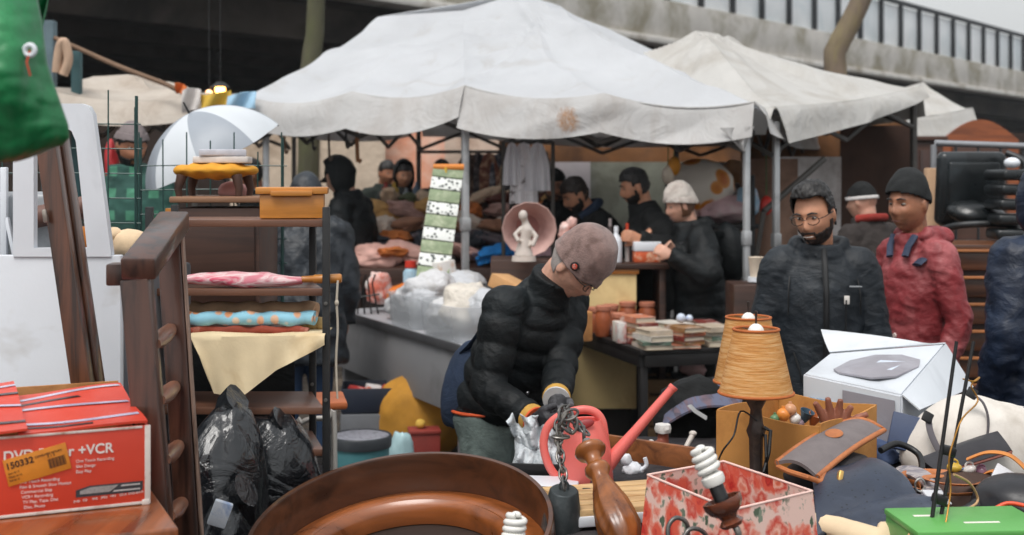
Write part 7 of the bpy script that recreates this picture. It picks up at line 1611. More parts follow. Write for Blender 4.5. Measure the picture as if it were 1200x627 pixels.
mb = MB(); mb.tube([c, c+V((0, 0, .05)), c+V((.01, 0, .11)), c+V((.02, 0, .16)), c+V((.01, 0, .195)), c+V((0, 0, .23))], [.06, .045, .035, .038, .022, .02], 14); mb.ell(c+V((-.005, -.01, .245)), (.028, .03, .034)); mb.tube([c+V((.03, 0, .17)), c+V((.075, -.02, .12)), c+V((.05, -.04, .06))], .016, 8); mb.tube([c+V((-.015, 0, .17)), c+V((-.055, -.03, .13)), c+V((-.03, -.05, .09))], .015, 8); obj('plaster_body', remesh(mb, .007, 2), PLS, fg, None, 180); mb = MB(); mb.lathe([(0, -.03), (.075, -.03), (.07, .0), (0, .0)], c, 20); obj('base', mb, PLS, fg)
mb = MB(); c = P(664, 270, 8.2); mb.blob(c+V((0, 0, -.02)), (.05, .05, .07), .16, 2.6, 4, 4, (0, .3, 0), .18); mb.blob(c+V((.03, -.02, .05)), (.03, .03, .04), .16, 2.6, 9, 3, None, .18); mb.blob(c+V((.06, -.05, -.09)), (.1, .06, .04), .12, 2, 5, 3, None, .1); solo('pink_ornament', mb, M('shell pink', (216, 170, 160), .5, .1, 14, (228, 210, 204), .5), 'pink and white shell ornament between the pink shade and the men', 'ornament', None, 70)
# hanging white garments
gr = thing('garment_rail', 'thin dark rail carrying white garments behind the middle pole', 'rail', XD(615, 9.0)); a, b_ = P(590, 166, 9.0), P(648, 166, 9.0); mb = MB(); mb.tube([a, b_], .012, 8); obj('rail_bar', mb, DPOLE, gr)
for p_ in (a, b_): mb = MB(); mb.tube([p_, V((p_.x, p_.y, 0))], .014, 8); obj('upright', mb, DPOLE, gr)
m, nt, b = newmat('white printed cotton'); vec = coords(nt); f = ramp(nt, noise(nt, coords(nt, (1, 1, 2.5)), 9, 4, .6, 1), [(.56, (0, 0, 0, 1)), (.62, (1, 1, 1, 1))]); sepz = nt.nodes.new('ShaderNodeSeparateXYZ'); nt.links.new(vec, sepz.inputs[0]); g_ = ramp(nt, sepz.outputs[2], [(.28, (1, 1, 1, 1)), (.42, (0, 0, 0, 1))]); mm = nt.nodes.new('ShaderNodeMath'); mm.operation = 'MULTIPLY'; nt.links.new(f, mm.inputs[0]); nt.links.new(g_, mm.inputs[1]); nt.links.new(mixc(nt, mm.outputs[0], lin((224, 220, 222)), lin((96, 84, 84))), b.inputs['Base Color']); b.inputs['Roughness'].default_value = .85
for i, (x, w_, h_, lb) in enumerate(((614, .11, .43, 'white cotton dress with dark printed hem hanging behind the pole'), (630, .10, .34, 'white cotton blouse hanging right of the printed dress'), (600, .07, .30, 'narrow white garment at the left end of the rail'))):
    t = XD(x, 8.98); 
    def gfn(u, v, t=t, w_=w_, h_=h_, i=i): 
        wd_ = w_*(.5+.5*min(1, v*2.2))*(1+.25*v); return (t.x+(u-.5)*2*wd_*.72, t.y-.012*i+.02*math.sin(u*14+i)*(.3+v), P(0, 166, 8.98).z-.005-h_*v-.03*abs(u-.5)*(v < .1))
    mb = MB(); mb.sheet(gfn, 24, 20, .006); solo('white_garment', mb, m if i == 0 else M('white cotton', (216, 214, 218), .85, .06, 6), lb, 'garment', None, 60)
# cream counter in the centre
CREAM = M('cream cabinet paint', (222, 196, 140), .55, .08, 3, (186, 152, 104), .45)
cc_ = thing('cream_cabinet', 'cream painted counter cabinet with brown top between the stooping man and the profile man', 'cabinet', XD(705, 8.3)); a, b_ = XD(640, 8.15), XD(746, 8.15)
mb = MB(); mb.box(((a.x+b_.x)/2, 8.38, .64), (b_.x-a.x, .46, .86), None, .006); obj('carcass', mb, CREAM, cc_); mb = MB(); mb.box(((a.x+b_.x)/2, 8.40, .105), (b_.x-a.x-.06, .40, .21), None, .004); obj('plinth', mb, M('dark plinth', (30, 26, 24), .8), cc_)
mb = MB(); mb.box(((a.x+b_.x)/2, 8.38, 1.085), (b_.x-a.x+.03, .49, .03), None, .005); obj('cornice', mb, PINE, cc_)
a2, b2 = XD(636, 8.1), XD(785, 8.1); mb = MB(); mb.box(((a2.x+b2.x)/2, 8.4, 1.118), (b2.x-a2.x, .56, .034), None, .005); obj('top', mb, DK, cc_)
mb = MB(); mb.box((b2.x-.04, 8.4, .55), (.04, .5, 1.1), None, .004); obj('side_support', mb, DK, cc_)
tz = 1.136
wbt = thing('white_bottle', 'white plastic bottle standing on the cream cabinet', 'bottle', XD(722, 8.28, tz)); c = XD(722, 8.28, tz); mb = MB(); mb.lathe([(0, 0), (.036, 0), (.038, .01), (.038, .13), (.03, .16), (.014, .18), (.013, .20), (0, .20)], c, 20); obj('bottle_body', mb, WHITEP, wbt); mb = MB(); mb.lathe([(0, .2), (.016, .2), (.014, .232), (0, .234)], c, 16); obj('cap', mb, WHITEP, wbt)
for i, (x, h_, cc, capc, lb) in enumerate(((735, .20, (196, 190, 186), (206, 70, 40), 'slim pale tube with red cap beside the white bottle'), (715, .23, (70, 60, 60), (150, 140, 140), 'slim dark bottle just behind the white one'), (741, .16, (40, 40, 44), (40, 40, 44), 'short black tube beside the red capped one'))):
    t = thing('tube_bottle', lb, 'bottle', XD(x, 8.34, tz)); c = XD(x, 8.34, tz); mb = MB(); mb.lathe([(0, 0), (.016, 0), (.016, h_), (0, h_)], c, 14); obj('bottle_body', mb, M('tubec %d' % i, cc, .4), t); mb = MB(); mb.lathe([(0, h_), (.011, h_), (.010, h_+.05), (0, h_+.05)], c, 14); obj('cap', mb, M('tcap %d' % i, capc, .4), t)
ob = thing('tissue_box', 'white and orange box on the cream cabinet in front of the profile man', 'box', XD(757, 8.3, tz)); c = XD(757, 8.3, tz); mb = MB(); mb.box(c+V((0, 0, .036)), (.17, .12, .07), .08, .004); obj('orange_base', mb, M('orange print', (206, 92, 50), .5, .15, 30, (222, 190, 160), .4), ob); mb = MB(); mb.box(c+V((0, 0, .103)), (.176, .126, .06), .08, .004); obj('white_lid', mb, WHITEP, ob)
mb = MB(); mb.box(XD(708, 8.35, tz+.075), (.10, .10, .15), .2, .004); solo('cream_carton', mb, M('cream carton', (214, 196, 160), .7), 'cream carton on the cabinet beside the dark slim bottle', 'carton')
for i, (x, z_, cc, lb) in enumerate(((690, .03, (206, 196, 188), 'pale dish on the cream cabinet'), (676, .05, (196, 150, 140), 'pink dish on the cream cabinet beside the brown hat'))):
    mb = MB(); c = XD(x, 8.3, tz); mb.lathe([(0, 0), (.03, 0), (.06, z_), (.066, z_+.006), (.058, z_), (0, .012)], c, 20); solo('dish', mb, M('dish %d' % i, cc, .4), lb, 'dish')
# book table
bt0 = XD(755, 7.2); ld, rd_ = V((-.285, .958, 0)), V((.957, .287, 0)); ZB = .72
def bp(r, l, z): return bt0+rd_*r+ld*l+V((0, 0, z))
Rbk = Matrix((rd_, ld, up)).transposed(); btb = thing('book_table', 'black low table covered with second hand books and jars', 'table', bp(.32, .55, 0)); BLW = M('black table paint', (30, 28, 28), .5, .2, 6)
mb = MB(); mb.box(bp(.30, .52, ZB-.015), (.68, 1.12, .03), Rbk, .004); obj('table_top', mb, BLW, btb)
for r, l in ((.0, .02), (.60, .02), (.0, 1.02), (.60, 1.02)):
    mb = MB(); mb.box(bp(r, l, (ZB-.03)/2), (.045, .045, ZB-.03), Rbk, .003); obj('leg', mb, BLW, btb)
mb = MB(); mb.box(bp(.30, -.025, ZB-.065), (.62, .018, .068), Rbk, .003); mb.box(bp(-.025, .5, ZB-.065), (.018, 1.0, .068), Rbk, .003); obj('apron', mb, BLW, btb)
bpal = [((186, 170, 150), 'beige'), ((120, 50, 44), 'dark red'), ((60, 74, 92), 'slate blue'), ((206, 200, 190), 'white'), ((150, 110, 70), 'tan'), ((50, 48, 50), 'black'), ((90, 110, 96), 'sage'), ((196, 120, 90), 'salmon'), ((176, 176, 182), 'pale grey')]
PAGE = M('book pages', (206, 194, 174), .85, .08, 60, stretch=(1, 1, 14))
stacks = [(.06, .04, 4, 'stack at the front corner'), (.26, .05, 5, 'stack second from the front corner'), (.47, .07, 4, 'stack before the right corner'), (.60, .16, 3, 'stack on the right corner'), (.08, .30, 5, 'stack behind the front corner one'), (.30, .31, 4, 'middle stack'), (.54, .36, 4, 'stack on the right edge'), (.33, .57, 3, 'stack at the back of the middle'), (.58, .60, 3, 'stack at the back right edge'), (.10, .54, 3, 'stack next to the jars')]
k = 0
for r, l, n, nm in stacks:
    z = ZB+.001
    for j in range(n):
        hh = rnd.uniform(.018, .034); w_, d_ = rnd.uniform(.13, .17), rnd.uniform(.19, .23); an = rnd.uniform(-.25, .25); cc, cn_ = bpal[(k*4+j*2) % 9]; k += 1
        pos_ = ('at the bottom of', 'second from below in', 'third from below in', 'fourth from below in', 'topmost of')[j] if j < n-1 else 'on top of'
        t = thing('book', '%s book lying %s the %s' % (cn_, pos_, nm), 'book', bp(r, l, z), 'books on the black table'); Rr = Rbk @ Matrix.Rotation(an, 3, 'Z'); c = bp(r+rnd.uniform(-.012, .012), l+rnd.uniform(-.01, .01), z+hh/2)
        mb = MB(); mb.box(c+Rr @ V((.003, 0, 0)), (w_-.010, d_-.010, hh-.005), Rr); obj('pages', mb, PAGE, t)
        mb = MB(); mb.box(c+V((0, 0, hh/2-.001)), (w_, d_, .002), Rr); mb.box(c-V((0, 0, hh/2-.001)), (w_, d_, .002), Rr); mb.box(c+Rr @ V((0, -d_/2+.001, 0)), (w_-.001, .002, hh-.005), Rr) if j % 2 else mb.box(c+Rr @ V((-w_/2+.001, 0, 0)), (.002, d_-.001, hh-.005), Rr)
        obj('cover', mb, M('cover '+cn_, cc, .4, .2, 18, (206, 196, 190), .3), t); z += hh+.0008
mb = MB(); c = bp(.27, .10, ZB+.155); mb.ell(c, (.028, .028, .028)); mb.ell(c+V((.05, .02, -.004)), (.022, .022, .022)); solo('blue_white_ornament', mb, M('blue white glaze', (196, 206, 222), .25, .15, 30, (90, 120, 190), .4), 'blue and white ornament on top of the books', 'ornament')
JAR = M('rust jar', (156, 84, 52), .35, .2, 14, (110, 54, 34), .4); LIDM = M('jar lid rust', (176, 112, 88), .5, .12, 14)
for i, (r, l, h_, rr, lb) in enumerate(((-.0, .80, .13, .052, 'rust coloured jar with pinkish lid at the back left'), (.12, .84, .14, .055, 'rust jar second from the left at the back'), (.25, .88, .15, .058, 'tall rust jar in the middle of the back row'), (.40, .92, .14, .055, 'rust jar in the back row nearest the woman'), (-.02, .60, .16, .05, 'tall brown jar at the left edge of the book table'), (.02, .44, .13, .045, 'orange brown jar before the tall brown one'))):
    t = thing('jar', lb, 'jar', bp(r, l, ZB), 'jars on the black table'); c = bp(r, l, ZB+.001); mb = MB(); mb.lathe([(0, 0), (rr*.9, 0), (rr, .01), (rr, h_*.8), (rr*.85, h_*.9), (rr*.85, h_), (0, h_)], c, 20); obj('jar_body', mb, JAR, t); mb = MB(); mb.lathe([(0, h_), (rr*.95, h_), (rr*.95, h_+.022), (rr*.8, h_+.028), (0, h_+.028)], c, 20); obj('lid', mb, LIDM, t)
for i, (r, l, cc, lb) in enumerate(((-.03, .28, (214, 210, 206), 'white and red carton standing at the front edge of the jars'), (-.02, .36, (206, 200, 190), 'white carton standing behind the white and red one'))):
    mb = MB(); mb.box(bp(r, l, ZB+.061), (.05, .05, .12), Rbk, .003); solo('small_carton', mb, M('ctn %d' % i, cc, .5, .1, 20, (200, 70, 50), .6 if i == 0 else .2), lb, 'carton')
bk_ = thing('black_case', 'black box standing behind the jars with a blue book on its lid', 'case', bp(.25, 1.0, ZB)); c = P(737, 347, 8.9); mb = MB(); mb.box((c.x, 8.75, .90), (.33, .2, .26), None, .006); obj('case_body', mb, M('black case', (30, 34, 42), .5), bk_); mb = MB(); mb.box((c.x, 8.75, .645+.06), (.34, .21, .10), None, .006); obj('case_base', mb, M('black case', (30, 34, 42), .5), bk_)
mb = MB(); mb.box((c.x, 8.75, .325), (.5, .3, .65), None, .01); solo('dark_crate', mb, MATS['grey crate'], 'dark crate behind the book table carrying the black box', 'crate')
bl = thing('blue_book', 'blue and white book lying on the black box', 'book', (c.x-.03, 8.75, 1.03)); mb = MB(); mb.box((c.x-.04, 8.74, 1.046), (.21, .17, .026), .15, .002); obj('pages', mb, PAGE, bl); mb = MB(); mb.box((c.x-.04, 8.74, 1.062), (.22, .18, .004), .15, .001); obj('cover', mb, M('blue cover', (60, 120, 180), .35, .1, 14, (214, 220, 226), .6), bl)
# crate and bits under the book table
cw_ = thing('wooden_crate', 'pale wooden crate under the book table', 'crate', XD(785, 8.1)); c = XD(786, 8.05, 0); CRW = wood('crate wood', (170, 136, 98), (112, 84, 58), 'x', .7, 0, .7)
for k_ in range(4):
    mb = MB(); mb.box((c.x, c.y, .07+.10*k_), (.30, .018, .085), None, .003); obj('slat', mb, CRW, cw_)
    mb = MB(); mb.box((c.x, c.y+.26, .07+.10*k_), (.30, .018, .085), None, .003); obj('slat', mb, CRW, cw_)
for dx in (-.14, .14): mb = MB(); mb.box((c.x+dx, c.y+.13, .21), (.02, .24, .38), None, .003); obj('end_board', mb, CRW, cw_)
mb = MB(); mb.box((c.x, c.y+.13, .30), (.26, .22, .2), None, .02); solo('sacking', mb, M('sacking', (110, 90, 74), .9), 'brown sacking filling the pale wooden crate', 'sack')
mb = MB(); q = P(815, 425, 8.1); mb.blob((q.x, 8.15, .48), (.10, .08, .07), .14, 2, 4, 4, None, .14); solo('pink_bundle', mb, M('pink white film', (214, 176, 176), .6, .1, 12), 'pink and white bundle under the right side of the book table', 'bundle', None, 70)
mb = MB(); mb.box((q.x, 8.2, .21), (.26, .26, .42), None, .008); solo('dark_crate', mb, MATS['grey crate'], 'dark crate under the book table carrying the pink and white bundle', 'crate')
mb = MB(); q = PZ(765, 452, .03); mb.blob((q.x-.9, q.y-.6, .05), (.22, .1, .05), .12, 2, 5, 4, None, .1, -.8); solo('maroon_rag', mb, M('maroon rag', (110, 66, 68), .9), 'maroon rag lying on the wet ground under the stall', 'rag', None, 70)
mb = MB(); q = PZ(735, 492, .0); mb.lathe([(0, .0), (.07, 0), (.075, .012), (0, .014)], q, 20); solo('plastic_dish', mb, WHITEP, 'white plastic dish lying on the wet ground', 'dish')
# printed balloon-like cloth, pink heap and rack behind the woman
m, nt, b = newmat('orange flower print'); vec = coords(nt); vo = nt.nodes.new('ShaderNodeTexVoronoi'); vo.inputs['Scale'].default_value = 7; nt.links.new(vec, vo.inputs['Vector']); nt.links.new(ramp(nt, vo.outputs['Distance'], [(.2, lin((206, 110, 30))), (.42, lin((226, 150, 60))), (.5, lin((236, 226, 214)))]), b.inputs['Base Color']); b.inputs['Roughness'].default_value = .5
RKX = P(832, 262, 9.3); rk2 = thing('goods_rack', 'dark metal rack behind the woman in the pale hat', 'rack', (RKX.x, 9.4, 0))
for x in (782, 882):
    for y in (9.15, 9.75): mb = MB(); q = XD(x, y); mb.box((q.x, y, .85), (.03, .03, 1.7), None, .002); obj('upright', mb, BLM, rk2)
for z in (1.33, .92, .4): mb = MB(); mb.box((RKX.x+.02, 9.45, z), (.66, .64, .03), None, .003); obj('shelf', mb, BLM, rk2)
mb = MB(); mb.blob(P(822, 215, 9.45)+V((0, 0, -.03)), (.25, .2, .20), .06, 1.6, 4, 5, None, .04); solo('printed_bundle', mb, m, 'round bundle in white cloth printed with orange flowers', 'bundle', None, 70)
for i, (x, y, d, s_, cc, lb) in enumerate(((850, 246, 9.35, (.2, .15, .10), (222, 186, 190), 'pink plastic wrapped bundle on the rack top'), (800, 250, 9.4, (.14, .12, .10), (206, 176, 172), 'pale pink bundle on the rack beside the pale hat'), (876, 240, 9.3, (.07, .08, .12), (150, 186, 210), 'light blue bundle at the right end of the rack'), (842, 300, 9.4, (.2, .14, .11), (190, 150, 146), 'rosy bundle on the middle shelf of the rack'), (872, 310, 9.35, (.10, .12, .13), (216, 206, 200), 'white and pink bundle on the middle shelf end'), (855, 225, 9.7, (.16, .12, .07), (60, 52, 54), 'black bundle half hidden at the rack back'), (862, 205, 9.8, (.12, .1, .12), (196, 150, 106), 'tan bundle behind the flower printed one'))):
    mb = MB(); mb.blob(P(x, y, d), s_, .14, 2, i+3, 4, (0, 0, i), .14); solo('wrapped_bundle', mb, M('wrap %d' % i, cc, .45, .12, 10, (226, 210, 206), .4, 14, .7, .02), lb, 'bundle', None, 70)
for i, (x, y, cc, lb) in enumerate(((898, 241, (206, 50, 40), 'red hanging ornament with green tip beside the slanted bar'), (790, 195, (226, 150, 40), 'orange paper ornament hanging over the rack'), (783, 205, (236, 220, 200), 'white paper ornament hanging over the rack'))):
    t = thing('hanging_ornament', lb, 'ornament', P(x, y, 9.0)); mb = MB(); mb.blob(P(x, y, 9.0), (.045, .045, .07), .06, 2, i, 3); obj('ornament_body', mb, M('hang %d' % i, cc, .5), t); mb = MB(); mb.tube([P(x, y, 9.0)+V((0, 0, .06)), P(x, 168, 9.0)], .004, 5); obj('string', mb, M('green string', (60, 110, 60), .7), t)
cu_ = thing('paper_cup_stack', 'cream cup standing on a post by the right pole of the canopy', 'cup', P(885, 330, 7.6)); c = P(886, 324, 7.6); mb = MB(); mb.lathe([(0, 0), (.035, 0), (.045, .11), (.048, .115), (.042, .112), (0, .02)], c, 20); obj('cup_body', mb, M('cream cup', (220, 204, 184), .6), cu_); mb = MB(); mb.lathe([(0, -.03), (.05, -.03), (.05, -.002), (0, -.002)], c, 20); obj('saucer', mb, WHITEP, cu_)
mb = MB(); mb.box((c.x, c.y+.05, (c.z-.04)/2), (.3, .3, c.z-.04), None, .01); solo('dark_stand', mb, DK, 'dark wooden stand behind the smiling man carrying a cream cup', 'stand')
# string of rags, rope and the lit lamp on the left
rope = thing('rope', 'old rope slung from a post to the low beige canopy', 'rope', P(60, 45, 9.0)); mb = MB(); mb.tube([P(58, 42, 9.6), P(90, 56, 9.5), P(140, 78, 9.4), P(190, 97, 9.3), P(228, 112, 9.2), P(300, 118, 9.2)], .018, 8, sm=6); obj('rope_strand', mb, M('old rope', (120, 96, 78), .9), rope)
mb = MB(); q = P(58, 40, 9.6); mb.box((q.x, q.y, (q.z+.1)/2), (.09, .09, q.z+.1), None, .01); solo('rope_post', mb, M('blue grey post', (84, 104, 112), .6), 'blue grey post holding up the rope', 'post')
mb = MB(); q = P(90, 60, 9.65); mb.box((q.x, q.y, (q.z)/2), (.07, .07, q.z), None, .01); solo('rope_post', mb, M('teal post', (44, 80, 84), .6), 'darker teal post beside the blue grey one', 'post')
mb = MB(); mb.tube([P(66, 85, 9.4), P(70, 55, 9.4), P(76, 50, 9.4), P(80, 70, 9.4), P(74, 88, 9.4)], .035, 8, sm=5); solo('beige_strap', mb, M('beige strap', (190, 160, 136), .8), 'beige strap looped over the rope', 'strap', None, 70)
def rag(label, x0, x1, y0, y1, d, mat, seed):
    def fn(u, v): q = P(x0+(x1-x0)*u, y0+(y1-y0)*v+3*math.sin(u*3+seed), d); return (q.x, q.y+.03*math.sin(u*7+v*3+seed), q.z)
    mb = MB(); mb.sheet(fn, 14, 10, .006); solo('hanging_rag', mb, mat, label, 'cloth', 'rags on the rope', 60)
rag('mustard yellow cloth hanging on the rope below the lit lamp', 234, 270, 108, 131, 9.1, M('mustard rag', (206, 170, 66), .8), 1); rag('light blue cloth hanging on the rope beside the large canopy', 266, 300, 110, 130, 9.05, M('blue rag', (160, 196, 220), .8), 2); rag('white cloth hanging on the rope left of the mustard one', 214, 236, 106, 132, 9.1, M('white rag', (206, 200, 196), .8), 3); rag('small orange cloth at the canopy end of the rope', 206, 220, 100, 112, 9.15, M('orange rag', (206, 110, 50), .8), 4)
lp = thing('lit_lamp', 'small lit lamp glowing orange under the viaduct', 'lamp', P(258, 105, 12)); c = P(258, 105, 12); m, nt, b = newmat('lamp glow'); b.inputs['Emission Color'].default_value = (1, .5, .12, 1); b.inputs['Emission Strength'].default_value = 9; b.inputs['Base Color'].default_value = (1, .6, .2, 1)
mb = MB(); mb.ell(c, (.05, .05, .05)); obj('bulb', mb, m, lp); mb = MB(); mb.lathe([(.03, .04), (.09, .0), (.095, .0), (.034, .05)], c+V((0, 0, .02)), 16, None, False); obj('reflector', mb, BLM, lp); mb = MB(); mb.tube([c+V((0, 0, .06)), c+V((0, 0, 1.9))], .004, 6); obj('cable', mb, BLACKP, lp)
mb = MB(); q = P(245, 109, 12.1); mb.ell(q, (.035, .035, .03)); m2, nt2, b2 = newmat('lamp glow small'); b2.inputs['Emission Color'].default_value = (1, .4, .08, 1); b2.inputs['Emission Strength'].default_value = 3
t2 = thing('lit_lamp', 'fainter orange lamp left of the glowing one', 'lamp', q); obj('bulb', mb, m2, t2); mb = MB(); mb.tube([q+V((0, 0, .02)), q+V((0, 0, 1.9))], .004, 6); obj('cable', mb, BLACKP, t2)
# right side: dresser, barrier, dark goods, headboard
DR = wood('dresser wood', (116, 72, 42), (66, 38, 24), 'x', .4, .2)
ds = thing('dresser', 'brown wooden dresser with many narrow drawers at the right', 'dresser', XD(1180, 6.9)); a, b_ = XD(1112, 6.6), XD(1290, 6.6); w_ = b_.x-a.x; cx0 = (a.x+b_.x)/2
mb = MB(); mb.box((cx0, 6.85, .66), (w_, .46, 1.30), None, .005); obj('carcass', mb, wood('dark dresser wood', (62, 38, 28), (36, 22, 17), 'x', .5), ds); mb = MB(); mb.box((cx0, 6.83, 1.326), (w_+.05, .54, .028), None, .006); obj('top', mb, DR, ds)
for k_ in range(9):
    mb = MB(); z = 1.26-k_*.138; mb.box((cx0, 6.60, z), (w_-.05, .05, .10), None, .006); dr_ = obj('drawer', mb, wood('drawer wood %d' % (k_ % 2), ((92, 56, 36), (80, 48, 30))[k_ % 2], (48, 28, 20), 'x', .4, .2), ds)
    mb = MB(); mb.box((cx0, 6.565, z+.052), (w_-.04, .03, .014), None, .003); obj('drawer_lip', mb, wood('lip wood', (176, 112, 66), (120, 72, 40), 'x', .35, .3), dr_)
br = thing('barrier', 'grey tubular steel barrier behind the man in the red jacket', 'barrier', XD(1150, 7.6)); GT = M('galvanised tube', (150, 152, 156), .4, .1, 8, metal=.5)
a, b_ = P(1094, 170, 7.6), P(1330, 178, 7.6); mb = MB(); mb.tube([V((a.x, a.y, 0)), a, a+V((.01, 0, .012)), b_+V((0, 0, .012)), b_, V((b_.x, b_.y, 0))], .019, 10); obj('frame_tube', mb, GT, br)
for k_ in range(1, 9): q = a.lerp(b_, k_/9); mb = MB(); mb.tube([V((q.x, q.y, .2)), V((q.x, q.y, q.z))], .008, 6); obj('bar', mb, M('dark bar', (50, 52, 54), .5), br)
mb = MB(); mb.tube([V((a.x, a.y, .2)), V((b_.x, b_.y, .2))], .014, 8); obj('lower_rail', mb, GT, br)
mb = MB(); q = XD(1092, 7.45); mb.box((q.x, q.y, .87), (.075, .07, 1.74), None, .008); solo('tan_post', mb, M('tan cardboard tube', (196, 160, 128), .8), 'tan post beside the barrier, above the black beanie', 'post')
BLK = M('black rubber', (26, 28, 30), .4, .2, 8, (40, 44, 48), .4); BLK2 = M('black leather seat', (24, 28, 30), .3, .2, 6, (44, 50, 54), .4, 20, .4)
oc = thing('black_armchair', 'black leather office chair upside down on the dresser behind the barrier', 'chair', XD(1150, 7.2, 1.34)); c = P(1150, 238, 7.15); 
mb = MB(); mb.blob(c+V((-.03, .0, -.06)), (.17, .12, .07), .05, 1.6, 7, 4, (.2, .1, .2), .04); obj('round_seat', mb, BLK2, oc)
mb = MB(); mb.box(c+V((-.02, .12, .08)), (.40, .09, .42), (.1, 0, .1), .05, 4); mb.box(c+V((-.02, .07, .08)), (.30, .03, .30), (.1, 0, .1), .02, 3); obj('backrest', mb, BLK2, oc); mb = MB(); mb.tube([c+V((-.22, .0, -.15)), c+V((-.16, -.1, -.12)), c+V((0, -.14, -.11)), c+V((.14, -.1, -.12)), c+V((.2, .0, -.16))], .02, 10, sm=5); obj('arm', mb, BLK, oc); mb = MB(); mb.tube([c+V((.14, .0, .28)), c+V((.22, -.06, .22)), c+V((.2, -.08, .08))], .02, 10, sm=5); obj('arm', mb, BLK, oc)
for i, (x, z_, cc) in enumerate(((1190, 1.36, 'lowest'), (1190, 1.44, 'second'), (1190, 1.52, 'third'), (1190, 1.60, 'fourth'), (1190, 1.68, 'topmost'))):
    mb = MB(); q = XD(x, 6.95, z_+.02); mb.box(q, (.26, .24, .058), .06*i-.1, .02, 3); solo('black_case', mb, BLK2, '%s of the shiny black cases stacked on the dresser' % cc, 'case', 'black cases stacked on the dresser')
mb = MB(); q = XD(1186, 6.9, 1.765); mb.ell(q, (.042, .042, .03)); solo('white_bowl', mb, WHITEP, 'white bowl upside down on the stack of black cases', 'bowl')
hb = thing('headboard', 'tall dark headboard with an arched orange brown crest far at the right', 'headboard', XD(1150, 11.5)); c0 = P(1112, 200, 11.5); pts = []
x0, x1, y0, y1 = 1104, 1194, 178, 140; poly = [(x0, 600), (x0, y0-14)]
for k_ in range(13): t_ = k_/12; poly.append((x0+(x1-x0)*t_, y0-14-(24)*math.sin(math.pi*t_)))
poly += [(x1, 600)]; inner = [(x0+12, y0)]
pol = [(P(x, y, 11.5).x, max(0, P(x, y, 11.5).z)) for x, y in poly]; mb = MB(); mb.prism(pol, (1, 0, 0), (0, 0, 1), (0, 1, 0), .06, (0, 11.5, 0)); obj('crest', mb, wood('crest wood', (156, 84, 44), (96, 48, 26), 'x', .4, .3), hb, None, 20)
mb = MB(); a, b_ = P(x0+13, 172, 11.46), P(x1-13, 172, 11.46); mb.box(((a.x+b_.x)/2, 11.482, a.z/2), (b_.x-a.x, .03, a.z), None, .005); obj('dark_panel', mb, MATS['old dark wood'], hb)
wd_ = thing('wardrobe', 'dark wardrobe standing left of the arched headboard', 'wardrobe', XD(1078, 11.6)); a, b_ = XD(1050, 11.2), XD(1108, 11.2); mb = MB(); mb.box(((a.x+b_.x)/2, 11.5, 1.0), (b_.x-a.x, .5, 2.0), None, .01); obj('carcass', mb, OLDW, wd_); mb = MB(); mb.box(((a.x+b_.x)/2, 11.49, 2.02), (b_.x-a.x+.06, .55, .04), None, .008); obj('cornice', mb, OLDW, wd_)
for s_ in (-1, 1): mb = MB(); mb.box(((a.x+b_.x)/2+s_*(b_.x-a.x)*.245, 11.24, 1.0), ((b_.x-a.x)*.47, .02, 1.84), None, .006); obj('door', mb, wood('wardrobe door', (70, 42, 32), (40, 25, 20), 'z', .45), wd_)
# dark garments and bags hanging along a second rail at the back, pegs under the canopy
rl = thing('clothes_rail', 'long rail at the back of the stall hung with dark patterned clothes', 'rail', XD(575, 11.2)); a, b_ = P(490, 178, 11.2), P(640, 178, 11.2); mb = MB(); mb.tube([a, b_], .014, 8); obj('rail_bar', mb, DPOLE, rl)
for p_ in (a, b_): mb = MB(); mb.tube([p_, V((p_.x, p_.y, 0))], .016, 8); obj('upright', mb, DPOLE, rl)
hp_ = [((62, 44, 38), (150, 120, 100), 'dark brown speckled'), ((44, 40, 44), (120, 110, 110), 'black speckled'), ((110, 62, 50), (190, 150, 120), 'rust patterned'), ((60, 62, 70), (150, 150, 156), 'slate patterned'), ((140, 110, 84), (200, 180, 150), 'tan patterned'), ((70, 36, 36), (150, 100, 90), 'maroon patterned'), ((48, 52, 44), (130, 130, 110), 'olive patterned'), ((96, 84, 78), (170, 160, 150), 'taupe patterned')]
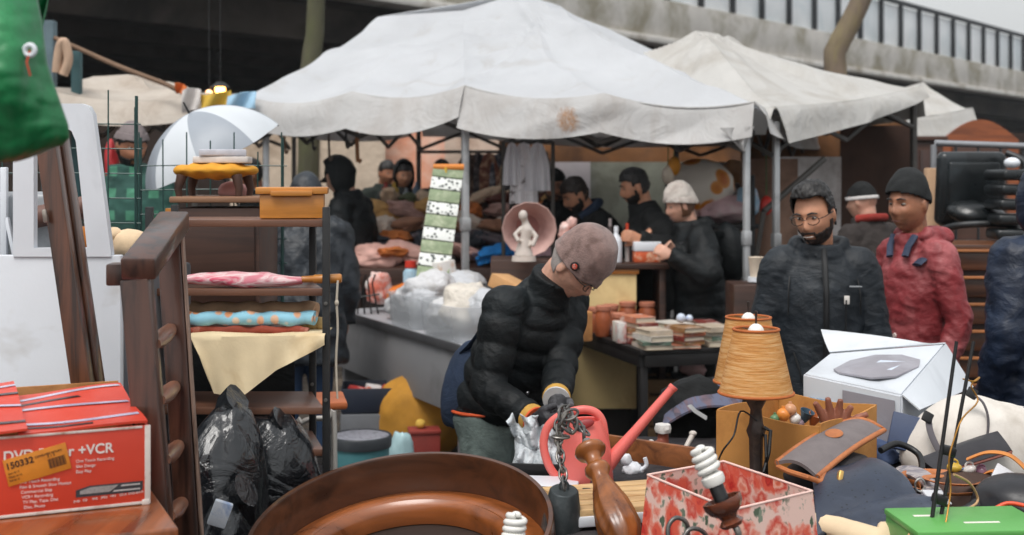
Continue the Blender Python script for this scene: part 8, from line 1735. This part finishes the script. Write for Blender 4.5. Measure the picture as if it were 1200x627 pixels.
for i, (c1, c2, nm) in enumerate(hp_):
    t = XD(548+i*12.5, 11.19)
    def hg(u, v, t=t, i=i): wd_ = .09*(.5+.5*min(1, v*3))*(1+.2*v); return (t.x+(u-.5)*2*wd_, t.y+.02*math.sin(u*9+i)*(.3+v)+.012*(i % 2), P(0, 178, 11.2).z-.01-(.42+.05*(i % 3))*v-.03*abs(u-.5)*(v < .1))
    mb = MB(); mb.sheet(hg, 14, 14, .008); solo('hanging_garment', mb, M('hung '+nm, c1, .85, .2, 30, c2, .5), nm+' garment hanging on the back rail', 'garment', 'garments on the back rail', 60)
for i, (x, y1, cc, lb) in enumerate(((333, 176, (120, 90, 70), 'short brown strap'), (366, 172, (60, 56, 54), 'thin dark strap'), (385, 184, (90, 76, 66), 'long taupe strap'), (405, 170, (44, 44, 46), 'short black strap'), (418, 186, (150, 100, 60), 'broad tan strap'))):
    p_ = P(x, 158, 9.35); q = P(x+1, y1, 9.35); mb = MB(); mb.tube([p_+V((0, 0, .05)), q, q+V((.012, 0, -.02)), q+V((.02, 0, .0))], .009+.006*(i == 4), 6, sm=3); solo('hanging_strap', mb, M('strap %d' % i, cc, .7), lb+' hanging from the front edge of the largest canopy', 'strap')
for i, (x, y, s_, cc, lb) in enumerate(((462, 226, .07, (196, 160, 60), 'yellow'), (476, 229, .05, (150, 160, 170), 'pale grey'), (452, 224, .06, (170, 60, 50), 'red'), (488, 224, .06, (90, 110, 130), 'blue grey'))):
    mb = MB(); c = P(x, y, 10.95); mb.lathe([(0, -s_), (s_*.5, -s_), (s_*.55, s_*.4), (s_*.25, s_*.8), (s_*.25, s_*1.3), (0, s_*1.3)], c, 14); solo('bottle', mb, M('btl %d' % i, cc, .4), lb+' bottle standing on the far edge of the clothes display', 'bottle')
# ================================================================= damp air
hz, nt, b = newmat('damp air'); nt.nodes.remove(b); pv_ = nt.nodes.new('ShaderNodeVolumePrincipled'); pv_.inputs['Density'].default_value = .0008; pv_.inputs['Color'].default_value = (.82, .88, .92, 1); pv_.inputs['Anisotropy'].default_value = .2
nt.links.new(pv_.outputs[0], nt.nodes['Material Output'].inputs['Volume'])
mb = MB(); mb.box((0, 140, 4.5), (410, 410, 11.2)); obj('haze', mb, hz, None, (0, 140, 4.5), 0, 'stuff')
